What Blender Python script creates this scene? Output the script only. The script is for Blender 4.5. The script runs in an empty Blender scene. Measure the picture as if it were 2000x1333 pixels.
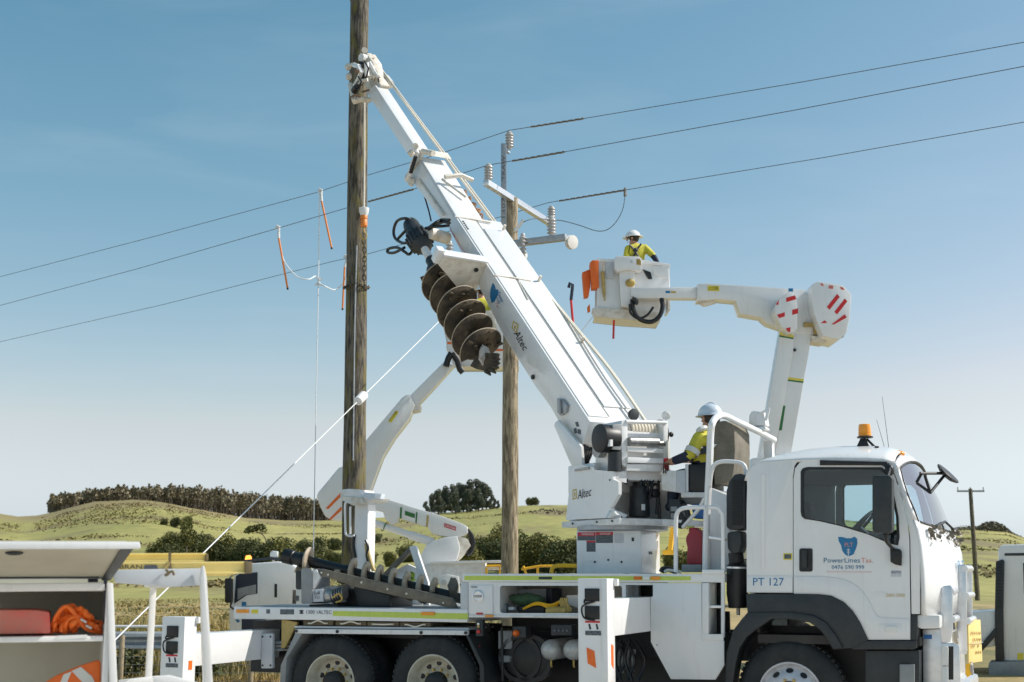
import bpy, bmesh, math, random
from mathutils import Vector, Matrix, noise
from mathutils.geometry import tessellate_polygon
random.seed(7)
R = math.radians
V = Vector
sc = bpy.context.scene
col = sc.collection

# ------------------------------------------------------------------ camera
FPX, CXP, CYP, EYE = 2600.0, 1000.0, 666.5, 1.65          # focal length in photo pixels (2000 px wide)
PITCH = math.atan((1122 - CYP) / FPX)
cam = bpy.data.cameras.new('camera')
cam.sensor_width = 36.0
cam.lens = FPX / 2000 * 36.0
cam.clip_end = 6000
cam.dof.use_dof = True
cam.dof.focus_distance = 14.0
cam.dof.aperture_fstop = 4.0
camo = bpy.data.objects.new('camera', cam)
col.objects.link(camo)
camo.location = (0, 0, EYE)
camo.rotation_euler = (R(90) + PITCH, 0, 0)
sc.camera = camo

# ------------------------------------------------------------------ light
SUN_AZ, SUN_EL = R(86), R(42)                             # azimuth clockwise from +Y
w = bpy.data.worlds.new('World')
sc.world = w
w.use_nodes = True
wn = w.node_tree.nodes
bg = wn['Background']
sky = wn.new('ShaderNodeTexSky')
sky.sky_type = 'NISHITA'
sky.sun_disc = False
sky.sun_elevation = SUN_EL
sky.sun_rotation = SUN_AZ
sky.air_density = 1.0
sky.dust_density = 0.9
sky.ozone_density = 1.0
sp_ = wn.new('ShaderNodeSeparateColor'); cb_ = wn.new('ShaderNodeCombineColor')
WL = w.node_tree.links
WL.new(sky.outputs[0], sp_.inputs[0])
def wmath(op, a, v):
    m_ = wn.new('ShaderNodeMath'); m_.operation = op; WL.new(a, m_.inputs[0]); m_.inputs[1].default_value = v; return m_.outputs[0]
def wlink(op, a, b_):
    m_ = wn.new('ShaderNodeMath'); m_.operation = op; WL.new(a, m_.inputs[0]); WL.new(b_, m_.inputs[1]); return m_.outputs[0]
sr = wmath('MULTIPLY', wmath('POWER', wmath('MULTIPLY', sp_.outputs[0], .153), 1.6), 10.2)   # a deeper, greener blue overhead
sg = wmath('MULTIPLY', sp_.outputs[1], .90)
sb = wmath('MULTIPLY', sp_.outputs[2], .81)
WL.new(wlink('MINIMUM', sr, wmath('MULTIPLY', sg, .90)), cb_.inputs[0])
WL.new(sg, cb_.inputs[1])
WL.new(wlink('MAXIMUM', sb, wmath('MULTIPLY', sg, 1.045)), cb_.inputs[2])
# thin high cloud, low over the hills all round
tcw = wn.new('ShaderNodeTexCoord'); mpw = wn.new('ShaderNodeMapping'); mpw.inputs['Scale'].default_value = (2.2, 2.2, 11)
nzw = wn.new('ShaderNodeTexNoise'); nzw.inputs['Scale'].default_value = 1.6; nzw.inputs['Detail'].default_value = 7; nzw.inputs['Distortion'].default_value = .6
WL.new(tcw.outputs['Generated'], mpw.inputs[0]); WL.new(mpw.outputs[0], nzw.inputs[0])
rpw = wn.new('ShaderNodeValToRGB'); rpw.color_ramp.elements[0].position = .5; rpw.color_ramp.elements[1].position = .78
rpw.color_ramp.elements[0].color = (0, 0, 0, 1); rpw.color_ramp.elements[1].color = (.11, .11, .11, 1)
WL.new(nzw.outputs[0], rpw.inputs[0])
mxw = wn.new('ShaderNodeMixRGB'); WL.new(rpw.outputs[0], mxw.inputs[0]); WL.new(cb_.outputs[0], mxw.inputs[1]); mxw.inputs[2].default_value = (4.6, 5.0, 5.3, 1)
WL.new(mxw.outputs[0], bg.inputs[0])
bg.inputs[1].default_value = 0.121
sun = bpy.data.lights.new('sun', 'SUN')
sun.energy = 3.7
sun.angle = R(0.53)
sun.color = (1.0, 0.95, 0.88)
suno = bpy.data.objects.new('sun', sun)
col.objects.link(suno)
sdir = V((math.sin(SUN_AZ) * math.cos(SUN_EL), math.cos(SUN_AZ) * math.cos(SUN_EL), math.sin(SUN_EL)))
suno.rotation_euler = sdir.to_track_quat('Z', 'Y').to_euler()
suno.location = (30, 0, 40)
vs = sc.view_settings
vs.view_transform = 'Standard'
vs.look = 'None'
vs.exposure = 0.43
vs.gamma = 1.0
vs.use_curve_mapping = False

# ------------------------------------------------------------------ materials
MATS = {}
def mat(name, c, rough=0.5, metal=0.0, c2=None, scale=4.0, bump=0.0, bscale=30.0, spec=0.5, stretch=(1, 1, 1), lo=0.4, hi=0.65, c3=None, s3=1.0, coat=0.0, detail=6.0):
    m = bpy.data.materials.new(name)
    m.use_nodes = True
    nt = m.node_tree
    N, L = nt.nodes, nt.links
    b = N['Principled BSDF']
    b.inputs['Base Color'].default_value = (*c, 1)
    b.inputs['Roughness'].default_value = rough
    b.inputs['Metallic'].default_value = metal
    b.inputs['Specular IOR Level'].default_value = spec
    if coat:
        b.inputs['Coat Weight'].default_value = coat
        b.inputs['Coat Roughness'].default_value = 0.08
    tc = N.new('ShaderNodeTexCoord')
    mp = N.new('ShaderNodeMapping')
    mp.inputs['Scale'].default_value = stretch
    L.new(tc.outputs['Object'], mp.inputs[0])
    if c2:
        n = N.new('ShaderNodeTexNoise')
        n.inputs['Scale'].default_value = scale
        n.inputs['Detail'].default_value = detail
        n.inputs['Roughness'].default_value = 0.65
        L.new(mp.outputs[0], n.inputs[0])
        r = N.new('ShaderNodeValToRGB')
        r.color_ramp.elements[0].position = lo
        r.color_ramp.elements[0].color = (*c, 1)
        r.color_ramp.elements[1].position = hi
        r.color_ramp.elements[1].color = (*c2, 1)
        L.new(n.outputs[0], r.inputs[0])
        out = r.outputs[0]
        if c3:
            n3 = N.new('ShaderNodeTexNoise')
            n3.inputs['Scale'].default_value = s3
            n3.inputs['Detail'].default_value = 4
            L.new(mp.outputs[0], n3.inputs[0])
            r3 = N.new('ShaderNodeValToRGB')
            r3.color_ramp.elements[0].position = 0.48
            r3.color_ramp.elements[0].color = (0, 0, 0, 1)
            r3.color_ramp.elements[1].position = 0.62
            r3.color_ramp.elements[1].color = (1, 1, 1, 1)
            L.new(n3.outputs[0], r3.inputs[0])
            mx = N.new('ShaderNodeMixRGB')
            L.new(r3.outputs[0], mx.inputs[0])
            L.new(out, mx.inputs[1])
            mx.inputs[2].default_value = (*c3, 1)
            out = mx.outputs[0]
        L.new(out, b.inputs['Base Color'])
    if bump:
        n2 = N.new('ShaderNodeTexNoise')
        n2.inputs['Scale'].default_value = bscale
        n2.inputs['Detail'].default_value = 5
        L.new(mp.outputs[0], n2.inputs[0])
        bp = N.new('ShaderNodeBump')
        bp.inputs['Strength'].default_value = bump
        bp.inputs['Distance'].default_value = 0.02
        L.new(n2.outputs[0], bp.inputs['Height'])
        L.new(bp.outputs[0], b.inputs['Normal'])
    MATS[name] = m
    return m

def glass(name, tint, rough=0.02, alpha=0.25):
    m = bpy.data.materials.new(name)
    m.use_nodes = True
    N, L = m.node_tree.nodes, m.node_tree.links
    N.remove(N['Principled BSDF'])
    g = N.new('ShaderNodeBsdfGlossy'); g.inputs['Roughness'].default_value = rough
    t = N.new('ShaderNodeBsdfTransparent'); t.inputs[0].default_value = (*tint, 1)
    fr = N.new('ShaderNodeFresnel'); fr.inputs[0].default_value = 1.5
    mx = N.new('ShaderNodeMixShader')
    ad = N.new('ShaderNodeMath'); ad.operation = 'ADD'; ad.inputs[1].default_value = alpha; ad.use_clamp = True
    L.new(fr.outputs[0], ad.inputs[0])
    L.new(ad.outputs[0], mx.inputs[0]); L.new(t.outputs[0], mx.inputs[1]); L.new(g.outputs[0], mx.inputs[2])
    L.new(mx.outputs[0], N['Material Output'].inputs[0])
    MATS[name] = m
    return m

def paint(name, base, dust, streak):
    m = mat(name, base, .27, coat=.55)
    N, L = m.node_tree.nodes, m.node_tree.links
    b = N['Principled BSDF']; b.inputs['Coat Roughness'].default_value = .05
    tc = N.new('ShaderNodeTexCoord')
    def nz(sc_, st, det, lo, hi, amt):
        mp = N.new('ShaderNodeMapping'); mp.inputs['Scale'].default_value = st; L.new(tc.outputs['Object'], mp.inputs[0])
        n = N.new('ShaderNodeTexNoise'); n.inputs['Scale'].default_value = sc_; n.inputs['Detail'].default_value = det; n.inputs['Roughness'].default_value = .7; L.new(mp.outputs[0], n.inputs[0])
        r = N.new('ShaderNodeValToRGB'); r.color_ramp.elements[0].position = lo; r.color_ramp.elements[1].position = hi
        r.color_ramp.elements[0].color = (0, 0, 0, 1); r.color_ramp.elements[1].color = (amt, amt, amt, 1); L.new(n.outputs[0], r.inputs[0]); return r.outputs[0], n.outputs[0]
    def mix(f_, a_, c_):
        x = N.new('ShaderNodeMixRGB'); L.new(f_, x.inputs[0])
        if isinstance(a_, tuple): x.inputs[1].default_value = (*a_, 1)
        else: L.new(a_, x.inputs[1])
        x.inputs[2].default_value = (*c_, 1); return x.outputs[0]
    d1, n1 = nz(1.3, (1, 1, 1), 9, .45, .8, .75)
    d2, _ = nz(2.6, (5, 5, .35), 7, .56, .72, .55)          # run-off streaks
    d3, _ = nz(60, (1, 1, 1), 3, .70, .74, .6)               # chips and spatter
    c = mix(d3, mix(d2, mix(d1, base, dust), streak), (.30, .27, .23))
    L.new(c, b.inputs['Base Color'])
    rr = N.new('ShaderNodeMapRange'); rr.inputs[3].default_value = .18; rr.inputs[4].default_value = .48; L.new(n1, rr.inputs[0]); L.new(rr.outputs[0], b.inputs['Roughness'])
    bn = N.new('ShaderNodeTexNoise'); bn.inputs['Scale'].default_value = 1.6; L.new(tc.outputs['Object'], bn.inputs[0])
    bp = N.new('ShaderNodeBump'); bp.inputs['Strength'].default_value = .12; bp.inputs['Distance'].default_value = .02
    L.new(bn.outputs[0], bp.inputs['Height']); L.new(bp.outputs[0], b.inputs['Normal'])
paint('white', (.79, .785, .77), (.70, .685, .655), (.62, .595, .55))
mat('white_worn', (.76, .75, .73), .45, c2=(.64, .61, .56), scale=5, lo=.5, hi=.8, c3=(.67, .645, .60), s3=11)
mat('cream', (.74, .70, .62), .5, c2=(.55, .47, .36), scale=9, lo=.42, hi=.7)
mat('pale_grey', (.58, .60, .62), .4, c2=(.5, .52, .54), scale=3)
mat('mid_grey', (.3, .31, .31), .5, c2=(.24, .25, .25), scale=6)
mat('galv', (.42, .44, .45), .45, .5, c2=(.32, .34, .36), scale=12)
mat('alu', (.78, .79, .80), .32, .75, c2=(.68, .69, .70), scale=10)
mat('steel', (.42, .41, .39), .38, .8, c2=(.28, .27, .26), scale=8, stretch=(1, 8, 1))
mat('charcoal', (.019, .024, .027), .5, c2=(.032, .036, .037), scale=6)
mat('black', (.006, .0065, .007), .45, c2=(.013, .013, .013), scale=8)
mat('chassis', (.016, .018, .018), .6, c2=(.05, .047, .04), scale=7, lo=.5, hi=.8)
mat('rubber', (.017, .019, .02), .75, c2=(.045, .044, .04), scale=5, lo=.45, hi=.8, bump=.15, bscale=60)
mat('hose', (.010, .010, .011), .35)
mat('rim_cream', (.62, .58, .47), .5, c2=(.45, .40, .29), scale=9, lo=.45, hi=.7)
mat('rim_silver', (.62, .63, .66), .4, .3, c2=(.5, .5, .52), scale=8)
mat('brass', (.55, .38, .10), .45, .3)
mat('lime', (.56, .66, .10), .4, c2=(.50, .60, .10), scale=14)
mat('yellow', (.85, .46, .01), .45, c2=(.75, .40, .02), scale=8)
mat('ladder_yellow', (.86, .70, .26), .5, c2=(.80, .63, .22), scale=4)
mat('pale_yellow', (.80, .60, .22), .5, c2=(.74, .54, .18), scale=9)
mat('ochre', (.50, .36, .12), .6, c2=(.36, .26, .09), scale=9)
mat('orange', (.85, .16, .015), .5, c2=(.75, .13, .01), scale=6)
mat('orange_stick', (.75, .22, .03), .4)
mat('amber', (.85, .30, .01), .2, spec=.6)
mat('red', (.62, .02, .02), .45)
mat('red_pale', (.70, .13, .10), .55, c2=(.55, .20, .15), scale=6)
mat('can_red', (.38, .03, .045), .45, c2=(.32, .03, .04), scale=5)
mat('sticker_red', (.55, .03, .05), .5)
mat('sticker_green', (.03, .16, .04), .5)
mat('sticker_dark', (.05, .07, .08), .5, c2=(.2, .22, .23), scale=120, lo=.5, hi=.6, stretch=(1, 1, 1))
mat('sticker_yellow', (.75, .62, .05), .5)
mat('blue', (.02, .14, .40), .45)
mat('logo_blue', (.01, .17, .36), .4)
mat('lettering_blue', (.02, .15, .30), .4)
mat('pink', (.70, .28, .24), .5)
mat('ink', (.015, .02, .04), .45)
mat('ink_faded', (.12, .13, .15), .6)
mat('gold', (.55, .40, .12), .45)
mat('auger', (.032, .024, .016), .8, c2=(.07, .052, .03), scale=5, lo=.42, hi=.62, bump=.5, bscale=18, c3=(.10, .075, .045), s3=4)
mat('flight_edge', (.46, .38, .28), .6, c2=(.36, .28, .18), scale=20)
mat('clay', (.55, .52, .48), .8, c2=(.3, .27, .24), scale=14, bump=.6)
mat('cradle', (.13, .115, .09), .55, .3, c2=(.20, .175, .13), scale=7)
mat('timber_pad', (.17, .13, .075), .8, c2=(.10, .08, .05), scale=7, stretch=(1, 6, 6), bump=.3)
mat('canvas', (.15, .13, .095), .8, c2=(.21, .185, .14), scale=5, lo=.4, hi=.6, bump=.25, bscale=14)
mat('rope', (.72, .66, .55), .8)
mat('rope_white', (.72, .72, .71), .7)
mat('cable_clear', (.75, .78, .80), .5)
mat('wire', (.10, .10, .10), .5, .3)
mat('armour', (.25, .23, .20), .5, .5)
mat('porcelain', (.50, .48, .46), .25, c2=(.44, .42, .41), scale=8)
mat('porcelain_white', (.75, .72, .66), .25)
mat('skin', (.48, .25, .16), .55)
mat('hivis', (.62, .56, .05), .75, c2=(.46, .41, .04), scale=9, bump=.3, bscale=12)
mat('navy', (.012, .018, .04), .8, c2=(.02, .028, .055), scale=9, bump=.3, bscale=14)
mat('reflective', (.62, .62, .58), .5)
mat('helmet', (.80, .80, .78), .3)
mat('helmet_blue', (.60, .66, .72), .35)
mat('hair', (.03, .022, .018), .7)
mat('interior', (.035, .032, .028), .7, c2=(.05, .046, .04), scale=3)
mat('headliner', (.14, .125, .10), .8)
mat('green_cloth', (.045, .10, .05), .8, c2=(.07, .14, .075), scale=12)
mat('leather', (.50, .36, .10), .7, c2=(.35, .24, .08), scale=10)
mat('lens', (.75, .74, .70), .12, spec=.8)
mat('mirror', (.75, .75, .72), .03, 1.0)
mat('olive_panel', (.48, .46, .36), .5, c2=(.42, .40, .31), scale=3)
mat('post_wood', (.36, .29, .19), .85, c2=(.24, .19, .12), scale=4, stretch=(6, 6, 1), bump=.4)
mat('brown_band', (.16, .12, .06), .6)
glass('glass', (.84, .92, .94), alpha=.0)
glass('windscreen', (.62, .84, .90), alpha=.34)

def pole_material(name, base, dark, moss):
    m = mat(name, base, .85)
    N, L = m.node_tree.nodes, m.node_tree.links
    b = N['Principled BSDF']
    tc = N.new('ShaderNodeTexCoord')
    mp = N.new('ShaderNodeMapping'); mp.inputs['Scale'].default_value = (11, 11, 1.3)
    n1 = N.new('ShaderNodeTexNoise'); n1.inputs['Scale'].default_value = 2.0; n1.inputs['Detail'].default_value = 11; n1.inputs['Roughness'].default_value = .7
    L.new(tc.outputs['Object'], mp.inputs[0]); L.new(mp.outputs[0], n1.inputs[0])
    r1 = N.new('ShaderNodeValToRGB')
    r1.color_ramp.elements[0].position = .42; r1.color_ramp.elements[0].color = (*dark, 1)
    r1.color_ramp.elements[1].position = .57; r1.color_ramp.elements[1].color = (*base, 1)
    L.new(n1.outputs[0], r1.inputs[0])
    mp2 = N.new('ShaderNodeMapping'); mp2.inputs['Scale'].default_value = (5, 5, 1.6)
    L.new(tc.outputs['Object'], mp2.inputs[0])
    n2 = N.new('ShaderNodeTexNoise'); n2.inputs['Scale'].default_value = 1.3; n2.inputs['Detail'].default_value = 5
    L.new(mp2.outputs[0], n2.inputs[0])
    r2 = N.new('ShaderNodeValToRGB')
    r2.color_ramp.elements[0].position = .5; r2.color_ramp.elements[0].color = (0, 0, 0, 1)
    r2.color_ramp.elements[1].position = .66; r2.color_ramp.elements[1].color = (.8, .8, .8, 1)
    L.new(n2.outputs[0], r2.inputs[0])
    mx = N.new('ShaderNodeMixRGB'); L.new(r2.outputs[0], mx.inputs[0]); L.new(r1.outputs[0], mx.inputs[1]); mx.inputs[2].default_value = (*moss, 1)
    L.new(mx.outputs[0], b.inputs['Base Color'])
    bp = N.new('ShaderNodeBump'); bp.inputs['Strength'].default_value = .9; bp.inputs['Distance'].default_value = .03
    L.new(n1.outputs[0], bp.inputs['Height']); L.new(bp.outputs[0], b.inputs['Normal'])
    return m
pole_material('pole_mossy', (.185, .158, .118), (.033, .029, .022), (.165, .14, .03))
pole_material('pole_dry', (.44, .36, .24), (.12, .092, .058), (.27, .22, .14))

# ------------------------------------------------------------------ pixel -> place helpers
def ray(px, py):
    a, b = (px - CXP) / FPX, -(py - CYP) / FPX
    return V((a, math.cos(PITCH) - math.sin(PITCH) * b, math.sin(PITCH) + math.cos(PITCH) * b))
def atY(px, py, Y):
    r = ray(px, py); t = Y / r.y
    return V((r.x * t, Y, EYE + r.z * t))
def atZ(px, py, z):
    r = ray(px, py); t = (z - EYE) / r.z
    return V((r.x * t, r.y * t, z))

class Frame:
    """A standing place: origin on the ground and a heading; local x forward, y left, z up."""
    def __init__(s, x, y, deg, z=0.0):
        s.M = Matrix.Translation((x, y, z)) @ Matrix.Rotation(R(deg), 4, 'Z')
        s.I = s.M.inverted()
        s.o = s.I @ V((0, 0, EYE))
    def on(s, px, py, ax, val):
        r = s.I.to_3x3() @ ray(px, py)
        t = (val - s.o[ax]) / r[ax]
        return s.o + r * t
    def P(s, px, py, y=0.0):
        return s.on(px, py, 1, y)
    def X(s, px, py, x=0.0):
        return s.on(px, py, 0, x)
    def Z(s, px, py, z=0.0):
        return s.on(px, py, 2, z)
    def Ps(s, pts, y=0.0):
        return [s.P(a, b, y) for a, b in pts]
    def Xs(s, pts, x=0.0):
        return [s.X(a, b, x) for a, b in pts]

WORLD = Frame(0, 0, 0)
WM = {}
def link(o, parent, M):
    col.objects.link(o)
    if parent is not None:
        o.parent = parent
        o.matrix_parent_inverse = Matrix.Identity(4)
        o.matrix_basis = WM[parent].inverted() @ M
    else:
        o.matrix_basis = M
    WM[o] = M.copy()
def tag(o, label=None, cat=None, group=None, kind=None):
    if label: o['label'] = label
    if cat: o['category'] = cat
    if group: o['group'] = group
    if kind: o['kind'] = kind
    return o
def thing(name, F, label, cat, group=None):
    o = bpy.data.objects.new(name, None)
    o.empty_display_size = .2
    link(o, None, F.M if isinstance(F, Frame) else F)
    return tag(o, label, cat, group)

def basis(d):
    d = V(d).normalized()
    a = V((0, 0, 1)) if abs(d.z) < .95 else V((1, 0, 0))
    u = d.cross(a).normalized()
    return u, d.cross(u).normalized(), d

class MB:
    def __init__(s):
        s.v, s.f = [], []
    def add(s, vs, fs):
        k = len(s.v)
        s.v += [V(x) for x in vs]
        s.f += [tuple(i + k for i in f) for f in fs]
        return s
    def box(s, x0, x1, y0, y1, z0, z1):
        return s.add([(x, y, z) for z in (z0, z1) for y in (y0, y1) for x in (x0, x1)],
                     [(0, 2, 3, 1), (4, 5, 7, 6), (0, 1, 5, 4), (2, 6, 7, 3), (0, 4, 6, 2), (1, 3, 7, 5)])
    def prism(s, pts, ext):
        n = len(pts); ext = V(ext)
        vs = [V(p) for p in pts] + [V(p) + ext for p in pts]
        return s.add(vs, [tuple(range(n))[::-1], tuple(range(n, 2 * n))] + [(i, (i + 1) % n, n + (i + 1) % n, n + i) for i in range(n)])
    def holed(s, outer, holes, ext):
        loops = [outer] + holes
        tri = tessellate_polygon([[V(p) for p in l] for l in loops])
        flat = [V(p) for l in loops for p in l]
        n = len(flat); ext = V(ext)
        fs = [tuple(t) for t in tri] + [tuple(i + n for i in t)[::-1] for t in tri]
        k = 0
        for l in loops:
            m = len(l)
            fs += [(k + i, k + (i + 1) % m, n + k + (i + 1) % m, n + k + i) for i in range(m)]
            k += m
        return s.add(flat + [p + ext for p in flat], fs)
    def cyl(s, p0, p1, r0, r1=None, n=14, caps=True):
        r1 = r0 if r1 is None else r1
        p0, p1 = V(p0), V(p1)
        u, w_, d = basis(p1 - p0)
        vs = []
        for p, r in ((p0, r0), (p1, r1)):
            vs += [p + (u * math.cos(a) + w_ * math.sin(a)) * r for a in [2 * math.pi * i / n for i in range(n)]]
        fs = [(i, (i + 1) % n, n + (i + 1) % n, n + i) for i in range(n)]
        if caps: fs += [tuple(range(n))[::-1], tuple(range(n, 2 * n))]
        return s.add(vs, fs)
    def tube(s, path, r, n=8, closed=False, caps=True):
        P = [V(p) for p in path]
        m = len(P)
        rr = r if isinstance(r, (list, tuple)) else [r] * m
        vs, up = [], None
        for i, p in enumerate(P):
            d = (P[(i + 1) % m] - P[i - 1]) if closed else (P[min(i + 1, m - 1)] - P[max(i - 1, 0)])
            d.normalize()
            if up is None: up = basis(d)[0]
            up = (up - d * up.dot(d)).normalized()
            w_ = d.cross(up)
            vs += [p + (up * math.cos(a) + w_ * math.sin(a)) * rr[i] for a in [2 * math.pi * k / n for k in range(n)]]
        fs = []
        for i in range(m if closed else m - 1):
            a, b = i * n, ((i + 1) % m) * n
            fs += [(a + k, a + (k + 1) % n, b + (k + 1) % n, b + k) for k in range(n)]
        if caps and not closed: fs += [tuple(range(n))[::-1], tuple(range((m - 1) * n, m * n))]
        return s.add(vs, fs)
    def lathe(s, c, axis, prof, n=32, closed=False, caps=True):
        u, w_, d = basis(axis); c = V(c)
        vs = []
        for r, h in prof:
            vs += [c + d * h + (u * math.cos(a) + w_ * math.sin(a)) * r for a in [2 * math.pi * i / n for i in range(n)]]
        m = len(prof); fs = []
        for i in range(m if closed else m - 1):
            a, b = i * n, ((i + 1) % m) * n
            fs += [(a + k, a + (k + 1) % n, b + (k + 1) % n, b + k) for k in range(n)]
        if not closed and caps:
            if prof[0][0] > .002: fs.append(tuple(range(n))[::-1])
            if prof[-1][0] > .002: fs.append(tuple(range((m - 1) * n, m * n)))
        return s.add(vs, fs)
    def ball(s, c, r, sc_=(1, 1, 1), n=14, m=9, jit=0):
        c = V(c); vs = []
        for i in range(m + 1):
            th = math.pi * i / m
            for k in range(n):
                a = 2 * math.pi * k / n
                p = V((math.sin(th) * math.cos(a) * sc_[0], math.sin(th) * math.sin(a) * sc_[1], math.cos(th) * sc_[2])) * r
                if jit: p *= 1 + jit * noise.noise(p * (2.2 / r) + c)
                vs.append(c + p)
        return s.add(vs, [(i * n + k, i * n + (k + 1) % n, (i + 1) * n + (k + 1) % n, (i + 1) * n + k) for i in range(m) for k in range(n)])
    def grid(s, rows):
        n = len(rows[0])
        return s.add([p for r in rows for p in r], [(i * n + k, i * n + k + 1, (i + 1) * n + k + 1, (i + 1) * n + k) for i in range(len(rows) - 1) for k in range(n - 1)])
    def build(s, name, m, parent=None, F=None, bevel=0.0, smooth=35, label=None, thick=0.0):
        me = bpy.data.meshes.new(name)
        me.from_pydata([tuple(x) for x in s.v], [], s.f)
        bm = bmesh.new(); bm.from_mesh(me)
        bmesh.ops.remove_doubles(bm, verts=bm.verts, dist=1e-5)
        bmesh.ops.recalc_face_normals(bm, faces=bm.faces)
        if bevel:
            es = [e for e in bm.edges if len(e.link_faces) == 2 and e.calc_face_angle(0) > .5]
            try: bmesh.ops.bevel(bm, geom=es, offset=bevel, segments=2, affect='EDGES', profile=.6, clamp_overlap=True)
            except Exception: pass
        bm.to_mesh(me); bm.free()
        me.materials.append(MATS[m] if isinstance(m, str) else m)
        if smooth:
            me.polygons.foreach_set('use_smooth', [True] * len(me.polygons))
            me.set_sharp_from_angle(angle=R(smooth))
        o = bpy.data.objects.new(name, me)
        if thick:
            md = o.modifiers.new('thickness', 'SOLIDIFY'); md.thickness = thick; md.offset = 0
        link(o, parent, (F.M if isinstance(F, Frame) else F) if F is not None else (WM[parent] if parent else Matrix.Identity(4)))
        if label: o['label'] = label
        return o

def text_on(name, body, F, o, ex, ey, m, parent, nrm, thick=.003):
    """Raised lettering that fills the parallelogram o, o+ex, o+ey (frame-local)."""
    cu = bpy.data.curves.new('t', 'FONT'); cu.body = body; cu.resolution_u = 2
    ob = bpy.data.objects.new('t', cu); col.objects.link(ob)
    dg = bpy.context.evaluated_depsgraph_get(); dg.update()
    me = bpy.data.meshes.new_from_object(ob.evaluated_get(dg))
    bpy.data.objects.remove(ob)
    xs = [v.co.x for v in me.vertices]; ys = [v.co.y for v in me.vertices]
    x0, x1, y0, y1 = min(xs), max(xs), min(ys), max(ys)
    mb = MB()
    for p in me.polygons:
        pts = [me.vertices[i].co for i in p.vertices]
        q = [V(o) + V(ex) * ((c.x - x0) / (x1 - x0)) + V(ey) * ((c.y - y0) / (y1 - y0)) + V(nrm) * thick for c in pts]
        mb.add(q, [tuple(range(len(q)))])
    bpy.data.meshes.remove(me)
    return mb.build(name, m, parent, F, smooth=0)
def text_px(name, body, F, quad, y, m, parent, thick=.004, ax=1, sgn=-1):
    """quad = bottom-left, bottom-right, top-left pixels on plane y (or x)."""
    a, b, c = [F.on(px, py, ax, y) for px, py in quad]
    n = V((0, 0, 0)); n[ax] = sgn
    return text_on(name, body, F, a, b - a, c - a, m, parent, n, thick)
def arc(p, n=6):
    """round the corners of a polyline of points: Catmull-Rom"""
    P = [V(x) for x in p]; out = []
    for i in range(len(P) - 1):
        a, b, c, d = P[max(i - 1, 0)], P[i], P[i + 1], P[min(i + 2, len(P) - 1)]
        for k in range(n):
            t = k / n
            out.append(.5 * ((2 * b) + (c - a) * t + (2 * a - 5 * b + 4 * c - d) * t * t + (3 * b - a - 3 * c + d) * t ** 3))
    return out + [P[-1]]
def copy_tree(o, parent=None, M=None):
    c = o.copy(); col.objects.link(c)
    if parent is None: c.matrix_basis = M; WM[c] = M.copy()
    else: c.parent = parent
    for ch in list(o.children): copy_tree(ch, c)
    return c

# ================================================================== the setting
RIDGE = [(-900, 1015), (-300, 1005), (0, 1003), (60, 1010), (100, 1003), (150, 990), (200, 979), (280, 976), (330, 983), (380, 992), (430, 1002), (480, 1012), (560, 1017),
         (650, 1018), (760, 1010), (830, 1003), (900, 1000), (960, 993), (1000, 989), (1100, 987), (1300, 985), (1500, 1000), (1700, 1020), (1840, 1036),
         (1880, 1033), (1950, 1037), (2000, 1052), (2300, 1060), (2900, 1040)]
def lerp_tab(tab, x):
    if x <= tab[0][0]: return tab[0][1]
    for (a, va), (b, vb) in zip(tab, tab[1:]):
        if x <= b:
            t = (x - a) / (b - a); t = t * t * (3 - 2 * t)
            return va + (vb - va) * t
    return tab[-1][1]
RR = 520.0
def ground_z(X, Y):
    """height of the land: flat paddock, then a long slope up to the ridge"""
    D = max(Y, 1.0)
    px = CXP + FPX * (X / D) / math.cos(PITCH) * .985
    zr = atY(px, lerp_tab(RIDGE, px), RR).z
    if D < 105: z = 0.0
    elif D < RR:
        t = (D - 105) / (RR - 105)
        z = zr * (t ** 1.25)
        z += 1.6 * math.sin(t * math.pi) * noise.noise(V((X * .012, D * .012, 3)))
    else:
        z = zr - (D - RR) * .02
    if D > 25: z += min((D - 25) / 200, 1) * .35 * noise.noise(V((X * .05, D * .05, 0)))
    return z

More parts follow.
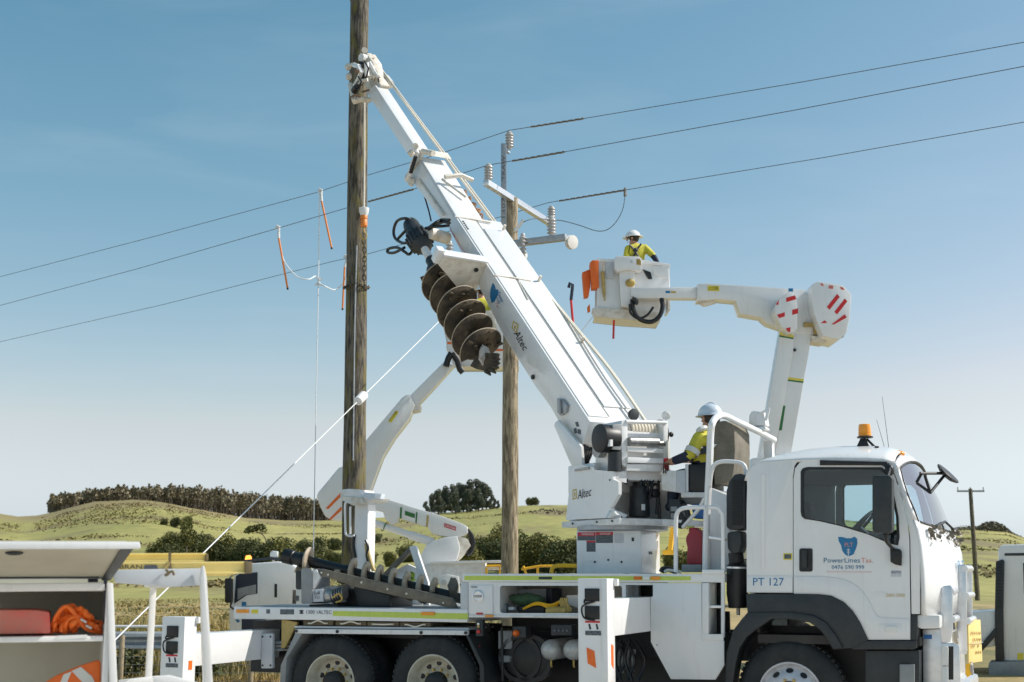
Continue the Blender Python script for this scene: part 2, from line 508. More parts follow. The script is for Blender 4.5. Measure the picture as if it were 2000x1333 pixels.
def land_material():
    m = mat('pasture', (.2, .2, .08), .9)
    N, L = m.node_tree.nodes, m.node_tree.links
    b = N['Principled BSDF']
    geo = N.new('ShaderNodeNewGeometry')
    def nz(scale, detail, sx=(1, 1, 1)):
        mp = N.new('ShaderNodeMapping'); mp.inputs['Scale'].default_value = sx
        L.new(geo.outputs['Position'], mp.inputs[0])
        n = N.new('ShaderNodeTexNoise'); n.inputs['Scale'].default_value = scale; n.inputs['Detail'].default_value = detail; n.inputs['Roughness'].default_value = .6
        L.new(mp.outputs[0], n.inputs[0]); return n.outputs[0]
    def ramp(s_, a, b_, ca, cb):
        r = N.new('ShaderNodeValToRGB')
        r.color_ramp.elements[0].position = a; r.color_ramp.elements[0].color = (*ca, 1)
        r.color_ramp.elements[1].position = b_; r.color_ramp.elements[1].color = (*cb, 1)
        L.new(s_, r.inputs[0]); return r.outputs[0]
    def mix(f, a, b_):
        x = N.new('ShaderNodeMixRGB'); L.new(f, x.inputs[0]); L.new(a, x.inputs[1])
        if isinstance(b_, tuple): x.inputs[2].default_value = (*b_, 1)
        else: L.new(b_, x.inputs[2])
        return x.outputs[0]
    green = ramp(nz(.02, 8, (1, .35, 1)), .35, .7, (.285, .285, .075), (.44, .385, .13))
    fine = ramp(nz(.35, 10, (1, .45, 1)), .3, .68, (.66, .66, .60), (1.05, 1.03, 1))
    mul = N.new('ShaderNodeMixRGB'); mul.blend_type = 'MULTIPLY'; mul.inputs[0].default_value = 1
    L.new(green, mul.inputs[1]); L.new(fine, mul.inputs[2]); c = mul.outputs[0]
    # bracken and bare patches on the slopes
    patch = ramp(nz(.045, 10, (1, .45, 1.5)), .53, .63, (0, 0, 0), (.8, .8, .8))
    c = mix(patch, c, (.20, .155, .075))
    dark = ramp(nz(.06, 10, (.6, 1.2, 6)), .62, .70, (0, 0, 0), (.8, .8, .8))
    c = mix(dark, c, (.085, .075, .04))
    # rough dry grass of the roadside verge up to about 100 m, and of the bracken knob on the left
    sep = N.new('ShaderNodeSeparateXYZ'); L.new(geo.outputs['Position'], sep.inputs[0])
    mr = N.new('ShaderNodeMapRange'); mr.inputs[1].default_value = 70; mr.inputs[2].default_value = 96; mr.inputs[3].default_value = 1; mr.inputs[4].default_value = 0
    L.new(sep.outputs[1], mr.inputs[0])
    dry = ramp(nz(.22, 10, (1, .4, 1)), .40, .60, (.15, .14, .045), (.42, .30, .13))
    c = mix(mr.outputs[0], c, dry)
    kn = N.new('ShaderNodeVectorMath'); kn.operation = 'DISTANCE'; kn.inputs[1].default_value = (-146, 500, 34)
    mpk = N.new('ShaderNodeMapping'); mpk.inputs['Scale'].default_value = (1, 1, 1)
    L.new(geo.outputs['Position'], kn.inputs[0])
    mk = N.new('ShaderNodeMapRange'); mk.inputs[1].default_value = 40; mk.inputs[2].default_value = 85; mk.inputs[3].default_value = .85; mk.inputs[4].default_value = 0
    L.new(kn.outputs['Value'], mk.inputs[0])
    br = ramp(nz(.12, 9), .4, .65, (.30, .22, .10), (.20, .165, .07))
    c = mix(mk.outputs[0], c, br)
    L.new(c, b.inputs['Base Color'])
    bp = N.new('ShaderNodeBump'); bp.inputs['Strength'].default_value = .5; bp.inputs['Distance'].default_value = .3
    L.new(nz(.9, 6), bp.inputs['Height']); L.new(bp.outputs[0], b.inputs['Normal'])
land_material()
def build_land():
    rows = []
    Ys = [-40, 0, 8, 14, 20, 24, 28, 34, 42, 52, 64, 80, 92, 105]
    y = 105
    while y < RR + 60: y += 9; Ys.append(y)
    Ys += [620, 700, 900, 1300, 2200, 4000]
    for Y in Ys:
        half = max(60, abs(Y) * .85)
        rows.append([V((half * (k / 60 - 1), Y, ground_z(half * (k / 60 - 1), Y))) for k in range(121)])
    tag(MB().grid(rows).build('ground', 'pasture', smooth=80), kind='structure')
build_land()
mat('bounce_gravel', (.60, .54, .46), .9, c2=(.48, .43, .36), scale=14, bump=.6, bscale=70, c3=(.64, .58, .5), s3=2)  # pale warm tone chosen to throw sunlight back up
g = MB()
g.grid([[V((x, y, .006)) for x in (-24, -8, 0, 8, 24)] for y in (-30, -10, 8, 14, 19.4)])
tag(g.build('bounce_gravel_pad', 'bounce_gravel'), kind='structure')  # unseen ground, widened and paled to bounce sun into the shaded sides
# ---- foliage
def leaf_mat(name, a, b_, scale=.9):
    m = mat(name, a, .75, c2=b_, scale=scale, lo=.35, hi=.68, spec=.25)
    return m
leaf_mat('leaf_bush', (.075, .09, .026), (.25, .22, .07))
leaf_mat('leaf_bush_dark', (.05, .066, .025), (.15, .15, .055))
leaf_mat('leaf_pine_hazed', (.075, .092, .066), (.16, .165, .105), .35)  # grove leaves lightened, distance haze put into the colour
leaf_mat('leaf_plantation_hazed', (.18, .16, .105), (.30, .25, .155), .12)  # greyed and lightened to stand in for haze over the far trees
leaf_mat('leaf_scrub', (.12, .105, .07), (.20, .18, .13), .4)
mat('bark', (.16, .13, .095), .9, c2=(.10, .08, .06), scale=3)
def rnd_dir():
    while True:
        p = V((random.uniform(-1, 1), random.uniform(-1, 1), random.uniform(-1, 1)))
        if .05 < p.length < 1: return p.normalized()
def leaf(mb, c, s, up=.3):
    n = (rnd_dir() + V((0, 0, up))).normalized()
    u, w_, _ = basis(n)
    a = random.uniform(0, 6.28); u, w_ = u * math.cos(a) + w_ * math.sin(a), w_ * math.cos(a) - u * math.sin(a)
    k = random.uniform(.6, 1.25) * s
    mb.add([c - u * k - w_ * k * .5, c + u * k * .2 - w_ * k * .8, c + u * k + w_ * k * .3, c - u * k * .1 + w_ * k * .8], [(0, 1, 2, 3)])
def lobes(mb, cs, n, s, shell=.55):
    """leaves through a set of lobes (centre, radii)"""
    tot = sum(r.x * r.y * r.z for _, r in cs)
    for c, r in cs:
        for _ in range(max(8, int(n * r.x * r.y * r.z / tot))):
            d = rnd_dir(); q = shell + (1 - shell) * random.random() ** .6
            q *= 1 + .16 * noise.noise(d * 3 + c)
            leaf(mb, c + V((d.x * r.x, d.y * r.y, d.z * r.z)) * q, s)
def make_tree(name, cs, n, s, leafm, trunk, label, cat, group, M):
    t = thing(name, M, label, cat, group)
    mb = MB(); lobes(mb, cs, n, s); mb.build('crown', leafm, t, smooth=0)
    mb = MB()
    for path, r in trunk: mb.tube(path, r, 6)
    mb.build('trunk', 'bark', t)
    return t
def TM(px, Y, sc_=1, rz=0, dz=0):
    X = (px - CXP) / FPX * Y * .99
    return Matrix.Translation((X, Y, ground_z(X, Y) + dz)) @ Matrix.Rotation(rz, 4, 'Z') @ Matrix.Scale(sc_, 4)
def bush_lobes(w_, h, n):
    return [(V((random.uniform(-w_, w_) * .55, random.uniform(-w_, w_) * .45, h * random.uniform(.3, .72))), V((w_ * random.uniform(.3, .5), w_ * random.uniform(.3, .45), h * random.uniform(.22, .36)))) for _ in range(n)] + [(V((0, 0, h * .35)), V((w_ * .75, w_ * .6, h * .36)))]
bushes = []
for k in range(4):
    b_ = make_tree('bush', bush_lobes(2.5, 4.0, 13), 5200, .115, 'leaf_bush' if k % 2 == 0 else 'leaf_bush_dark',
                   [([(0, 0, 0), (.1, .1, 1), (.2, 0, 2.2)], [.14, .1, .05]), ([(0, 0, 0), (-.5, .1, 1.1), (-.9, 0, 2)], [.1, .08, .04])],
                   'x', 'bush', None, Matrix.Identity(4))
    bushes.append(b_)
spots = []
def row(x0, x1, n, Y0, Y1, s0, s1, label, group):
    for i in range(n):
        px = x0 + (x1 - x0) * (i + random.uniform(.1, .9)) / n
        spots.append((px, random.uniform(Y0, Y1), random.uniform(s0, s1), label, group))
row(312, 610, 20, 150, 205, .75, 1.15, 'olive bush in the hedge row behind the yellow ladder and far-left white cab', 'bushes in the left hedge row')
row(600, 700, 5, 165, 200, .45, .6, 'low bush at the foot of the slope behind the tall held pole', 'low bushes behind the held pole')
row(720, 900, 7, 170, 210, .5, .8, 'olive bush behind the folded lower boom of the left lift truck', 'bushes behind the left lift truck')
row(895, 1135, 12, 140, 175, .95, 1.35, 'big sunlit bush in the hedge behind the bare second pole', 'bushes in the middle hedge row')
row(1300, 1420, 5, 150, 175, .6, .8, 'bush seen between the crane turret and the cab', 'bushes behind the turret')
spots += [(340, 330, .75, 'dark bush in the small clump standing alone on the left slope', 'clump on the left slope'), (362, 328, .95, 'dark bush in the small clump standing alone on the left slope', 'clump on the left slope'),
          (320, 332, .5, 'low grey scrub bush at the left of the small clump on the slope', None), (474, 300, .32, 'tiny round bush standing alone on the slope left of the stay wire hill foot', None),
          (655, 250, .75, 'dark round bush on the slope just left of the tall held pole', None), (642, 215, .42, 'small round bush below the dark one left of the held pole', None),
          (735, 300, .6, 'bush on the slope just right of the white control column', None), (1035, 520, .85, 'left of two small dark trees on the skyline right of the bare pole', None),
          (1046, 520, 1.0, 'right of two small dark trees on the skyline right of the bare pole', None)]
for i, (px, Y, s, lab, grp) in enumerate(spots):
    src = bushes[i % 4]
    M = TM(px, Y, s, random.uniform(0, 6.28), -.2)
    if i < 4:
        o = src; o.matrix_basis = M; WM[o] = M
    else:
        o = copy_tree(src, None, M)
    o['label'] = lab
    if grp: o['group'] = grp
    elif 'group' in o.keys(): del o['group']
# wind-bent tree on the left slope
make_tree('windswept_tree', [(V((-1.2, 0, 3.6)), V((1.7, 1.1, .7))), (V((.4, 0, 4.0)), V((1.5, 1.1, .7))), (V((-2.2, 0, 3.0)), V((.9, .8, .5))), (V((1.4, 0, 3.3)), V((.8, .7, .5)))], 700, .2, 'leaf_bush_dark',
          [([(2.4, 0, 0), (1.8, 0, 1.4), (.8, 0, 2.8), (0, 0, 3.8)], [.2, .16, .12, .06]), ([(1.2, 0, 2.2), (-.4, 0, 3.0), (-1.6, 0, 3.5)], [.1, .07, .04])],
          'windswept dark tree leaning left, alone on the slope behind the left white cab', 'tree', None, TM(503, 290, .95))
make_tree('slender_tree', [(V((0, 0, 4.6)), V((.8, .8, 1.0))), (V((.4, 0, 3.4)), V((.8, .7, .8))), (V((-.5, 0, 3.0)), V((.7, .7, .8)))], 600, .16, 'leaf_bush',
          [([(0, 0, 0), (.1, 0, 2), (0, 0, 5)], [.12, .1, .05])], 'slender pale-stemmed tree rising above the hedge over the yellow ladder', 'tree', None, TM(364, 165, 1.0))

# dark pine grove on the skyline
PG = 'pines of the dark round grove on the skyline'
pine = make_tree('pine_tree', [(V((random.uniform(-1.6, 1.6), random.uniform(-1.6, 1.6), z)), V((2.1 - .1 * z * .8, 2.1 - .1 * z * .8, 1.5))) for z in (2.6, 3.8, 5.0, 6.2, 7.4, 8.6)] + [(V((0, 0, 9.6)), V((1.1, 1.1, 1.1)))], 3600, .22, 'leaf_pine_hazed',
                 [([(0, 0, 0), (0, 0, 9)], [.35, .08])], 'dark pine tree standing in the round grove on the skyline', 'tree', PG, TM(905, 515, 1.0))
for px, Y, s in [(832, 500, .55), (843, 515, .78), (856, 505, .95), (869, 520, 1.02), (883, 510, 1.08), (896, 525, 1.15), (918, 515, 1.2), (930, 520, 1.18), (942, 512, 1.05), (950, 522, .9), (862, 525, .9), (889, 498, .85), (912, 500, .9), (935, 502, .85), (959, 510, .6), (966, 515, .42), (973, 512, .35)]:
    o = copy_tree(pine, None, TM(px, Y, s, random.uniform(0, 6), -.5))

# plantation on the left hill: one far mass of trunks and crowns
TOPS = [(88, 1000), (95, 972), (125, 968), (180, 961), (230, 956), (300, 953), (400, 956), (470, 965), (540, 972), (600, 977), (660, 982), (720, 995)]
mb, tr = MB(), MB()
for i in range(1500):
    px = 94 + 600 * random.random(); Y = random.uniform(535, 600)
    X = (px - CXP) / FPX * Y * .99; z0 = ground_z(X, Y)
    zt = atY(px, lerp_tab(TOPS, px), 560).z + random.uniform(-1.3, .3) + .9 * noise.noise(V((px * .05, 0, 0)))
    h = max(3.0, zt - z0)
    cw = random.uniform(1.0, 1.9)
    z1 = z0 + h * random.uniform(.35, .5)
    for k in range(30):
        t = random.random() ** .8; rr = cw * (1.05 - t) * random.uniform(.5, 1.1); a = random.uniform(0, 6.28)
        leaf(mb, V((X + rr * math.cos(a), Y + rr * math.sin(a), z1 + (zt - z1) * t)), .55, .1)
    tr.cyl((X, Y, z0 - 1), (X, Y, zt - .5), .2, .06, 4, False)
pl = mb.build('pine_plantation', 'leaf_plantation_hazed', smooth=0)
tag(pl, 'long brown-green pine plantation along the top of the left hill', 'plantation', kind='stuff')
tr.build('trunk', 'bark', pl, smooth=0)
pl.children[0]['kind'] = 'stuff'
# rocky scrub on the right-hand hill top
mb = MB()
for i in range(1500):
    px = random.gauss(1942, 22); Y = random.uniform(505, 530)
    X = (px - CXP) / FPX * Y * .99
    hh = max(0, 3.4 - ((px - 1940) / 30) ** 2 * 2.4)
    leaf(mb, V((X, Y, ground_z(X, Y) + random.random() * hh)), .5)
for i in range(500):
    px = random.uniform(1838, 1915); Y = random.uniform(505, 530)
    X = (px - CXP) / FPX * Y * .99
    leaf(mb, V((X, Y, ground_z(X, Y) + random.random() * random.uniform(.3, 1.3))), .4)
tag(mb.build('hilltop_scrub', 'leaf_scrub', smooth=0), 'grey-brown rocky scrub on top of the right-hand hill', 'scrub', kind='stuff')

# bracken and tussocks in drifts over the slopes
leaf_mat('bracken_leaf', (.20, .145, .06), (.13, .12, .045), .05)
mb = MB(); n_ = 0
while n_ < 17000:
    Y = random.uniform(120, 515); px = random.uniform(-150, 2150)
    X = (px - CXP) / FPX * Y * .99
    v = noise.noise(V((X * .018, Y * .03, 1.5))) + .5 * noise.noise(V((X * .07, Y * .12, 7)))
    knob = max(0, 1 - abs(px - 260) / 210) * (1 if Y > 330 else 0)
    if v + knob * .5 < .33 + random.uniform(-.12, .12): continue
    n_ += 1
    leaf(mb, V((X, Y, ground_z(X, Y) + .12)), random.uniform(.16, .38), 1.2)
tag(mb.build('bracken', 'bracken_leaf', smooth=0), 'drifts of brown bracken and tussock over the hill slopes', 'bracken', kind='stuff')

# grazing cattle on the far slope
def cow_mesh():
    mb = MB()
    mb.tube([(-.95, 0, 1.1), (-.8, 0, 1.08), (0, 0, 1.0), (.7, 0, 1.08), (.95, 0, 1.1), (1.25, 0, .85), (1.5, 0, .5), (1.62, 0, .28)], [.18, .33, .40, .37, .26, .18, .14, .08], 10)
    for x in (-.72, .68):
        for y in (-.2, .2): mb.tube([(x, y, .95), (x + .03, y, .5), (x, y, 0)], [.13, .08, .06], 6)
    mb.tube([(-.98, 0, 1.15), (-1.1, 0, .8), (-1.08, 0, .4)], [.05, .03, .05], 5)
    mb.ball((1.22, .14, .95), .09, (.4, 1.4, .6), 6, 4); mb.ball((1.22, -.14, .95), .09, (.4, 1.4, .6), 6, 4)
    return mb
cow = cow_mesh().build('cow', 'hair')
first = True
for i, (px, py) in enumerate([(1057, 996), (1062, 995), (1066, 1000), (1071, 1001), (1075, 999), (1078, 1002), (1084, 1005), (1088, 1001), (1092, 1003), (1097, 1004), (1054, 1000), (1045, 1001), (1036, 1002), (1069, 1005), (1081, 997), (1093, 1008)]):
    Y = 440 + (1003 - py) * 4
    M = TM(px, Y, .5, random.uniform(-2, 2))
    c = cow if i == 0 else cow.copy()
    if i: col.objects.link(c)
    c.matrix_basis = M
    tag(c, 'black cow grazing on the far slope left of the crane turret', 'cow', 'cows grazing on the far slope')

# ---- roadside fence, guard rail, verge grass
mat('mesh_wire', (.30, .30, .28), .5, .4)
FY = 20.6
fence = thing('wire_fence', Frame(-6, FY, 0), 'wire mesh stock fence with timber posts behind the rear outrigger', 'fence')
for px in (239, 492, -40, 760, 1010):
    p = atY(px, 1245, FY)
    mb = MB(); mb.cyl((p.x + 6, 0, -.3), (p.x + 6, 0, .74), .042, .04, 10)
    mb.build('fence_post', 'post_wood', fence, bevel=.005)
mb = MB()
for z in (.08, .2, .32, .44, .56, .68): mb.tube([(-7, -.05, z), (0, -.05, z - .01), (6.2, -.05, z)], .003, 4)
for k in range(130): mb.cyl((-7 + k * .1, -.05, .06), (-7 + k * .1, -.05, .69), .0022, None, 3, False)
mb.build('mesh', 'mesh_wire', fence)
GY = 22.4
gr = thing('guard_rail', Frame(-7, GY, 0), 'galvanised steel guard rail along the road at far left', 'guard rail')
prof = [(0, .40), (-.08, .43), (-.08, .48), (0, .53), (0, .57), (-.08, .62), (-.08, .67), (0, .70)]
MB().grid([[V((x, y, z + .02)) for y, z in prof] for x in (-4, 0, 3.4)]).build('rail', 'galv', gr, thick=.006)
for x in (-3.3, -1.3, .7, 2.7):
    MB().box(x - .05, x + .05, .01, .12, -.2, .72).build('rail_post', 'post_wood', gr, bevel=.008)
MB().cyl((-4, .1, .80), (1.25, .1, .80), .022, None, 8).build('top_rail', 'white', gr)
leaf_mat('grass_dry', (.40, .29, .12), (.17, .165, .05), .35)
mb = MB()
for i in range(9000):
    Y = 20.9 + 26 * random.random() ** 1.6
    X = random.uniform(235 - 1000, 560 - 1000) / FPX * Y
    h = random.uniform(.08, .3) * (1.5 if noise.noise(V((X * .8, Y * .8, 0))) > .1 else .7)
    if Y < 24: h *= .75
    a = random.uniform(0, 6.28); d = V((math.cos(a), math.sin(a), 0)) * .012; l = V((random.uniform(-.1, .1), random.uniform(-.1, .1), h))
    mb.add([V((X, Y, -.01)) - d, V((X, Y, -.01)) + d, V((X, Y, 0)) + l], [(0, 1, 2)])
for i in range(24000):
    Y = 33 + 62 * random.random() ** 1.3
    X = random.uniform(-200 - 1000, 1000 - 1000) / FPX * Y
    h = random.uniform(.1, .4) * (1.2 if noise.noise(V((X * .25, Y * .12, 4))) > 0 else .4) * (.75 - Y / 160)
    a = random.uniform(0, 6.28); d = V((math.cos(a), math.sin(a), 0)) * .07; l = V((random.uniform(-.2, .2), random.uniform(-.2, .2), h))
    mb.add([V((X, Y, -.02)) - d, V((X, Y, -.02)) + d, V((X, Y, 0)) + l], [(0, 1, 2)])
tag(mb.build('verge_grass', 'grass_dry', smooth=0), 'rough dry grass along the roadside verge and paddock edge', 'grass', kind='stuff')
vb = make_tree('verge_shrub', bush_lobes(.45, .7, 5), 600, .05, 'leaf_bush_dark', [([(0, 0, 0), (.05, 0, .4)], [.03, .01])],
          'small dark shrub in the grass beneath the rear outrigger beam', 'shrub', None, Matrix.Translation((atY(395, 1330, 21.4).x, 21.4, 0)))
c = copy_tree(vb, None, Matrix.Translation((atY(250, 1300, 21.6).x, 21.6, 0)) @ Matrix.Scale(.75, 4))
c['label'] = 'small shrub in the grass beside the left timber fence post'
# far pole with a crossarm on the right
fp = Frame(atY(1906, 1110, 88).x, 88, 0)
t = thing('far_utility_pole', fp, 'thin far-off timber pole with a crossarm right of the cab', 'pole')
zt = atY(1905, 955, 88).z
MB().cyl((0, 0, -1), (-.06, 0, zt), .17, .12, 10).build('shaft', 'pole_mossy', t)
MB().box(-.93, .85, -.06, .06, zt - .22, zt - .1).build('crossarm', 'galv', t)
for x in (-.88, -.05, .8):
    MB().lathe((x, 0, zt - .1), (0, 0, 1), [(.02, 0), (.05, .05), (.03, .1), (.05, .15), (.02, .22)], 8).build('insulator', 'porcelain', t)

# ================================================================== the crane truck (digger derrick)
T = Frame(-1.984, 14.88, -23)
CT = thing('crane_truck', T, 'white crane truck with a digger boom raised to the tall pole', 'truck')
def tp(name, pts, y0, y1, m, bevel=.008, parent=None, holes=None, label=None):
    """plate or block traced on the plane y0 of the truck and carried back to y1"""
    mb = MB()
    q = T.Ps(pts, y0)
    if holes: mb.holed(q, [T.Ps(h, y0) for h in holes], (0, y1 - y0, 0))
    else: mb.prism(q, (0, y1 - y0, 0))
    return mb.build(name, m, parent or CT, T, bevel=0 if holes else bevel, label=label)
def rect(x0, y0, x1, y1): return [(x0, y0), (x1, y0), (x1, y1), (x0, y1)]
def rrect(x0, y0, x1, y1, r=4, n=3):
    out = []
    for cx, cy, a0 in ((x1 - r, y0 + r, -90), (x1 - r, y1 - r, 0), (x0 + r, y1 - r, 90), (x0 + r, y0 + r, 180)):
        for k in range(n + 1):
            a = R(a0 + 90 * k / n); out.append((cx + r * math.cos(a), cy + r * math.sin(a)))
    return out

# ---- chassis
for y in (.80, 1.55): MB().box(-1.25, 6.3, y, y + .09, .78, 1.06).build('chassis_rail', 'chassis', CT, T, bevel=.01)
for x in (-1.2, 0, 1.25, 2.4, 3.9, 5.9): MB().box(x, x + .12, .895, 1.545, .84, 1.0).build('chassis_crossmember', 'chassis', CT, T, bevel=.01)
MB().box(1.75, 4.2, .95, 1.0, .35, 1.27).build('dark_backing', 'black', CT, T)  # added black sheet, stands for the shade under the high body
MB().box(-.9, 1.7, .78, .8, .4, 1.12).build('dark_backing', 'black', CT, T)  # added black sheet, stands for the dark cavity under the deck
MB().box(2.2, 3.6, 1.15, 1.6, .45, .95).build('gearbox', 'chassis', CT, T, bevel=.03)
MB().cyl((3.9, 1.2, .62), (0.2, 1.2, .55), .07).build('drive_shaft', 'chassis', CT, T)
for x, z in ((0, .49), (1.243, .515), (5.0, .53)): MB().tube([(x, .2, z), (x, .95, z), (x, 1.1, z), (x, 1.2, z), (x, 1.3, z), (x, 1.45, z), (x, 2.2, z)], [.07, .07, .17, .2, .17, .07, .07], 12).build('axle', 'chassis', CT, T)

# ---- wheels
def make_wheel(x, y, z, kind, side):
    s = side
    t = MB(); Rr = .505
    prof = [(.29, .0), (.33, -.012), (.40, -.018), (.455, -.006), (.485, .02), (.50, .05), (Rr, .07), (Rr, .22), (.49, .25), (.45, .275), (.33, .28), (.29, .27)]
    t.lathe((0, 0, 0), (0, s, 0), prof, 56, closed=True)
    o = t.build('wheel', 'rubber', CT, T.M @ Matrix.Translation((x, y, z)), smooth=50)
    # tread grooves
    g_ = MB()
    for k in range(56):
        a = 2 * math.pi * k / 56
        c, s_ = math.cos(a), math.sin(a)
        for h0, h1 in ((.055, .12), (.17, .24)):
            u = V((c, 0, s_)); tn = V((-s_, 0, c))
            p = [u * Rr * .995 + tn * d + V((0, s * h, 0)) for d, h in ((-.018, h0), (.018, h0), (.018, h1), (-.018, h1))]
            g_.prism(p, u * .014)
    g_.build('tread', 'rubber', o, smooth=0)['kind'] = 'stuff'
    r = MB()
    if kind == 'rear':
        r.lathe((0, 0, 0), (0, s, 0), [(.305, -.004), (.30, -.014), (.288, -.012), (.280, .01), (.268, .03), (.258, .06), (.245, .10), (.235, .135), (.205, .15), (.17, .153), (.145, .12), (.12, .115)], 48, caps=False)
        m, ho, nh, d = 'rim_cream', .205, 10, .149
    else:
        r.lathe((0, 0, 0), (0, s, 0), [(.305, -.004), (.30, -.014), (.288, -.012), (.278, .006), (.262, .03), (.25, .034), (.20, -.004), (.16, -.022), (.13, -.022), (.12, -.01)], 48, caps=False)
        m, ho, nh, d = 'rim_silver', .222, 10, .014
    r.build('rim', m, o, T.M @ Matrix.Translation((x, y, z)), smooth=50)
    for k in range(nh):
        hb = MB()
        a = 2 * math.pi * (k + .5) / nh
        c = V((ho * math.cos(a), s * (d - .004), ho * math.sin(a)))
        if kind == 'rear': hb.lathe(c, (0, -s, 0), [(.029, -.02), (.029, .003), (.001, .004)], 12)
        else:
            u = V((math.cos(a), 0, math.sin(a))); tn = V((-math.sin(a), 0, math.cos(a)))
            hb.prism([c + u * .022 * math.cos(q) + tn * .036 * math.sin(q) + V((0, -s * (.006 + .03 * .022 / .05 * math.cos(q) * -1), 0)) for q in [2 * math.pi * j / 12 for j in range(12)]], (0, s * .03, 0))
        hb.build('hand_hole', 'black', o, T.M @ Matrix.Translation((x, y, z)))
    nb = MB()
    for k in range(10):
        a = 2 * math.pi * k / 10
        c = V((.142 * math.cos(a), s * (.12 if kind == 'rear' else -.02), .142 * math.sin(a)))
        nb.cyl(c, c - V((0, s * .035, 0)), .016, .013, 6)
    nb.build('wheel_nuts', 'brass', o, T.M @ Matrix.Translation((x, y, z)))['kind'] = 'stuff'
    h = MB()
    h.lathe((0, 0, 0), (0, -s, 0), ([(.118, -.12), (.115, -.03), (.09, .0), (.06, .012), (.001, .014)] if kind == 'rear' else [(.118, .0), (.112, .045), (.085, .06), (.05, .075), (.001, .078)]), 28)
    h.build('hub', 'chassis', o, T.M @ Matrix.Translation((x, y, z)))
    return o
for x, z, k in ((0, .49, 'rear'), (1.243, .515, 'rear'), (5.0, .53, 'front')):
    make_wheel(x, .02, z, k, 1)
    make_wheel(x, 2.42, z, k, -1)
    if k == 'rear':
        t = MB()
        t.lathe((x, .36, z), (0, 1, 0), [(.29, 0), (.45, -.01), (.49, .03), (.505, .07), (.505, .22), (.47, .27), (.29, .28)], 40, closed=True)
        t.build('inner_tyre', 'rubber', CT, T); t = MB()
        t.lathe((x, 1.82, z), (0, 1, 0), [(.29, 0), (.45, -.01), (.49, .03), (.505, .07), (.505, .22), (.47, .27), (.29, .28)], 40, closed=True)
        t.build('inner_tyre', 'rubber', CT, T)

# ---- low rear deck
z0, z1 = T.P(700, 1213).z, T.P(700, 1188).z
xa, xb = T.P(456, 1200).x, T.P(913, 1200).x
MB().box(xa, xb, 0, 2.45, z0, z1).build('rear_deck', 'white', CT, T, bevel=.012)
MB().box(xa + .02, xb - .02, .03, 2.42, z1 - .003, z1 + .006).build('deck_plate', 'mid_grey', CT, T)
deck = [o for o in CT.children if o.name.startswith('rear_deck')][0]
tp('reflective_strip', [(650, 1193.5), (914, 1198.5), (914, 1210.5), (650, 1203.5)], -.003, 0.002, 'lime', 0, deck)
tp('side_lamp', rect(461, 1190.5, 484, 1197.5), -.02, .004, 'amber', .004, deck)
tp('side_lamp', rect(822, 1195.5, 848, 1202), -.02, .004, 'amber', .004, deck)
tp('sticker', rect(491, 1191, 504, 1198.5), -.003, .002, 'sticker_yellow', 0, deck)
tp('sticker', rect(520, 1190.5, 527, 1199), -.003, .002, 'ink_faded', 0, deck)
tp('sticker', rect(547, 1190.5, 574, 1200.5), -.003, .002, 'sticker_dark', 0, deck)
text_px('lettering', '1300 1ALTEC', T, [(599, 1199), (648, 1200), (599, 1192)], 0, 'ink', deck)
tp('telephone_mark', [(584, 1193.5), (586, 1192), (591, 1192), (593, 1193.5), (592, 1195), (590, 1194.3), (592.5, 1199.5), (584.5, 1199.3), (587, 1194.3), (585, 1195)], -.004, .001, 'ink', 0, deck)

# ---- under the rear deck
tp('pad_shelf', [(575, 1223), (915, 1227), (915, 1231), (575, 1227)], .03, .7, 'pale_grey', .003)
tp('guard_bar', [(576, 1228.8), (913, 1232), (913, 1241), (576, 1237.8)], -.02, .03, 'white_worn', .004)
gb = [o for o in CT.children if o.name.startswith('guard_bar')][0]
for px, py in ((579, 1233), (659, 1234), (823, 1236), (910, 1236.5)):
    p = T.P(px, py, -.02); MB().cyl(p, p + V((0, -.012, 0)), .018, None, 8).build('bolt', 'black', gb, T)
tp('mudguard', [(576, 1238), (590, 1238), (560, 1286), (556, 1345), (546, 1345), (548, 1300)], -.01, .62, 'mid_grey', .006)
tp('mudguard', [(909, 1240), (915, 1240), (945, 1300), (946, 1345), (938, 1345), (936, 1300)], -.01, .62, 'charcoal', .006)
tp('rear_bracket', [(550, 1210), (580, 1216), (579, 1220), (556, 1266), (549, 1267)], .05, .09, 'ochre', .004)
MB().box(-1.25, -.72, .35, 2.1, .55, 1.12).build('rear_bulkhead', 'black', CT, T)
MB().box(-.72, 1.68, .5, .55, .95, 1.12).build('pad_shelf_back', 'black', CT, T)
for k in range(3):
    p = T.P(528, 1256 + 7 * k, .06); MB().cyl(p, p + V((.22, .1, .01)), .018, None, 8).build('hydraulic_coupling', 'steel', CT, T)
pads = [(592, 650, 1208, 1222.5, 'with a rope handle arching up, nearest the rear'), (655, 715, 1209, 1223, 'with a rope handle, second from the rear'), (717, 779, 1210.5, 1224, 'with a slack flat handle, third from the rear'), (781, 841, 1211.5, 1225, 'with a drooping rope handle, nearest the front')]
for i, (x0, x1, y0, y1, d) in enumerate(pads):
    q = T.Ps([(x0, y0 + 4.5), (x1, y0 + 5), (x1, y1), (x0, y1 - .5)], .06)
    o = MB().prism(q, (0, .5, 0)).build('outrigger_pad', 'timber_pad', None, T, bevel=.01)
    tag(o, 'timber pad under the rear deck ' + d, 'pad', 'timber outrigger pads under the rear deck')
    a, b = x0 + 10, x1 - 10; m_ = (a + b) / 2; yy = (y0 + y1) / 2 + 2.5; dy = (-5, -4, .5, 4)[i]
    MB().tube(arc([T.P(a, yy, .055), T.P(a + 6, yy, .04), T.P(m_, yy + dy, .03), T.P(b - 6, yy, .04), T.P(b, yy, .055)], 4), .009, 6).build('rope_handle', 'rope', o, T)

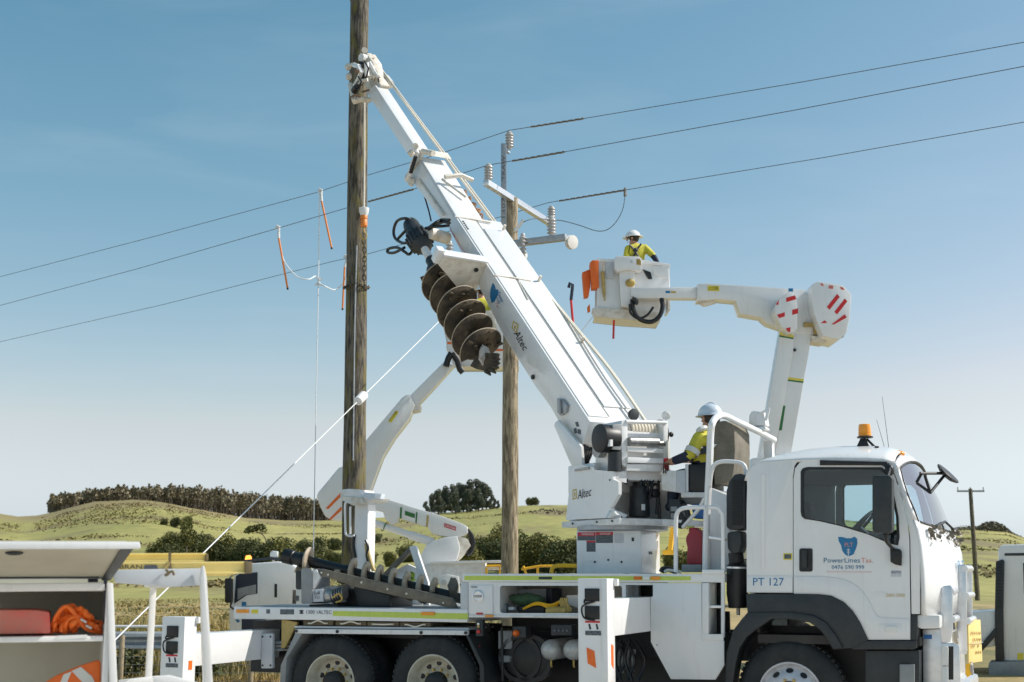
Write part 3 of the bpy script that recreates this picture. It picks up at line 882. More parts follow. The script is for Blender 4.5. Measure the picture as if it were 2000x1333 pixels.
# ---- high body in the middle
zb = T.P(1150, 1121).z
xL, xR = T.P(903, 1121).x, T.P(1411, 1121).x
z_low = T.P(1000, 1203).z
body_top = MB().box(xL, xR, 0, 2.45, zb - .085, zb).build('body_top_rail', 'white', CT, T, bevel=.01)
tp('reflective_strip', [(907, 1125), (1349, 1126), (1349, 1134), (907, 1133.5)], -.003, .002, 'lime', 0, body_top)
tp('side_lamp', rect(1238, 1126.5, 1252, 1132.5), -.018, .004, 'orange', .003, body_top)
tp('side_lamp', rect(1255, 1126, 1269, 1133), -.02, .004, 'lens', .003, body_top)
tp('side_lamp', rect(1271, 1126, 1288, 1133), -.02, .004, 'amber', .003, body_top)
tp('badge', rrect(1052, 1127, 1078, 1132, 2), -.008, .002, 'ink', 0, body_top)
# side frame with the open locker and the outrigger slot
tp('body_side', [(915, 1137.5), (1275, 1138.5), (1275, 1143), (1240, 1143), (1222, 1143), (1222, 1202), (915, 1203.5)], .012, .05, 'white', 0,
   holes=[rrect(976, 1144.5, 1215, 1198, 5)])
tp('end_post', [(899, 1138), (914, 1138), (914, 1192), (899, 1192)], .01, .4, 'pale_grey')
MB().box(xL + .05, T.P(1222, 1160).x, .052, 1.0, z_low - .02, z_low).build('locker_floor', 'white', CT, T)
MB().box(xL + .05, T.P(1222, 1160).x, .9, .94, z_low, zb - .09).build('locker_back', 'cream', CT, T)
for px in (968, 1219): MB().box(T.P(px, 1160).x - .01, T.P(px, 1160).x + .01, .055, .89, z_low, zb - .09).build('locker_side', 'white_worn', CT, T)
tp('locker_sill', [(915, 1202), (1222, 1201.5), (1222, 1206), (915, 1206.5)], -.006, .06, 'white_worn', .004)
tp('side_lamp', rect(947, 1201.5, 963, 1205.5), -.02, .0, 'amber', .003)
ld = tp('locker_door', rect(918, 1143.5, 962, 1200), -.004, .012, 'white', .006)
c = T.P(934, 1165, -.004)
MB().lathe(c, (0, -1, 0), [(.064, 0), (.064, .012), (.052, .016), (.05, .006), (.001, .004)], 28).build('latch_ring', 'alu', ld, T)
MB().box(c.x - .04, c.x + .04, c.y - .02, c.y - .004, c.z - .012, c.z + .012).build('latch_handle', 'steel', ld, T, bevel=.004)
tp('sticker', rect(930, 1197, 943, 1200.5), -.008, -.003, 'sticker_red', 0, ld)
tp('sticker', rect(920, 1146, 932, 1148), -.008, -.003, 'ink_faded', 0, ld)
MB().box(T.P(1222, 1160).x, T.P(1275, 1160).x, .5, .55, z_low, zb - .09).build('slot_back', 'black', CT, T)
tp('slot_plate', rect(1223, 1143, 1247, 1170), .3, .32, 'pale_grey', .003)
hp = tp('skirt_panel', [(1275, 1139), (1370, 1139.5), (1371, 1240), (1414, 1252), (1414.5, 1299), (1397, 1328), (1310, 1327), (1271, 1254), (1271, 1166), (1275, 1166)], -.01, .02, 'white', .004)
for px, py in ((1283, 1260), (1374, 1247.5), (1406, 1248)):
    p = T.P(px, py, -.012); MB().cyl(p, p + V((0, -.006, 0)), .008, None, 8).build('bolt', 'steel', hp, T)
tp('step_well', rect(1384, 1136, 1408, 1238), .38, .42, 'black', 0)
tp('step_side', [(1371, 1139), (1384, 1139), (1384, 1240), (1371, 1240)], -.015, .3, 'white', .006)
tp('step_plate', rect(1371, 1239, 1413, 1251), -.022, .0, 'white', .004)
tp('step_tread', rect(1384, 1183, 1409, 1188), .02, .36, 'alu', .003)

# ---- gear under the high body
mat('tank_grey', (.62, .61, .58), .38, .2, c2=(.48, .46, .43), scale=7)
for px, r_ in ((1073, 20.5), (1117, 20.5), (1152, 19)):
    c = T.P(px, 1270, .2); rr = r_ / 195
    MB().lathe(c + V((0, .02, 0)), (0, 1, 0), [(.001, -.085), (rr * .45, -.072), (rr * .75, -.045), (rr * .95, -.008), (rr, .03), (rr, .6), (.001, .65)], 28).build('air_tank', 'tank_grey', CT, T, smooth=60)
    MB().tube([c + V((0, .05, -rr)), c + V((0, .05, -rr - .05)), c + V((.01, .04, -rr - .07))], .01, 6).build('drain_valve', 'brass', CT, T)
for px, r_ in ((1018, 46), (1040, 46)):
    c = T.P(px, 1286, .3); rr = r_ / 190
    MB().lathe(c, (0, 1, 0), [(.05, -.05), (rr * .8, -.02), (rr * .82, -.05), (rr, -.05), (rr, .05), (.05, .05)], 36).build('hose_reel', 'black', CT, T)
tp('control_box', rect(1076, 1221, 1116, 1241.5), .02, .2, 'charcoal', .008)
cb = [o for o in CT.children if o.name.startswith('control_box')][0]
for k in range(4):
    p = T.P(1084 + k * 8, 1232, .02); MB().cyl(p, p - V((0, .014, 0)), .012, None, 8).build('button', 'ink_faded', cb, T)
bp_ = tp('button_panel', rect(929, 1211, 943, 1243), .0, .06, 'charcoal', .004)
for py, m in ((1219, 'alu'), (1224, 'brass'), (1234, 'red')):
    p = T.P(935.5, py, 0); MB().cyl(p, p - V((0, .02, 0)), .012 if m != 'red' else .019, None, 12).build('button', m, bp_, T)
tp('junction_box', rect(1001, 1224, 1027, 1246), .1, .25, 'charcoal', .008)
p = T.P(1009, 1237, .1); MB().lathe(p, (0, -1, 0), [(.034, 0), (.034, .03), (.02, .05), (.001, .052)], 18).build('orange_cap', 'orange', CT, T)
tp('valve_box', rect(973, 1233, 1000, 1268), .25, .5, 'mid_grey', .008)
tp('valve_box', rect(973, 1281, 1000, 1294), .25, .5, 'mid_grey', .008)
MB().cyl(T.P(980, 1226, .1), T.P(982, 1330, .1), .014).build('lever', 'chassis', CT, T)
for px, py in ((931, 1265), (932, 1278)):
    p = T.P(px, py, .1); MB().box(p.x - .03, p.x + .03, p.y, p.y + .02, p.z - .02, p.z + .02).build('tail_reflector', 'red', CT, T)
for px, py in ((1198, 1290), (1208, 1282), (1216, 1296), (1225, 1285), (1236, 1292)):
    p = T.P(px, py, .45); MB().tube([p + V((0, 0, -.1)), p, p + V((.002, 0, .01)), p + V((.02, 0, .12))], [.014, .014, .02, .018], 8).build('valve_spool', 'mid_grey', CT, T)
for k in range(7):
    a = T.P(1185 + k * 9, 1250, .35); b = T.P(1180 + k * 11, 1330, .35)
    MB().tube(arc([a, (a + b) / 2 + V((.08 * (-1) ** k, .05, 0)), b], 5), .016, 6).build('hydraulic_hose', 'hose', CT, T)
MB().tube([T.P(1273, 1256, .05), T.P(1310, 1318, .05)], .02, 6).build('stay_bar', 'chassis', CT, T)

# ---- outriggers
def outrigger(px_leg, py_top, px_face, px_entry, py_bt, py_bb, name_label, cap):
    """the beam's front face lies on one plane across the truck; the leg stands at its outer end"""
    xf = T.P(px_entry, (py_bt + py_bb) / 2, 0).x
    pr = T.X(px_face[1], 1250, xf)                     # outer end of the beam, front face
    yo = pr.y
    o = thing_part = MB()
    zt_ = T.X(px_face[1] + 4, py_bt, xf).z; zl = T.X(px_face[1] + 4, py_bb, xf).z
    ze = T.P(px_entry, py_bt + 2, 0).z
    o.box(xf - .26, xf, yo + .02, 1.2, zl, zt_)
    beam = o.build('outrigger_beam', 'white', CT, T, bevel=.012)
    xl = T.P(px_leg, 1250, yo - .13).x
    ztop = T.P(px_leg + 8, py_top, yo - .13).z
    leg = MB().box(xf - .27, xf + .012, yo - .15, yo + .06, .05, ztop).build('leg', 'white', beam, T, bevel=.01)
    MB().box(xf - .32, xf + .06, yo - .2, yo + .12, .012, .05).build('foot', 'galv', beam, T, bevel=.008)
    MB().box(xf - .06, xf + .05, yo + .03, yo + .09, ztop - .07, ztop - .004).build('cap', 'white', beam, T, bevel=.01)
    return beam, xf, yo, ztop
fb, fx, fy_, fz = outrigger(1147, 1130, (1172, 1195), 1271, 1170, 1243, '', None)
rb, rx, ry, rz_ = outrigger(328, 1205, (350, 375), 512, 1240, 1302, '', None)
def leg_stickers(beam, xf, yo, zt_):
    for dz, hh, m in ((.09, .115, 'black'), (.245, .12, 'black')):
        b = MB(); b.box(xf - .20, xf - .06, yo - .165, yo - .149, zt_ - dz - hh, zt_ - dz); q = b.build('latch_block', m, beam, T, bevel=.006)
    MB().box(xf - .20, xf - .06, yo - .154, yo - .149, zt_ - .395, zt_ - .378).build('sticker', 'sticker_red', beam, T)
    for dx in (-.17, -.10):
        MB().prism([V((xf + dx, yo - .154, zt_ - .405)), V((xf + dx + .016, yo - .154, zt_ - .405)), V((xf + dx + .028, yo - .154, zt_ - .452)), V((xf + dx + .01, yo - .154, zt_ - .455))], (0, .004, 0)).build('sticker', 'ink', beam, T)
    MB().box(xf - .20, xf - .05, yo - .154, yo - .149, zt_ - .505, zt_ - .465).build('sticker', 'sticker_dark', beam, T)
    MB().tube(arc([V((xf - .20, yo - .16, zt_ - .19)), V((xf - .19, yo - .18, zt_ - .22)), V((xf - .1, yo - .17, zt_ - .205)), V((xf - .215, yo - .18, zt_ - .25)), V((xf - .2, yo - .18, zt_ - .35)), V((xf - .1, yo - .17, zt_ - .37))], 5), .008, 6).build('cable', 'hose', beam, T)
leg_stickers(fb, fx, fy_, fz); leg_stickers(rb, rx, ry, rz_)
def reflector(beam, xf, yo, z0_, face):
    if face == 'near': q = [V((xf - .19, yo - .153, z0_)), V((xf - .115, yo - .153, z0_ - .03)), V((xf - .10, yo - .153, z0_ - .18)), V((xf - .18, yo - .153, z0_ - .14))]; e = (0, .004, 0)
    else: q = [V((xf + .015, yo - .06, z0_)), V((xf + .015, yo + .0, z0_ - .02)), V((xf + .015, yo + .0, z0_ - .22)), V((xf + .015, yo - .06, z0_ - .18))]; e = (-.004, 0, 0)
    MB().prism(q, e).build('reflector', 'orange', beam, T)
zz = T.X(1180, 1262, fx).z
zz -= .02
reflector(fb, fx, fy_, zz, 'near'); reflector(fb, fx, fy_, zz + .03, 'side'); reflector(fb, fx, fy_, zz - .31, 'near'); reflector(fb, fx, fy_, zz - .30, 'side')
p = T.X(356, 1298, rx); MB().box(rx + .01, rx + .016, ry - .06, ry - .0, p.z - .06, p.z + .03).build('reflector', 'orange', rb, T)
ec = tp('outrigger_housing', rrect(510, 1238, 532, 1306, 2), -.03, .02, 'pale_grey', .006)
for px, py in ((513, 1244), (528.5, 1244), (513, 1300), (528.5, 1300)):
    p = T.P(px, py, -.03); MB().cyl(p, p - V((0, .006, 0)), .012, None, 8).build('bolt', 'ink', ec, T)

# ---- cab
YF = 2.40
door_o = [(1550, 1160), (1550, 935), (1553, 915), (1562, 904), (1576, 899), (1732, 902), (1748, 932), (1762, 976), (1772, 1016), (1776, 1056), (1778, 1200), (1778, 1250), (1696, 1250), (1680, 1216), (1666, 1194), (1648, 1176), (1624, 1164), (1600, 1161)]
win = [(1565, 922), (1569, 916), (1578, 913.5), (1722, 914), (1734, 926), (1744, 960), (1754, 1010), (1756, 1050), (1753, 1065), (1738, 1062), (1696, 1044), (1640, 1027), (1600, 1018), (1573, 1014), (1567, 1009), (1565, 1000)]
rear_side = [(1458, 1158.5), (1457.5, 1000), (1459, 935), (1464, 917), (1475, 905), (1490, 899), (1548.8, 896), (1560, 898), (1552, 910), (1548.8, 930), (1548.8, 1159)]
corner = [(1734, 901.5), (1749, 903), (1760, 935), (1772, 975), (1784, 1018), (1790, 1040), (1797, 1070), (1797, 1200), (1780, 1200), (1777.5, 1056), (1773.5, 1016), (1763.5, 976), (1749.5, 932)]
def both(name, pts, m, holes=None, th=.035, bevel=0, y=0.0):
    a = None
    for near in (True, False):
        q = T.Ps(pts, 0); hs = [T.Ps(h, 0) for h in (holes or [])]
        yy = y if near else YF - y - th
        q = [V((p.x, yy, p.z)) for p in q]; hs = [[V((p.x, yy, p.z)) for p in h] for h in hs]
        mb = MB()
        if hs: mb.holed(q, hs, (0, th, 0))
        else: mb.prism(q, (0, th, 0))
        o = mb.build(name, m, CT, T, bevel=bevel)
        if near: a = o
    return a
door = both('door', door_o, 'white', [win], .035)
both('cab_side_panel', rear_side, 'white', None, .035, .012)
both('cab_corner_panel', corner, 'white', None, .04, .01)
def inset(pts, d):
    cx = sum(p[0] for p in pts) / len(pts); cy = sum(p[1] for p in pts) / len(pts)
    return [(x + (cx - x) * d, y + (cy - y) * d) for x, y in pts]
both('window_seal', inset(win, -.012), 'black', [inset(win, .045)], .012, y=-.004)
both('side_window', inset(win, .03), 'glass', None, .005, y=.012)
# door detail
line = T.Ps([(1551, 1126), (1600, 1126.5), (1624, 1128), (1648, 1132), (1668, 1141), (1684, 1154), (1698, 1176), (1708, 1196), (1714, 1204), (1722, 1207), (1777, 1209)], -.001)
lowdoor = T.Ps([(1777, 1209), (1777, 1248), (1697, 1248), (1681, 1214), (1667, 1192), (1649, 1174.5), (1624, 1162.5), (1600, 1159.5), (1551, 1158.5)], -.001)
MB().prism([V((p.x, -.008, p.z)) for p in line + lowdoor], (0, .0075, 0)).build('lower_trim', 'white', door, T, bevel=.003)
MB().prism([V((p.x, -.008, p.z)) for p in T.Ps(rect(1459, 1125.5, 1548, 1157.5))], (0, .0075, 0)).build('lower_trim', 'white', CT, T, bevel=.003)
text_px('lettering', 'PT 127', T, [(1471, 1144), (1531, 1144.5), (1471, 1129)], -.008, 'logo_blue', CT)
tp('side_rib', rrect(1486, 925, 1494, 1112, 4), -.008, .004, 'white', .004)
hd = tp('handle_recess', rrect(1561, 1071.5, 1587, 1117, 4), -.006, .004, 'black', 0, door)
tp('handle', rrect(1566, 1075, 1576, 1109, 3), -.035, -.012, 'charcoal', .004, door)
mv = [(1637, 1049), (1646, 1049.5), (1654, 1052), (1663, 1051.5), (1669, 1048.5), (1674, 1053), (1674.5, 1062), (1672.5, 1070), (1670, 1076), (1667, 1083), (1661, 1086), (1656, 1087), (1650, 1083), (1645, 1076), (1642.5, 1065), (1638, 1057)]
tp('state_map_emblem', mv, -.003, .002, 'logo_blue', 0, door)
text_px('lettering', 'PLT', T, [(1650, 1068.5), (1666, 1068.5), (1650, 1060.5)], -.003, 'pink', door, .003)
tp('tower_mark', [(1656.3, 1072), (1657.5, 1072), (1657.7, 1086), (1656.1, 1086)], -.006, -.002, 'white', 0, door)
for k in range(3): tp('tower_mark', rect(1653.5, 1073 + 3.2 * k, 1660.5, 1073.8 + 3.2 * k), -.006, -.002, 'white', 0, door)
text_px('lettering', 'PowerLines', T, [(1609, 1099.5), (1680, 1099.5), (1609, 1090)], 0, 'lettering_blue', door)
text_px('lettering', 'Tas.', T, [(1682, 1099.5), (1705, 1099.5), (1682, 1090.5)], 0, 'pink', door)
text_px('lettering', '0476 590 999', T, [(1624.5, 1112), (1688, 1112), (1624.5, 1104.5)], 0, 'lettering_blue', door)
text_px('lettering', 'Tasmanian Owned and Operated', T, [(1614, 1119), (1702, 1119.5), (1614, 1115.5)], 0, 'pink', door)
tp('sticker', rect(1740, 1115, 1760.5, 1127), -.003, .002, 'pale_grey', 0, door)
text_px('lettering', 'AUTO', T, [(1741, 1120.5), (1759.5, 1120.5), (1741, 1115.8)], -.004, 'ink', door)
text_px('lettering', 'FVZ', T, [(1708, 1161), (1728, 1161.5), (1708, 1156)], 0, 'alu', door, .008)
text_px('lettering', '260-300', T, [(1730, 1166), (1767, 1166.5), (1730, 1159.5)], 0, 'gold', door, .008)
tp('side_lamp', rrect(1718, 1219, 1763, 1240, 3), -.012, -.004, 'white', .002, door)
tp('side_lamp', rrect(1729, 1223, 1752, 1236, 3), -.024, -.006, 'lens', .003, door)
tp('sticker', rect(1530, 1081, 1547, 1094), -.003, .002, 'sticker_yellow', 0, CT)
tp('sticker', rect(1532, 1083, 1545, 1092), -.0045, -.002, 'sticker_dark', 0, CT)
tp('weather_visor', [(1601, 899), (1622, 900), (1732, 902.5), (1739, 916), (1733, 916), (1722, 909), (1601, 909)], -.03, -.004, 'black', .004)
# roof, front, back
def gy(y): return 1 - abs(2 * y / YF - 1) ** 3.2
ys = [0.002, .03, .08, .18, .36, .6, .9, 1.2, 1.5, 1.8, 2.04, 2.22, 2.32, 2.37, YF - .002]
rx_ = [(4.640, 2.55, 2.58), (4.665, 2.63, 2.68), (4.72, 2.685, 2.76), (4.82, 2.71, 2.81), (5.0, 2.72, 2.86), (5.2, 2.72, 2.90), (5.5, 2.715, 2.915), (5.8, 2.70, 2.905), (5.95, 2.69, 2.88), (6.06, 2.67, 2.84)]
MB().grid([[V((x, y, ze + (zm - ze) * gy(y) ** .7)) for y in ys] for x, ze, zm in rx_]).build('roof', 'white', CT, T, smooth=60, thick=.03)
fr_rows = [(6.06, 2.67, 6.06, 2.84), (6.075, 2.61, 6.14, 2.76), (6.09, 2.50, 6.22, 2.60), (6.12, 2.36, 6.31, 2.40), (6.165, 2.24, 6.37, 2.22), (6.195, 2.145, 6.42, 2.06), (6.215, 2.06, 6.455, 1.98), (6.235, 1.9, 6.49, 1.85), (6.245, 1.7, 6.505, 1.68), (6.245, 1.5, 6.50, 1.5), (6.235, 1.28, 6.47, 1.28)]
def front_pt(row, y):
    xe, ze, xm, zm = row; g_ = (1 - abs(2 * y / YF - 1) ** 2.3) ** .85
    return V((xe + (xm - xe) * g_, y, ze + (zm - ze) * g_))
MB().grid([[front_pt(r, y) for y in ys] for r in fr_rows[5:]]).build('front_panel', 'white', CT, T, smooth=60, thick=.03)
MB().grid([[front_pt(r, y) for y in ys] for r in fr_rows[:2]]).build('windscreen_header', 'white', CT, T, smooth=60, thick=.03)
gys = [y for y in ys if .05 < y < 2.35]
MB().grid([[front_pt(r, y) for y in gys] for r in fr_rows[1:6]]).build('windscreen', 'windscreen', CT, T, smooth=60)
for yv in (ys[:3], ys[-3:]):
    MB().grid([[front_pt(r, y) for y in yv] for r in fr_rows[1:6]]).build('windscreen_pillar', 'white', CT, T, smooth=60, thick=.03)
mb = MB()
for yv in (.055, 2.345): mb.tube([front_pt(r, yv) + V((.01, 0, 0)) for r in fr_rows[1:6]], .014, 6)
mb.tube([front_pt(fr_rows[5], y) + V((.012, 0, 0)) for y in gys], .014, 6); mb.tube([front_pt(fr_rows[1], y) + V((.012, 0, 0)) for y in gys], .012, 6)
mb.build('windscreen_seal', 'black', CT, T)
MB().box(4.645, 4.685, .03, YF - .03, 1.12, 2.66).build('cab_back', 'white', CT, T)
MB().box(4.7, 6.2, .05, YF - .05, 1.0, 1.08).build('cab_floor', 'interior', CT, T)
MB().box(4.69, 4.72, .06, YF - .06, 1.1, 2.62).build('cab_lining', 'interior', CT, T)
MB().box(4.72, 6.0, .06, YF - .06, 2.63, 2.65).build('headliner', 'headliner', CT, T)
mb = MB(); mb.box(5.95, 6.19, .08, YF - .08, 1.2, 1.98); mb.box(5.86, 6.1, .1, .9, 1.5, 2.06)
mb.build('dashboard', 'charcoal', CT, T, bevel=.05)
for y in (.28, 1.55):
    s_ = MB(); s_.box(5.0, 5.5, y, y + .5, 1.35, 1.55); s_.prism([V((5.0, y, 1.5)), V((5.14, y, 1.5)), V((5.02, y, 2.2)), V((4.9, y, 2.2))], (0, .5, 0)); s_.box(4.86, 4.96, y + .12, y + .38, 2.22, 2.42)
    s_.build('cab_seat', 'interior', CT, T, bevel=.04)
c = V((5.62, .55, 2.10)); ax = V((-.72, 0, .7)).normalized(); u, w_, _ = basis(ax)
mb = MB(); mb.tube([c + (u * math.cos(a) + w_ * math.sin(a)) * .22 for a in [2 * math.pi * k / 28 for k in range(28)]], .016, 8, closed=True)
mb.cyl(c - ax * .3, c, .03); 
for a in (0, 2.1, 4.2): mb.cyl(c, c + (u * math.cos(a) + w_ * math.sin(a)) * .21, .014)
mb.build('steering_wheel', 'charcoal', CT, T)
# guard over the front wheel, step, sill
flare = [(1458, 1160), (1550, 1161), (1600, 1162), (1624, 1165), (1648, 1177), (1666, 1195), (1680, 1217), (1696, 1251), (1664, 1266), (1628, 1269), (1614, 1245), (1600, 1228), (1582, 1216), (1540, 1210), (1506, 1210), (1478, 1229), (1458, 1245), (1444, 1267), (1436, 1301), (1430, 1345), (1417, 1345), (1420, 1277), (1432, 1233), (1450, 1209), (1461, 1197)]
for near in (True, False):
    q = T.Ps(flare, 0); MB().prism([V((p.x, -.03 if near else YF - .25, p.z)) for p in q], (0, .28, 0)).build('wheel_guard', 'charcoal', CT, T, bevel=.01)
fl2 = T.Ps([(1463, 1197), (1508, 1196), (1545, 1196), (1590, 1203), (1612, 1216), (1630, 1238), (1646, 1266), (1628, 1269), (1614, 1245), (1600, 1228), (1582, 1216), (1540, 1210), (1506, 1210), (1478, 1229), (1458, 1245), (1444, 1267), (1436, 1301), (1430, 1345), (1417, 1345), (1420, 1277), (1432, 1233), (1450, 1209)], -.06)
MB().prism(fl2, (0, .04, 0)).build('guard_lip', 'charcoal', CT, T, bevel=.012)
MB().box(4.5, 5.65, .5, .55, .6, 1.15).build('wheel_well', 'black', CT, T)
tp('sill', [(1664, 1252), (1790, 1252), (1790, 1262), (1786, 1269), (1664, 1269)], -.02, .4, 'charcoal', .008)
tp('door_pillar_base', rect(1779, 1201, 1791, 1252), .0, .3, 'charcoal', .006)
tp('step_box', rect(1690, 1271, 1796, 1350), .06, .5, 'charcoal', .01)
tp('step_box', rect(1757, 1298, 1786, 1345), .02, .06, 'mid_grey', .006)
tp('bumper_end', [(1791, 1201), (1836, 1202), (1836, 1228), (1800, 1229), (1791, 1226)], .03, .5, 'white', .02)
MB().box(6.2, 6.42, .34, 2.06, .62, 1.1).build('bumper', 'white', CT, T, bevel=.03)
MB().box(6.0, 6.34, .36, 2.04, .5, 1.27).build('bumper_core', 'black', CT, T)
# mirrors
mr = MB().prism([V((p.x, -.30, p.z)) for p in T.Ps(rrect(1703, 928, 1743, 1042, 9, 4), -.30)], (0, .16, 0)).build('side_mirror', 'charcoal', CT, T, bevel=.03)
MB().tube(arc([T.P(1732, 1040, -.2), T.P(1731, 1056, -.19), T.P(1738, 1066, -.12), T.P(1748, 1076, -.02)], 5), .017, 8).build('mirror_arm', 'black', mr, T)
tp('mirror_mount', [(1738, 1070), (1757, 1073), (1761, 1078), (1760, 1106), (1748, 1103), (1739, 1098)], -.05, .0, 'black', .01, mr)
MB().tube([T.P(1736, 912, -.02), T.P(1738, 918, -.1), T.P(1734, 932, -.2)], .014, 8).build('mirror_arm', 'black', mr, T)
p = T.P(1737, 919, -.05); MB().ball(p, .055, (.8, .6, 1)).build('mirror_mount', 'black', mr, T)
mf = MB()
cm = T.P(1852, 925, .33)
for a, b in (((1797, 925), (1846, 925)), ((1806, 928), (1817, 963)), ((1817, 963), (1846, 927)), ((1790, 943), (1817, 963)), ((1790, 943), (1800, 925))):
    mf.cyl(T.P(a[0], a[1], .06), T.P(b[0], b[1], .3 if b[0] > 1840 else .08), .014, None, 8)
mf = mf.build('front_mirror', 'black', CT, T)
ax = V((.72, -.1, .7)).normalized()
MB().lathe(cm, ax, [(.001, -.05), (.07, -.04), (.12, -.015), (.128, 0), (.12, .006)], 24).build('mirror_shell', 'black', mf, T)
MB().lathe(cm, -ax, [(.001, .02), (.06, .012), (.118, -.004)], 24).build('mirror_glass', 'mirror', mf, T)
# beacon, roof lamps, aerials
bc = tp('beacon_bracket', [(1672, 889), (1673, 872), (1680, 857), (1690, 856), (1697, 872), (1698, 889)], .5, .56, 'black', .006)
tp('beacon_stay', [(1690, 858), (1695, 857), (1717, 879), (1712, 881)], .55, .6, 'black', .003, bc)
c = T.P(1689.5, 856, .53)
MB().lathe(c, (0, 0, 1), [(.075, 0), (.08, .012), (.06, .02)], 20).build('beacon_base', 'black', bc, T)
MB().lathe(c + V((0, 0, .016)), (0, 0, 1), [(.062, 0), (.064, .02), (.06, .03), (.063, .04), (.06, .05), (.062, .06), (.056, .115), (.05, .12), (.001, .122)], 24).build('beacon_lens', 'amber', bc, T)
p = T.P(1754, 887, .5); MB().ball(p, .05, (1.3, 1, .7)).build('marker_lamp', 'amber', CT, T)
p = T.P(1713, 886, .35); MB().cyl(p, p + V((0, 0, .07)), .03, .02, 10).build('aerial_mount', 'black', CT, T)
for a, b in (((1737, 884), (1723, 775)), ((1731, 886), (1712, 820))):
    MB().cyl(T.P(a[0], a[1], .9), T.P(b[0], b[1], .9), .0035, .002, 5).build('aerial', 'ink_faded', CT, T)
# wipers and dead leaves at the foot of the windscreen
mb = MB()
mb.tube([front_pt(fr_rows[5], .35) + V((.04, 0, 0)), front_pt(fr_rows[4], .9) + V((.04, 0, -.06)), front_pt(fr_rows[5], 1.1) + V((.05, 0, .02))], .012, 6)
mb.build('wiper', 'black', CT, T); mb = MB()
mb.tube([front_pt(fr_rows[5], 1.0) + V((.04, 0, 0)), front_pt(fr_rows[5], 1.7) + V((.05, 0, .05))], .012, 6)
mb.build('wiper', 'black', CT, T); mb = MB()
for k in range(60):
    y = random.uniform(.15, 1.3); q = front_pt(fr_rows[6], y) + V((random.uniform(.01, .07), 0, random.uniform(-.06, .1)))
    leaf(mb, q, .03)
tag(mb.build('dead_leaves', 'cradle', None, T), 'dead leaves and twigs gathered at the foot of the windscreen', 'leaves', kind='stuff')
text_on('lettering', 'PLT', T, front_pt(fr_rows[8], .75) + V((.03, 0, .0)), V((.03, .3, 0)), V((0, 0, .1)), 'logo_blue', CT, (0, 0, 0), 0)
# snorkel behind the cab
sn = MB().prism(T.Ps([(1418, 1030), (1418, 960), (1423, 942), (1434, 927), (1446, 925), (1456, 928), (1456, 1032), (1440, 1036), (1424, 1035)], .1), (0, .3, 0)).build('air_intake', 'charcoal', CT, T, bevel=.025)
for k in range(22):
    py = 938 + k * 4.1
    tp('louvre', rect(1429, py, 1450, py + 1.6), .085, .11, 'black', 0, sn)
tp('intake_bowl', [(1419, 1040), (1446, 1036), (1449, 1060), (1444, 1080), (1430, 1084), (1420, 1072)], .08, .35, 'charcoal', .03, sn)
MB().tube([T.P(1437, 1080, .22), T.P(1439, 1100, .22), T.P(1440, 1106, .22), T.P(1440, 1160, .22), T.P(1441, 1188, .22)], [.075, .075, .105, .105, .09], 14).build('intake_pipe', 'black', sn, T)
MB().cyl(T.P(1440, 1107.5, .22), T.P(1440, 1111, .22), .112, None, 16).build('hose_clamp', 'alu', sn, T)
MB().cyl(T.P(1442, 1188, .2), T.P(1442, 1202, .2), .018).build('drain_tube', 'steel', sn, T)
mb = MB()
for k in range(9): mb.tube([T.P(1452 + 5 * math.cos(a), 1094 + k * 4.4, .3 + .04 * math.sin(a)) for a in [2 * math.pi * j / 10 for j in range(10)]], .01, 5, closed=True)
mb.build('bellows', 'mid_grey', sn, T)

# ---- bull bar
wing = T.Ps([(1838.5, 1148), (1843, 1144.5), (1857, 1143.5), (1861, 1151), (1861, 1232), (1856, 1255), (1834, 1257), (1834, 1238)], .28)
mid = T.Ps([(1869, 1108), (1873, 1104), (1885, 1102), (1888, 1108), (1888, 1278), (1876, 1280), (1871, 1240), (1866, 1200)], .85)
bbo = MB().prism(mid, (0, .03, 0)).build('bull_bar', 'alu', CT, T, bevel=.008)
for q_, dy in ((mid, .7), (wing, 0), (wing, 1.85)): MB().prism([p + V((0, dy, 0)) for p in q_], (0, .03, 0)).build('bar_plate', 'alu', bbo, T, bevel=.008)
def bbtube(pa, pb, ya, yb, r=.03):
    MB().cyl(T.P(pa[0], pa[1], ya), T.P(pb[0], pb[1], yb), r, None, 12).build('bar_tube', 'alu', bbo, T)
zt1 = T.P(1884, 1111, .86).z; xt1 = T.P(1884, 1111, .86).x
for z_ in (zt1, zt1 - .26, zt1 - .5): MB().cyl((xt1, .84, z_), (xt1, 1.6, z_), .032, None, 12).build('bar_tube', 'alu', bbo, T)
xt2 = T.P(1856, 1155, .3).x; zt2 = T.P(1856, 1155, .3).z
for dz in (0, -.26):
    for ya, yb in ((.29, .87), (1.56, 2.15)): MB().cyl((xt2 + (0 if ya < 1 else 0), ya, zt2 + dz), (xt2, yb, zt2 + dz), .034, None, 12).build('bar_tube', 'alu', bbo, T)
bl = MB().box(xt2 - .3, xt2 + .06, .1, 2.3, .35, .62).build('bar_channel', 'alu', bbo, T, bevel=.04)
sp = tp('bar_wing', [(1802, 1230), (1836, 1229), (1838, 1257), (1862, 1256), (1874, 1262), (1876, 1335), (1862, 1350), (1803, 1350)], .26, .3, 'alu', .01, bbo)
tp('sticker', rect(1804, 1240, 1820, 1248.5), .255, .262, 'blue', 0, bbo)
tp('bar_slot', rect(1853, 1263, 1862, 1328), .252, .262, 'black', 0, bbo)
tp('headlamp', rrect(1839, 1263, 1852, 1300, 4), .2, .262, 'lens', .01, bbo)
tp('headlamp', rrect(1839, 1302, 1852, 1340, 4), .2, .262, 'lens', .01, bbo)
ysn = MB(); 
a, b, c, d = T.P(1891, 1210, .95), T.P(1915, 1211, 1.5), T.P(1919, 1292, 1.5), T.P(1893, 1296, .95)
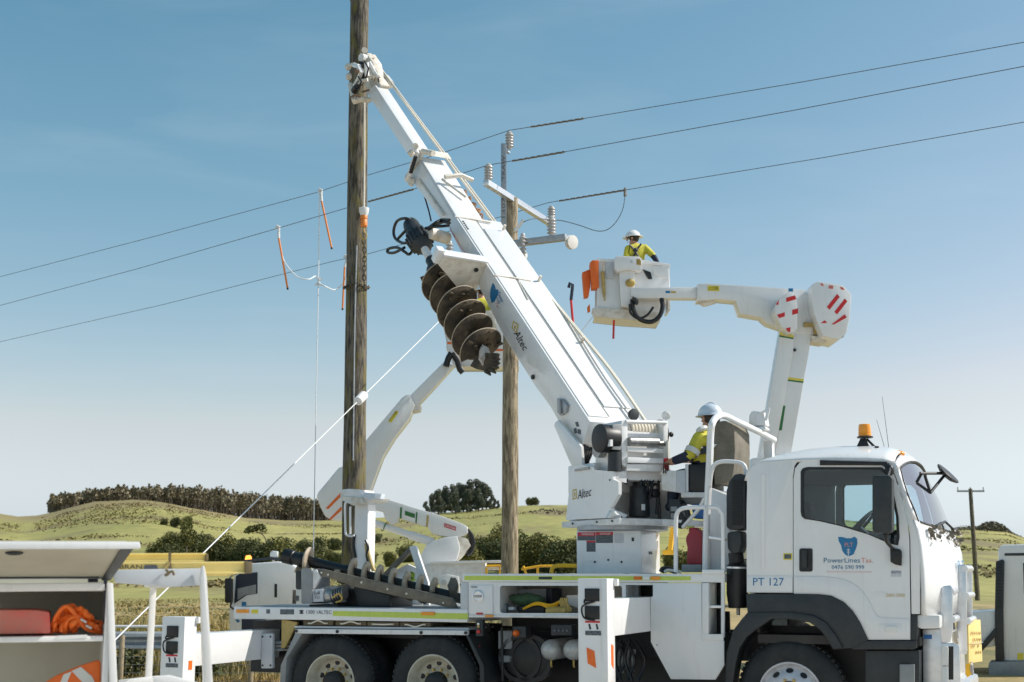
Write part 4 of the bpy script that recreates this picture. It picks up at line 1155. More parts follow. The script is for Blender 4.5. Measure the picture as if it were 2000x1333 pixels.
ysn.prism([a, b, c, d], (-.012, -.004, 0))
yb_ = ysn.build('warning_board', 'pale_yellow', bbo, T, bevel=.003)
for r_ in range(4):
    for k in range(5):
        if random.random() < .25: continue
        u_ = .14 + k * .17; v_ = .28 + r_ * .15
        q = a + (b - a) * u_ + (d - a) * v_ + V((.014, .004, 0))
        MB().prism([q, q + (b - a) * .07, q + (b - a) * .07 + (d - a) * .06, q + (d - a) * .06], (-.003, 0, 0)).build('faded_mark', 'ochre', yb_, T)
MB().prism([a + (d - a) * .54 + V((.014, .004, 0)), b + (c - b) * .54 + V((.014, .004, 0)), b + (c - b) * .555 + V((.014, .004, 0)), a + (d - a) * .555 + V((.014, .004, 0))], (-.003, 0, 0)).build('fold_line', 'alu', yb_, T)
cc = T.P(1898, 1306, 1.0)
MB().tube([cc + V((0, .05 * math.cos(q), .05 * math.sin(q))) for q in [2 * math.pi * k / 14 for k in range(14)]], .014, 8, closed=True).build('tow_shackle', 'steel', bbo, T)
tp('tow_hook', [(1886, 1298), (1896, 1296), (1897, 1318), (1889, 1324), (1885, 1316)], .95, 1.0, 'yellow', .006, bbo)

# ---- turret and boom of the crane truck (their own heading: away to the left)
tc_ = T.M @ V((2.97, 1.2, 0))
B = Frame(tc_.x, tc_.y, 119)
def bp(name, pts, y0, y1, m, bevel=.01, parent=None, holes=None):
    mb = MB(); q = B.Ps(pts, y0)
    if holes: mb.holed(q, [B.Ps(h, y0) for h in holes], (0, y1 - y0, 0))
    else: mb.prism(q, (0, y1 - y0, 0))
    return mb.build(name, m, parent or CT, B, bevel=0 if holes else bevel)
def bx(name, pts, x0, x1, m, bevel=.006, parent=None):
    return MB().prism(B.Xs(pts, x0), (x1 - x0, 0, 0)).build(name, m, parent or CT, B, bevel=bevel)
# pedestal
xp0, xp1 = T.P(1126, 1080, .86).x, T.P(1252, 1080, .86).x
zp = T.P(1190, 1037, .86).z
ped = MB().box(xp0, xp1, .86, 1.56, zb + .001, zp).build('pedestal', 'white', CT, T, bevel=.012)
tp('sticker', rect(1128, 1040, 1163, 1047.5), .857, .861, 'sticker_red', 0, ped); tp('sticker', rect(1128, 1047.5, 1163, 1056), .857, .861, 'sticker_dark', 0, ped)
tp('sticker', rect(1164, 1039.5, 1197, 1045.5), .857, .861, 'sticker_red', 0, ped); tp('sticker', rect(1164, 1045.5, 1197, 1061), .857, .861, 'sticker_dark', 0, ped)
tp('sticker', rect(1145.5, 1056.5, 1163, 1060), .857, .861, 'sticker_red', 0, ped); tp('sticker', rect(1145.5, 1060, 1163, 1078), .857, .861, 'sticker_dark', 0, ped)
text_px('lettering', 'WARNING', T, [(1136, 1046), (1160, 1046), (1136, 1041.5)], .857, 'white', ped)
text_px('lettering', 'DANGER', T, [(1172, 1044.8), (1193, 1044.8), (1172, 1040.8)], .857, 'white', ped)
tp('sticker', rect(1200, 1042, 1218, 1061), .857, .861, 'pale_grey', 0, ped)
for px, py in ((1162, 1098), (1188, 1094), (1214, 1098)):
    p = T.P(px, py, .858); q = MB(); q.cyl(p, p - V((0, .004, 0)), .012, None, 10); q.build('key_hole', 'black', ped, T)
p = T.P(1236, 1054, .858); MB().box(p.x - .012, p.x + .012, p.y - .004, p.y, p.z - .02, p.z + .02).build('key_hole', 'black', ped, T)
px_ = xp1 + .003
MB().box(px_, px_ + .004, 1.15, 1.25, zp - .25, zp - .22).build('sticker', 'ink', ped, T)
MB().lathe((2.97, 1.2, zp), (0, 0, 1), [(.48, 0), (.50, .01), (.50, .05), (.42, .055)], 40).build('slew_ring', 'galv', CT, T)
ztt = B.P(1186, 1014, .42).z
tt = MB().box(-.62, .55, -.5, .452, zp + .05, ztt).build('turntable', 'white_worn', CT, B, bevel=.012)
for x in (-.5, -.2, .3):
    p = V((x, .461, (zp + ztt) / 2 + .03)); MB().cyl(p, p + V((0, .008, 0)), .012, None, 8).build('bolt', 'ink', tt, B)
# turret side plates
side = [(1117, 912), (1136, 908), (1160, 913), (1161, 918), (1196, 921), (1197, 936), (1208, 942), (1208, 966), (1193, 992), (1205, 1006), (1186, 1012), (1105, 1016)]
ts = bp('turret_side', side, .46, .42, 'white', 0)
MB().prism([V((p.x, -.44, p.z)) for p in B.Ps(side, .46)], (0, -.04, 0)).build('turret_side', 'white', CT, B, bevel=.006)
bp('turret_riser', [(1082, 832), (1084, 825), (1090, 821), (1134, 872), (1137, 912), (1117, 913)], .44, .40, 'white', .006)
MB().prism([V((p.x, -.40, p.z)) for p in B.Ps([(1082, 832), (1084, 825), (1090, 821), (1134, 872), (1137, 912), (1117, 913)], .46)], (0, -.04, 0)).build('turret_riser', 'white', CT, B, bevel=.006)
q0 = B.P(1128, 976, .464); q1 = B.P(1154, 969, .464); q2 = B.P(1129, 958, .464)
text_on('lettering', 'Altec', B, q0, q1 - q0, q2 - q0, 'ink', ts, (0, 1, 0), .002)
bp('emblem', [(1118, 957), (1126, 955), (1126.5, 974), (1118, 977)], .463, .46, 'gold', 0, ts)
bp('emblem', [(1120, 960), (1124.5, 959), (1124.8, 972), (1120, 973.5)], .4645, .462, 'white', 0, ts)
bp('emblem', [(1121, 962), (1123.5, 961.6), (1123.7, 970), (1121, 970.8)], .466, .464, 'gold', 0, ts)
bp('spirit_level', [(1122, 917), (1149, 912), (1149, 917), (1122, 921)], .48, .462, 'steel', .003, ts)
for px, py in ((1191, 938), (1191, 1000), (1215, 1010)):
    p = B.P(px, py, .463); MB().cyl(p, p + V((0, .005, 0)), .01, None, 8).build('bolt', 'ink', ts, B)
MB().box(.1, .5, -.38, .38, ztt, ztt + .3).build('turret_core', 'white_worn', CT, B, bevel=.01)
MB().box(-.1, .46, -.42, .42, ztt + .3, ztt + .62).build('turret_block', 'white', CT, B, bevel=.02)
# hoses and pin at the foot of the boom
mb = MB()
for k in range(4):
    a = B.P(1138 + k * 4, 862, .3 - .05 * k); b = B.P(1136 + k * 5, 912, .3 - .05 * k)
    mb.tube(arc([a, a.lerp(b, .4) + V((-.08, .02, 0)), a.lerp(b, .8) + V((.04, 0, 0)), b], 5), .026, 8)
mb.build('boom_hoses', 'hose', CT, B)
p = B.P(1165, 879, .43); MB().cyl(p, V((p.x, -.43, p.z)), .085, None, 20).build('boom_pin', 'steel', CT, B)
MB().box(p.x - .28, p.x + .18, -.36, .34, p.z - .34, p.z + .2).build('boom_foot', 'white', CT, B, bevel=.03)

# boom sections
base_side = [(888, 421), (1152, 824), (1138, 866), (1131, 873), (1090, 822), (1075, 795), (1045, 754), (983, 656), (937, 564), (874, 441)]
b0 = bp('lower_boom', base_side, .36, -.36, 'white', .012)
P0, P1 = B.P(888, 421, .36), B.P(1152, 824, .36)
BU = (P0 - P1).normalized()                                   # up the boom
BTt = V((-BU.z, 0, BU.x)) if BU.x > 0 else V((BU.z, 0, -BU.x))   # out of the boom's top face
LB = (P0 - P1).length
def bt(s, y, t=0.0):                                          # place on the boom: metres along, across, above the top face
    return P1 + BU * s + BTt * t + V((0, y - .36, 0))
def strip(name, s0, s1, ya, yb, t0, t1, m, parent=None, bevel=0.0):
    mb = MB()
    vs = [bt(s, y, t) for t in (t0, t1) for y in (ya, yb) for s in (s0, s1)]
    mb.add(vs, [(0, 2, 3, 1), (4, 5, 7, 6), (0, 1, 5, 4), (2, 6, 7, 3), (0, 4, 6, 2), (1, 3, 7, 5)])
    return mb.build(name, m, parent or CT, B, bevel=bevel)
strip('boom_seam', .12, LB - .05, .04, .055, .0, .004, 'mid_grey', b0)
strip('boom_cover', .3, LB - .3, -.33, .03, .002, .016, 'white', b0, .004)
strip('boom_cover', .1, LB - .05, .07, .33, .002, .010, 'white', b0, .003)
for s in (LB * .66, LB - .06):
    MB().tube([bt(s, .36, .006), bt(s - .02, .1, .02), bt(s - .05, -.15, .02)], .012, 6).build('retaining_strap', 'cream', b0, B)
MB().tube([bt(LB * .64, .05, .02), bt(LB * .64 - .45, .1, .02)], .008, 6).build('retaining_strap', 'cream', b0, B)
for k in range(5): MB().cyl(bt(LB - .18 - .05 * k, .30, .01), bt(LB - .18 - .05 * k, .30, .02), .014, None, 8).build('bolt', 'ink', b0, B)
mid_side = [(820, 306), (893, 425), (868, 438), (797, 344)]
m0 = bp('middle_boom', mid_side, .31, -.10, 'white', .012)
MB().prism([V((p.x, .312, p.z)) for p in B.Ps([(822, 312), (890, 424), (887, 426), (820, 314)], .31)], (0, -.004, 0)).build('boom_edge', 'pale_grey', m0, B)
tip_side = [(732, 166), (814, 292), (797, 304), (712, 178)]
t0_ = bp('upper_boom', tip_side, .25, .03, 'white', .03)
def bseg(name, path, r, m, parent, n=8):
    return MB().tube(path, r, n).build(name, m, parent, B)
# emblem and lettering along the boom side
def btext(name, body, pa, pb, pc, m, parent=None):
    a, b, c = [B.P(x, y, .364) for x, y in (pa, pb, pc)]
    return text_on(name, body, B, a, b - a, c - a, m, parent or b0, (0, 1, 0), .003)
btext('lettering', 'Altec', (1003, 652), (1022, 686), (1014, 645), 'ink')
def bpoly(name, pts, m, d=.003): return MB().prism(B.Ps(pts, .362 + d), (0, -d, 0)).build(name, m, b0, B)
bpoly('emblem', [(999, 641), (1002, 627), (1013, 634), (1009, 652)], 'gold')
bpoly('emblem', [(1001.5, 641), (1003.5, 631), (1010.5, 635.5), (1007.5, 647)], 'white', .0045)
bpoly('emblem', [(1003.5, 641), (1004.5, 635), (1008.5, 637.5), (1006.5, 644)], 'gold', .006)
bpoly('state_map_emblem', [(962, 553), (966, 558), (968, 566), (973, 566), (972, 576), (968, 584), (965, 590), (960, 592), (957, 580), (958, 565)], 'logo_blue')
btext('lettering', 'Power', (970, 572), (979, 592), (977, 570), 'logo_blue')
btext('lettering', 'Lines', (967, 579), (974, 594), (972, 577), 'logo_blue')
btext('lettering', 'Tas', (967, 592), (972, 602), (971, 590), 'pink')
btext('lettering', 'Tasmanian Owned and Operated', (876, 448), (914, 512), (880, 444), 'sticker_red')
for q in ([(1123, 825), (1128, 824), (1131, 833), (1126, 834)], [(1120, 838), (1125, 836), (1127, 846), (1122, 847)], [(1128, 838), (1134, 840), (1134, 849), (1128, 847)]): bpoly('sticker', q, 'sticker_dark')
pp = B.P(1042, 737, .362); MB().cyl(pp, pp + V((0, .02, 0)), .03, None, 12).build('grommet', 'black', b0, B)
# sling hook pocket under the boom
hk = bp('hook_pocket', [(1088, 778), (1098, 780), (1107, 792), (1104, 806), (1094, 812), (1088, 806)], .40, .365, 'galv', .006, b0)
bseg('hook_bar', [B.P(1093, 781, .42), B.P(1094, 808, .42)], .015, 'steel', b0)
# collar between the middle and upper sections
def collar(name, px0, px1, y0, y1, ext, m):
    a = B.P(*px0, y0); b = B.P(*px1, y0)
    mb = MB(); e = ext
    d = (b - a)
    mb.prism([a, b, b + BU * e, a + BU * e], (0, y1 - y0, 0))
    return mb.build(name, m, CT, B, bevel=.015)
cl = collar('boom_collar', (826, 298), (793, 352), .34, .30, .10, 'cream')
collar('boom_collar', (822, 296), (826, 302), .34, -.13, .10, 'cream')
collar('boom_collar', (799, 343), (793, 354), .34, -.13, .10, 'cream')
cl2 = cl
bseg('latch', [B.P(811, 288, .36), B.P(815, 300, .40), B.P(806, 318, .41), B.P(801, 342, .40), B.P(794, 352, .38)], .035, 'white_worn', cl)
bseg('latch_cylinder', [B.P(812, 306, .42), B.P(802, 338, .42)], .03, 'black', cl)
bseg('latch_pin', [B.P(812, 286, .30), B.P(811, 286, .42)], .05, 'cream', cl)
bp('latch_plate', [(793, 343), (803, 350), (800, 364), (795, 358)], .40, .34, 'cream', .006, cl)
for a, b in (((800, 296), (806, 304)), ((826, 296), (846, 300))): bseg('roller', [B.P(*a, .38), B.P(*b, .32)], .045, 'cream', cl)
bseg('rope_guide', [bt(LB + .98, .20, .10), bt(LB + 1.0, -.05, .16), bt(LB + .98, -.24, .12)], .035, 'cream', cl)
bseg('rope_guide', [bt(LB + 1.0, .22, .05), bt(LB + .55, .0, .04)], .018, 'cream', cl)
for s in (LB - .28, LB * .655, LB * .35):
    MB().cyl(bt(s, -.28, .02), bt(s, -.28, .1), .02, None, 8).build('rope_eye', 'cream', b0, B)
# dark and cream tool line under the middle section
bseg('tool_hose', [B.P(822, 352, .2), B.P(828, 380, .22), B.P(838, 414, .24), B.P(842, 432, .24)], .012, 'hose', m0)
bseg('tool_hose', [B.P(818, 350, .32), B.P(850, 396, .33), B.P(866, 420, .34)], .018, 'cream', m0)

# winch rope up the boom and the rusty chain beside it
tipY = 21.5
rope_px = [(1258, 826), (1150, 652), (1030, 520), (868, 306), (752, 158)]
yr = -.30
R1 = [B.P(px, py, -.30) for px, py in ((1262, 826), (1190, 722), (1110, 625), (1046, 545), (960, 430), (866, 303))] + [B.P(754, 152, .0), B.P(722, 122, .12)]
R2 = [B.P(px, py, -.34) for px, py in ((1268, 832), (1196, 726), (1116, 628), (1050, 547), (964, 428), (869, 300))] + [B.P(762, 158, -.03), B.P(730, 116, .08)]
bseg('winch_rope', arc(R1, 4), .016, 'rope', CT, 6)
bseg('winch_rope', arc(R2, 4), .013, 'rope', CT, 6)
ch = MB()
for k in range(16):
    c = B.P(905 + 2.3 * k, 378 + 3.1 * k, -.16 - .012 * k) + V((0, 0, .04 * math.sin(k * 1.7)))
    d = BU if k % 2 else V((0, 1, 0)); u_, w2, _ = basis(d.cross(BTt) if k % 2 else BTt)
    ch.tube([c + u_ * .05 * math.cos(a) + w2 * .03 * math.sin(a) for a in [2 * math.pi * j / 10 for j in range(10)]], .012, 5, closed=True)
mat('rust', (.34, .13, .04), .8, c2=(.5, .33, .2), scale=14)
co = ch.build('rusty_chain', 'rust', None, B); tag(co, 'rusty orange chain lying along the top of the boom', 'chain')

# pole grabber at the tip
mat('rust_bolt', (.30, .16, .09), .7, c2=(.12, .08, .06), scale=20)
gb_ = bp('pole_grabber', [(704, 112), (716, 104), (728, 122), (734, 150), (744, 166), (738, 178), (722, 180), (712, 166), (718, 146)], .18, .02, 'cream', .012)
def gseg(n, path, r, m): return bseg(n, [B.P(x, y, z) for x, y, z in path], r, m, gb_)
gseg('claw', [(692, 128, .46), (700, 130, .48), (706, 140, .46), (700, 156, .42), (694, 166, .34)], .04, 'white')
gseg('claw', [(692, 126, .46), (684, 128, .40), (677, 130, .3)], .035, 'cream')
gseg('claw', [(684, 166, .44), (688, 182, .46), (692, 198, .46)], .045, 'cream')
gseg('claw_bar', [(690, 199, .46), (706, 194, .36), (722, 196, .2)], .05, 'cream')
gseg('claw_cylinder', [(700, 166, .40), (714, 146, .34)], .05, 'black')
gseg('claw_cylinder', [(716, 124, .34), (717, 150, .34)], .04, 'white')
gseg('claw_cylinder', [(692, 178, .5), (698, 170, .5)], .06, 'black')
gseg('tip_block', [(705, 112, .30), (714, 116, .2), (722, 112, .1)], .07, 'white_worn')
gseg('tip_block', [(704, 126, .34), (712, 128, .3)], .055, 'black')
gseg('sheave', [(712, 98, .2), (712, 99, .08)], .05, 'cream')
gseg('tip_arm', [(720, 112, .1), (734, 132, .0), (750, 152, -.05), (762, 164, -.06)], .045, 'white_worn')
gseg('tip_arm', [(722, 150, .3), (736, 156, .1), (746, 162, .0)], .04, 'cream')
for pth, r_, m_ in (([(700, 150, .5), (706, 160, .5), (700, 172, .5), (690, 176, .5)], .014, 'hose'), ([(712, 120, .4), (720, 134, .36), (716, 150, .38), (706, 156, .42)], .014, 'hose'), ([(726, 128, .2), (736, 142, .16), (740, 160, .2)], .014, 'hose'), ([(686, 190, .52), (694, 186, .52), (704, 190, .46)], .016, 'rust_bolt'), ([(696, 138, .52), (699, 140, .52)], .03, 'rust_bolt'), ([(726, 116, .14), (730, 120, .1)], .04, 'rust_bolt'), ([(738, 152, .14), (742, 156, .1)], .035, 'rust_bolt'), ([(708, 180, .3), (722, 176, .24), (734, 176, .18)], .018, 'rust_bolt')):
    gseg('grabber_hose' if m_ == 'hose' else 'grabber_bolt', pth, r_, m_)
gseg('grabber_plate', [(700, 166, .44), (708, 158, .42), (718, 156, .36)], .03, 'cream')
gseg('grabber_plate', [(722, 122, .26), (730, 138, .22), (738, 150, .2)], .03, 'white_worn')
gseg('tip_lamp', [(753, 154, -.04), (762, 166, -.06)], .075, 'white')
mb = MB()
for x, y in ((680, 131), (681, 150)): mb.ball(B.P(x, y, .4), .05, (1, 1, 1.3))
mb.build('claw_roller', 'cream', gb_, B)

# winch across the back of the turret
W0 = -.52
wl = bx('winch_frame', [(1214, 822), (1226, 819), (1226, 914), (1214, 908)], W0, W0 + .5, 'white', .008)
bx('winch_frame', [(1296, 823), (1305, 823), (1305, 916), (1296, 916)], W0, W0 + .5, 'white', .008)
def wbar(n, a, b, r, m, dx=0.0, cap=16): return MB().cyl(B.X(*a, W0 + dx), B.X(*b, W0 + dx), r, None, cap).build(n, m, wl, B)
wbar('winch_bar', (1222, 824), (1300, 826), .022, 'white')
wbar('winch_drum', (1224, 842), (1298, 848), .085, 'steel', .2, 24)
rp = MB()
for k in range(11):
    c = B.X(1227 + 6.2 * k, 842 + .4 * k, W0 + .2)
    rp.tube([c + V((.10 * math.cos(a), .0, .10 * math.sin(a))) for a in [2 * math.pi * j / 20 for j in range(20)]], .02, 6, closed=True)
rp.build('winch_rope_coil', 'rope', wl, B)
p = B.X(1288, 850, W0 + .2); MB().lathe(p, (0, 1, 0), [(.09, -.015), (.17, -.01), (.17, .01), (.09, .015)], 28).build('drum_flange', 'charcoal', wl, B)
wbar('winch_roller', (1228, 863), (1284, 864), .05, 'steel', -.02, 20)
wbar('winch_roller', (1284, 866), (1298, 867), .03, 'steel', -.02, 16)
bx('winch_bar', [(1226, 874), (1296, 877), (1296, 886), (1226, 882)], W0 - .03, W0 + .05, 'white', .006, wl)
bx('winch_bar', [(1226, 893), (1296, 896), (1296, 906), (1226, 904)], W0 - .05, W0 + .08, 'white', .006, wl)
bx('winch_plate', [(1225, 907), (1296, 907), (1290, 921), (1224, 920)], W0 - .02, W0 + .02, 'white', .006, wl)
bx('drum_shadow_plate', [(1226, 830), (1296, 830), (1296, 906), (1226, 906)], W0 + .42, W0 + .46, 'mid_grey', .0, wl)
mp = B.X(1182, 857, W0 + .1); MB().cyl(mp + V((0, .08, 0)), mp + V((0, -.12, 0)), .155, .15, 24).build('winch_motor', 'black', wl, B, bevel=.01)
bx('gear_case', [(1197, 829), (1215, 828), (1215, 880), (1197, 878)], W0 - .02, W0 + .2, 'mid_grey', .01, wl)
MB().cyl(B.X(1201, 884, W0 + .05), B.X(1201, 921, W0 + .05), .075, .08, 16).build('winch_brake', 'charcoal', wl, B)
bx('sticker', [(1192, 859), (1197, 859), (1197, 872), (1192, 872)], W0 - .08, W0 - .03, 'white', 0, wl)
p = B.X(1238, 810, W0 + .1); MB().lathe(p, (-1, 0, 0), [(.001, -.06), (.055, -.04), (.066, 0), (.06, .012), (.02, .02), (.001, .02)], 22).build('horn', 'charcoal', wl, B)
MB().cyl(p, B.X(1240, 826, W0 + .1), .01).build('horn_stem', 'charcoal', wl, B)
p = B.X(1301, 812, W0 + .1)
MB().lathe(p, (-.7, .5, -.3), [(.001, -.06), (.04, -.045), (.05, 0), (.04, .01), (.001, .012)], 18).build('work_lamp', 'white', wl, B)
MB().cyl(p, B.X(1301, 826, W0 + .1), .012).build('lamp_stem', 'white', wl, B)
p = B.X(1311, 849, W0); MB().ball(p, .03, (.6, 1, 1)).build('sensor', 'black', wl, B)
# swivel block under the winch
sb_ = MB().cyl(B.X(1249, 1010, W0 + .25), B.X(1249, 950, W0 + .25), .115, .105, 20).build('slew_motor', 'charcoal', CT, B, bevel=.008)
MB().cyl(B.X(1248, 950, W0 + .25), B.X(1248, 934, W0 + .25), .07, .07, 16).build('motor_head', 'black', sb_, B)
mb = MB()
for a in ([(1222, 946), (1228, 930), (1244, 928), (1252, 938), (1250, 950)], [(1256, 946), (1262, 932), (1268, 938), (1262, 960)], [(1240, 928), (1252, 926), (1262, 934), (1266, 950)], [(1270, 950), (1278, 935), (1286, 942), (1284, 975), (1282, 1005)], [(1268, 975), (1274, 950), (1284, 950), (1287, 990), (1288, 1015)]):
    mb.tube(arc([B.X(x, y, W0 + .1) for x, y in a], 5), .016, 7)
mb.build('slew_hoses', 'hose', sb_, B)
bx('motor_guard', [(1267, 960), (1286, 955), (1288, 1012), (1267, 1010)], W0 + .3, W0 + .34, 'pale_grey', .004)
MB().lathe(B.X(1277, 964, W0 + .12), (-1, 0, 0), [(.05, 0), (.05, .05), (.03, .06)], 16).build('solenoid', 'black', sb_, B)
bx('sticker', [(1254, 985), (1260, 985), (1260, 997), (1254, 997)], W0 + .12, W0 + .135, 'white', 0, sb_)
MB().box(.02, .06, -.41, .41, ztt, ztt + .62).build('turret_rear_plate', 'white_worn', CT, B)
bx('turret_rear_wing', [(1199, 922), (1224, 920), (1224, 944), (1199, 938)], W0 + .02, W0 + .05, 'white', .004)
bx('turret_rear_wing', [(1197, 994), (1226, 1006), (1222, 1012), (1186, 1012)], W0 + .02, W0 + .06, 'white', .004)
# ---- digger auger slung beside the boom
mat('soil', (.10, .075, .045), .95, c2=(.05, .037, .022), scale=20, bump=.5)
AY = .72
A0, A1 = B.P(801, 437, AY), B.P(952, 704, AY)
AX = (A1 - A0).normalized()
au = MB().lathe(A0, AX, [(.06, -.02), (.10, .0), (.115, .06), (.115, .2), (.135, .23), (.135, .29), (.16, .33), (.165, .38), (.165, .54), (.14, .6), (.10, .64), (.06, .68)], 26).build('auger_motor', 'charcoal', CT, B)
fin = MB(); u_, w2, _ = basis(AX)
for k in range(16):
    a = 2 * math.pi * k / 16; d_ = u_ * math.cos(a) + w2 * math.sin(a); e_ = AX.cross(d_)
    fin.prism([A0 + AX * .36 + d_ * .155 + e_ * .01, A0 + AX * .36 + d_ * .155 - e_ * .01, A0 + AX * .57 + d_ * .14 - e_ * .01, A0 + AX * .57 + d_ * .14 + e_ * .01], d_ * .03)
fin.build('motor_fins', 'black', au, B)
mb = MB()
for a in ([(806, 432), (792, 427), (776, 432), (769, 450), (772, 466), (786, 475), (795, 474)], [(812, 480), (800, 497), (790, 492), (776, 484), (760, 486), (757, 493), (770, 494), (790, 484)], [(806, 436), (795, 448), (778, 466)],
          [(835, 447), (850, 436), (862, 430), (878, 430)], [(836, 449), (852, 440), (866, 434), (878, 436)], [(832, 446), (850, 443), (866, 442), (876, 441)]):
    mb.tube(arc([B.P(x, y, AY + (.1 if x < 800 else -.1 if x > 850 else 0)) for x, y in a], 5), .021, 8)
mb.build('motor_hoses', 'hose', au, B)
MB().cyl(B.P(838, 455, AY - .05), B.P(874, 466, .34), .085, .085, 16).build('motor_arm', 'cream', au, B)
sL = (A1 - A0).length
MB().cyl(A0 + AX * .68, A0 + AX * .95, .055, .055, 8).build('kelly_bar', 'white_worn', au, B)
MB().lathe(A0 + AX * .93, AX, [(.06, 0), (.075, .03), (.075, .16), (.10, .2), (.13, .24), (.13, .33), (.08, .4), (.06, .5)], 18).build('coupling', 'charcoal', au, B)
ag = MB(); rows = []
F0, F1, turns, rf = 1.22, sL - .16, 6.0, .295
for i in range(int(turns * 30) + 1):
    a = 2 * math.pi * i / 30 + .6; s = F0 + (F1 - F0) * i / (turns * 30)
    d_ = u_ * math.cos(a) + w2 * math.sin(a); rr = rf * min(1, .8 + i / 60) * (1 + .07 * noise.noise(V((i * .11, 0, 2))))
    rows.append([A0 + AX * s + d_ * .05, A0 + AX * s + d_ * rr * .55, A0 + AX * s + d_ * rr])
ag.grid(rows); ago = ag.build('auger_flight', 'auger', CT, B, smooth=70, thick=.018)
MB().tube([r[2] for r in rows], .008, 6).build('flight_edge', 'flight_edge', ago, B)
MB().cyl(A0 + AX * 1.15, A1 - AX * .05, .055, .055, 14).build('auger_shaft', 'auger', ago, B)
so_ = MB()
for k in range(70):
    i = random.randrange(10, len(rows) - 4); q = rows[i][0].lerp(rows[i][2], random.uniform(.1, .95))
    so_.ball(q + AX * random.uniform(-.02, .03), random.uniform(.012, .04), (1.2, 1.2, .7), 7, 5, .6)
so_.build('caked_soil', 'soil', ago, B)['kind'] = 'stuff'
MB().ball(A1 - AX * .10, .075, (1, 1, 1.6), 12, 8, .4).build('clay_lump', 'clay', ago, B)
hd_ = MB().prism(B.Ps([(917, 715.5), (924, 704), (933, 694), (944, 689), (956, 691), (966, 693), (965, 712), (962, 722), (948, 725), (931, 722)], AY + .03), (0, -.07, 0)).build('boring_head', 'auger', ago, B, bevel=.012)
for x, y, ex, ey in ((966, 694, 9, -1), (966, 702, 10, 0), (966, 709, 10, 1), (965, 716, 9, 3), (960, 722, 8, 7), (952, 725, 6, 8)):
    MB().tube([B.P(x - 3, y, AY + .04), B.P(x + ex * .5, y + ey * .5, AY + .05), B.P(x + ex, y + ey, AY + .05)], [.03, .024, .012], 6).build('tooth', 'auger', ago, B)
# bracket that carries it
br_s = (B.P(951, 514, .36) - P1).dot(BU)
br = MB()
br.prism([bt(br_s, .36, .01), bt(br_s, .98, .03), bt(br_s, 1.02, -.10), bt(br_s, .62, -.42), bt(br_s, .36, -.40)], BU * .03)
bro = br.build('auger_bracket', 'cream', CT, B, bevel=.006)
MB().prism([bt(br_s - .03, .36, .02), bt(br_s - .03, 1.0, .04), bt(br_s + .12, 1.0, .04), bt(br_s + .12, .36, .02)], BTt * .03).build('bracket_flange', 'white', bro, B, bevel=.006)
MB().prism([bt(br_s + .02, .98, .1), bt(br_s + .02, 1.08, .1), bt(br_s + .02, 1.08, -.1), bt(br_s + .02, .98, -.1)], BU * .12).build('bracket_hook', 'white', bro, B, bevel=.01)
MB().cyl(bt(br_s - .005, .48, -.1), bt(br_s - .02, .48, -.1), .03, None, 10).build('bolt', 'black', bro, B)

# ---- seat, console and rails between the turret and the cab
def tt_(path, y, r, m='white', name='handrail', n=10, parent=None):
    pts = [T.P(a[0], a[1], a[2] if len(a) > 2 else y) for a in path]
    return MB().tube(arc(pts, 5), r, n).build(name, m, parent or CT, T)
tt_([(1377, 1241), (1378, 1150), (1379, 1080), (1381, 1000), (1386, 900), (1388, 848), (1391, 828), (1400, 815, .5), (1414, 812, .7), (1440, 824, 1.0), (1480, 843, 1.5), (1512, 860, 1.9)], .3, .036)
MB().box(4.42, 4.52, 1.85, 1.98, 1.66, T.P(1500, 862, 1.9).z).build('rail_post', 'white', CT, T, bevel=.012)
tt_([(1320, 1118), (1320, 1060), (1320, 1022), (1322, 1004), (1330, 995), (1345, 992), (1378, 991)], .1, .022)
tt_([(1334, 1030, .6), (1350, 1012, .5), (1366, 993, .4), (1377, 972, .3)], .4, .02)
tt_([(1384, 992), (1396, 991), (1406, 997), (1411, 1010), (1412, 1060), (1412, 1130), (1412, 1245)], .02, .02)
tt_([(1386, 950), (1389, 925), (1396, 908), (1412, 902), (1438, 903), (1452, 908), (1457, 922), (1457, 940)], .28, .022)
tp('rung', rect(1371, 1113, 1414, 1121.5), -.02, .05, 'white', .004)
tp('rung', [(1384, 1047), (1412, 1051), (1412, 1056.5), (1384, 1052)], .1, .3, 'alu', .004)
tk = MB().prism(T.Ps([(1385, 952), (1424, 968), (1425, 1118), (1385, 1118)], .75), (0, .9, 0)).build('hydraulic_tank', 'white', CT, T, bevel=.02)
# seat
st = MB().prism(T.Ps([(1394, 948), (1393, 850), (1395, 832), (1402, 823), (1416, 821), (1429, 827), (1435, 842), (1436, 880), (1434, 915), (1429, 944)], 1.0), (.05, .5, 0)).build('operator_seat', 'canvas', CT, T, bevel=.03)
tp('seat_side', [(1344, 906), (1384, 908), (1392, 920), (1392, 964), (1346, 962)], 1.0, 1.5, 'black', .02, st)
tp('seat_frame', rect(1338, 907, 1344, 964), .98, 1.02, 'white', .004, st)
tp('seat_frame', rect(1330, 962, 1392, 972), .95, 1.5, 'white_worn', .006, st)
tp('arm_rest', [(1348, 873), (1362, 871), (1384, 872), (1384, 886), (1356, 888), (1350, 905), (1346, 905)], .98, 1.04, 'charcoal', .01, st)
tp('arm_rest', rect(1352, 873, 1372, 875.5), .95, .98, 'white', .002, st)
tp('seat_hardware', [(1384, 866), (1400, 868), (1392, 876), (1386, 876)], .96, 1.0, 'white', .006, st)
tp('console', [(1291, 918), (1321, 920), (1321, 962), (1292, 958)], .95, 1.4, 'white_worn', .012)
tp('console_end', [(1321, 920), (1338, 918), (1338, 965), (1321, 962)], .955, 1.35, 'pale_grey', .006)
tp('pedal_box', [(1307, 975), (1326, 976), (1330, 985), (1330, 1019), (1307, 1018)], .95, 1.2, 'charcoal', .006)
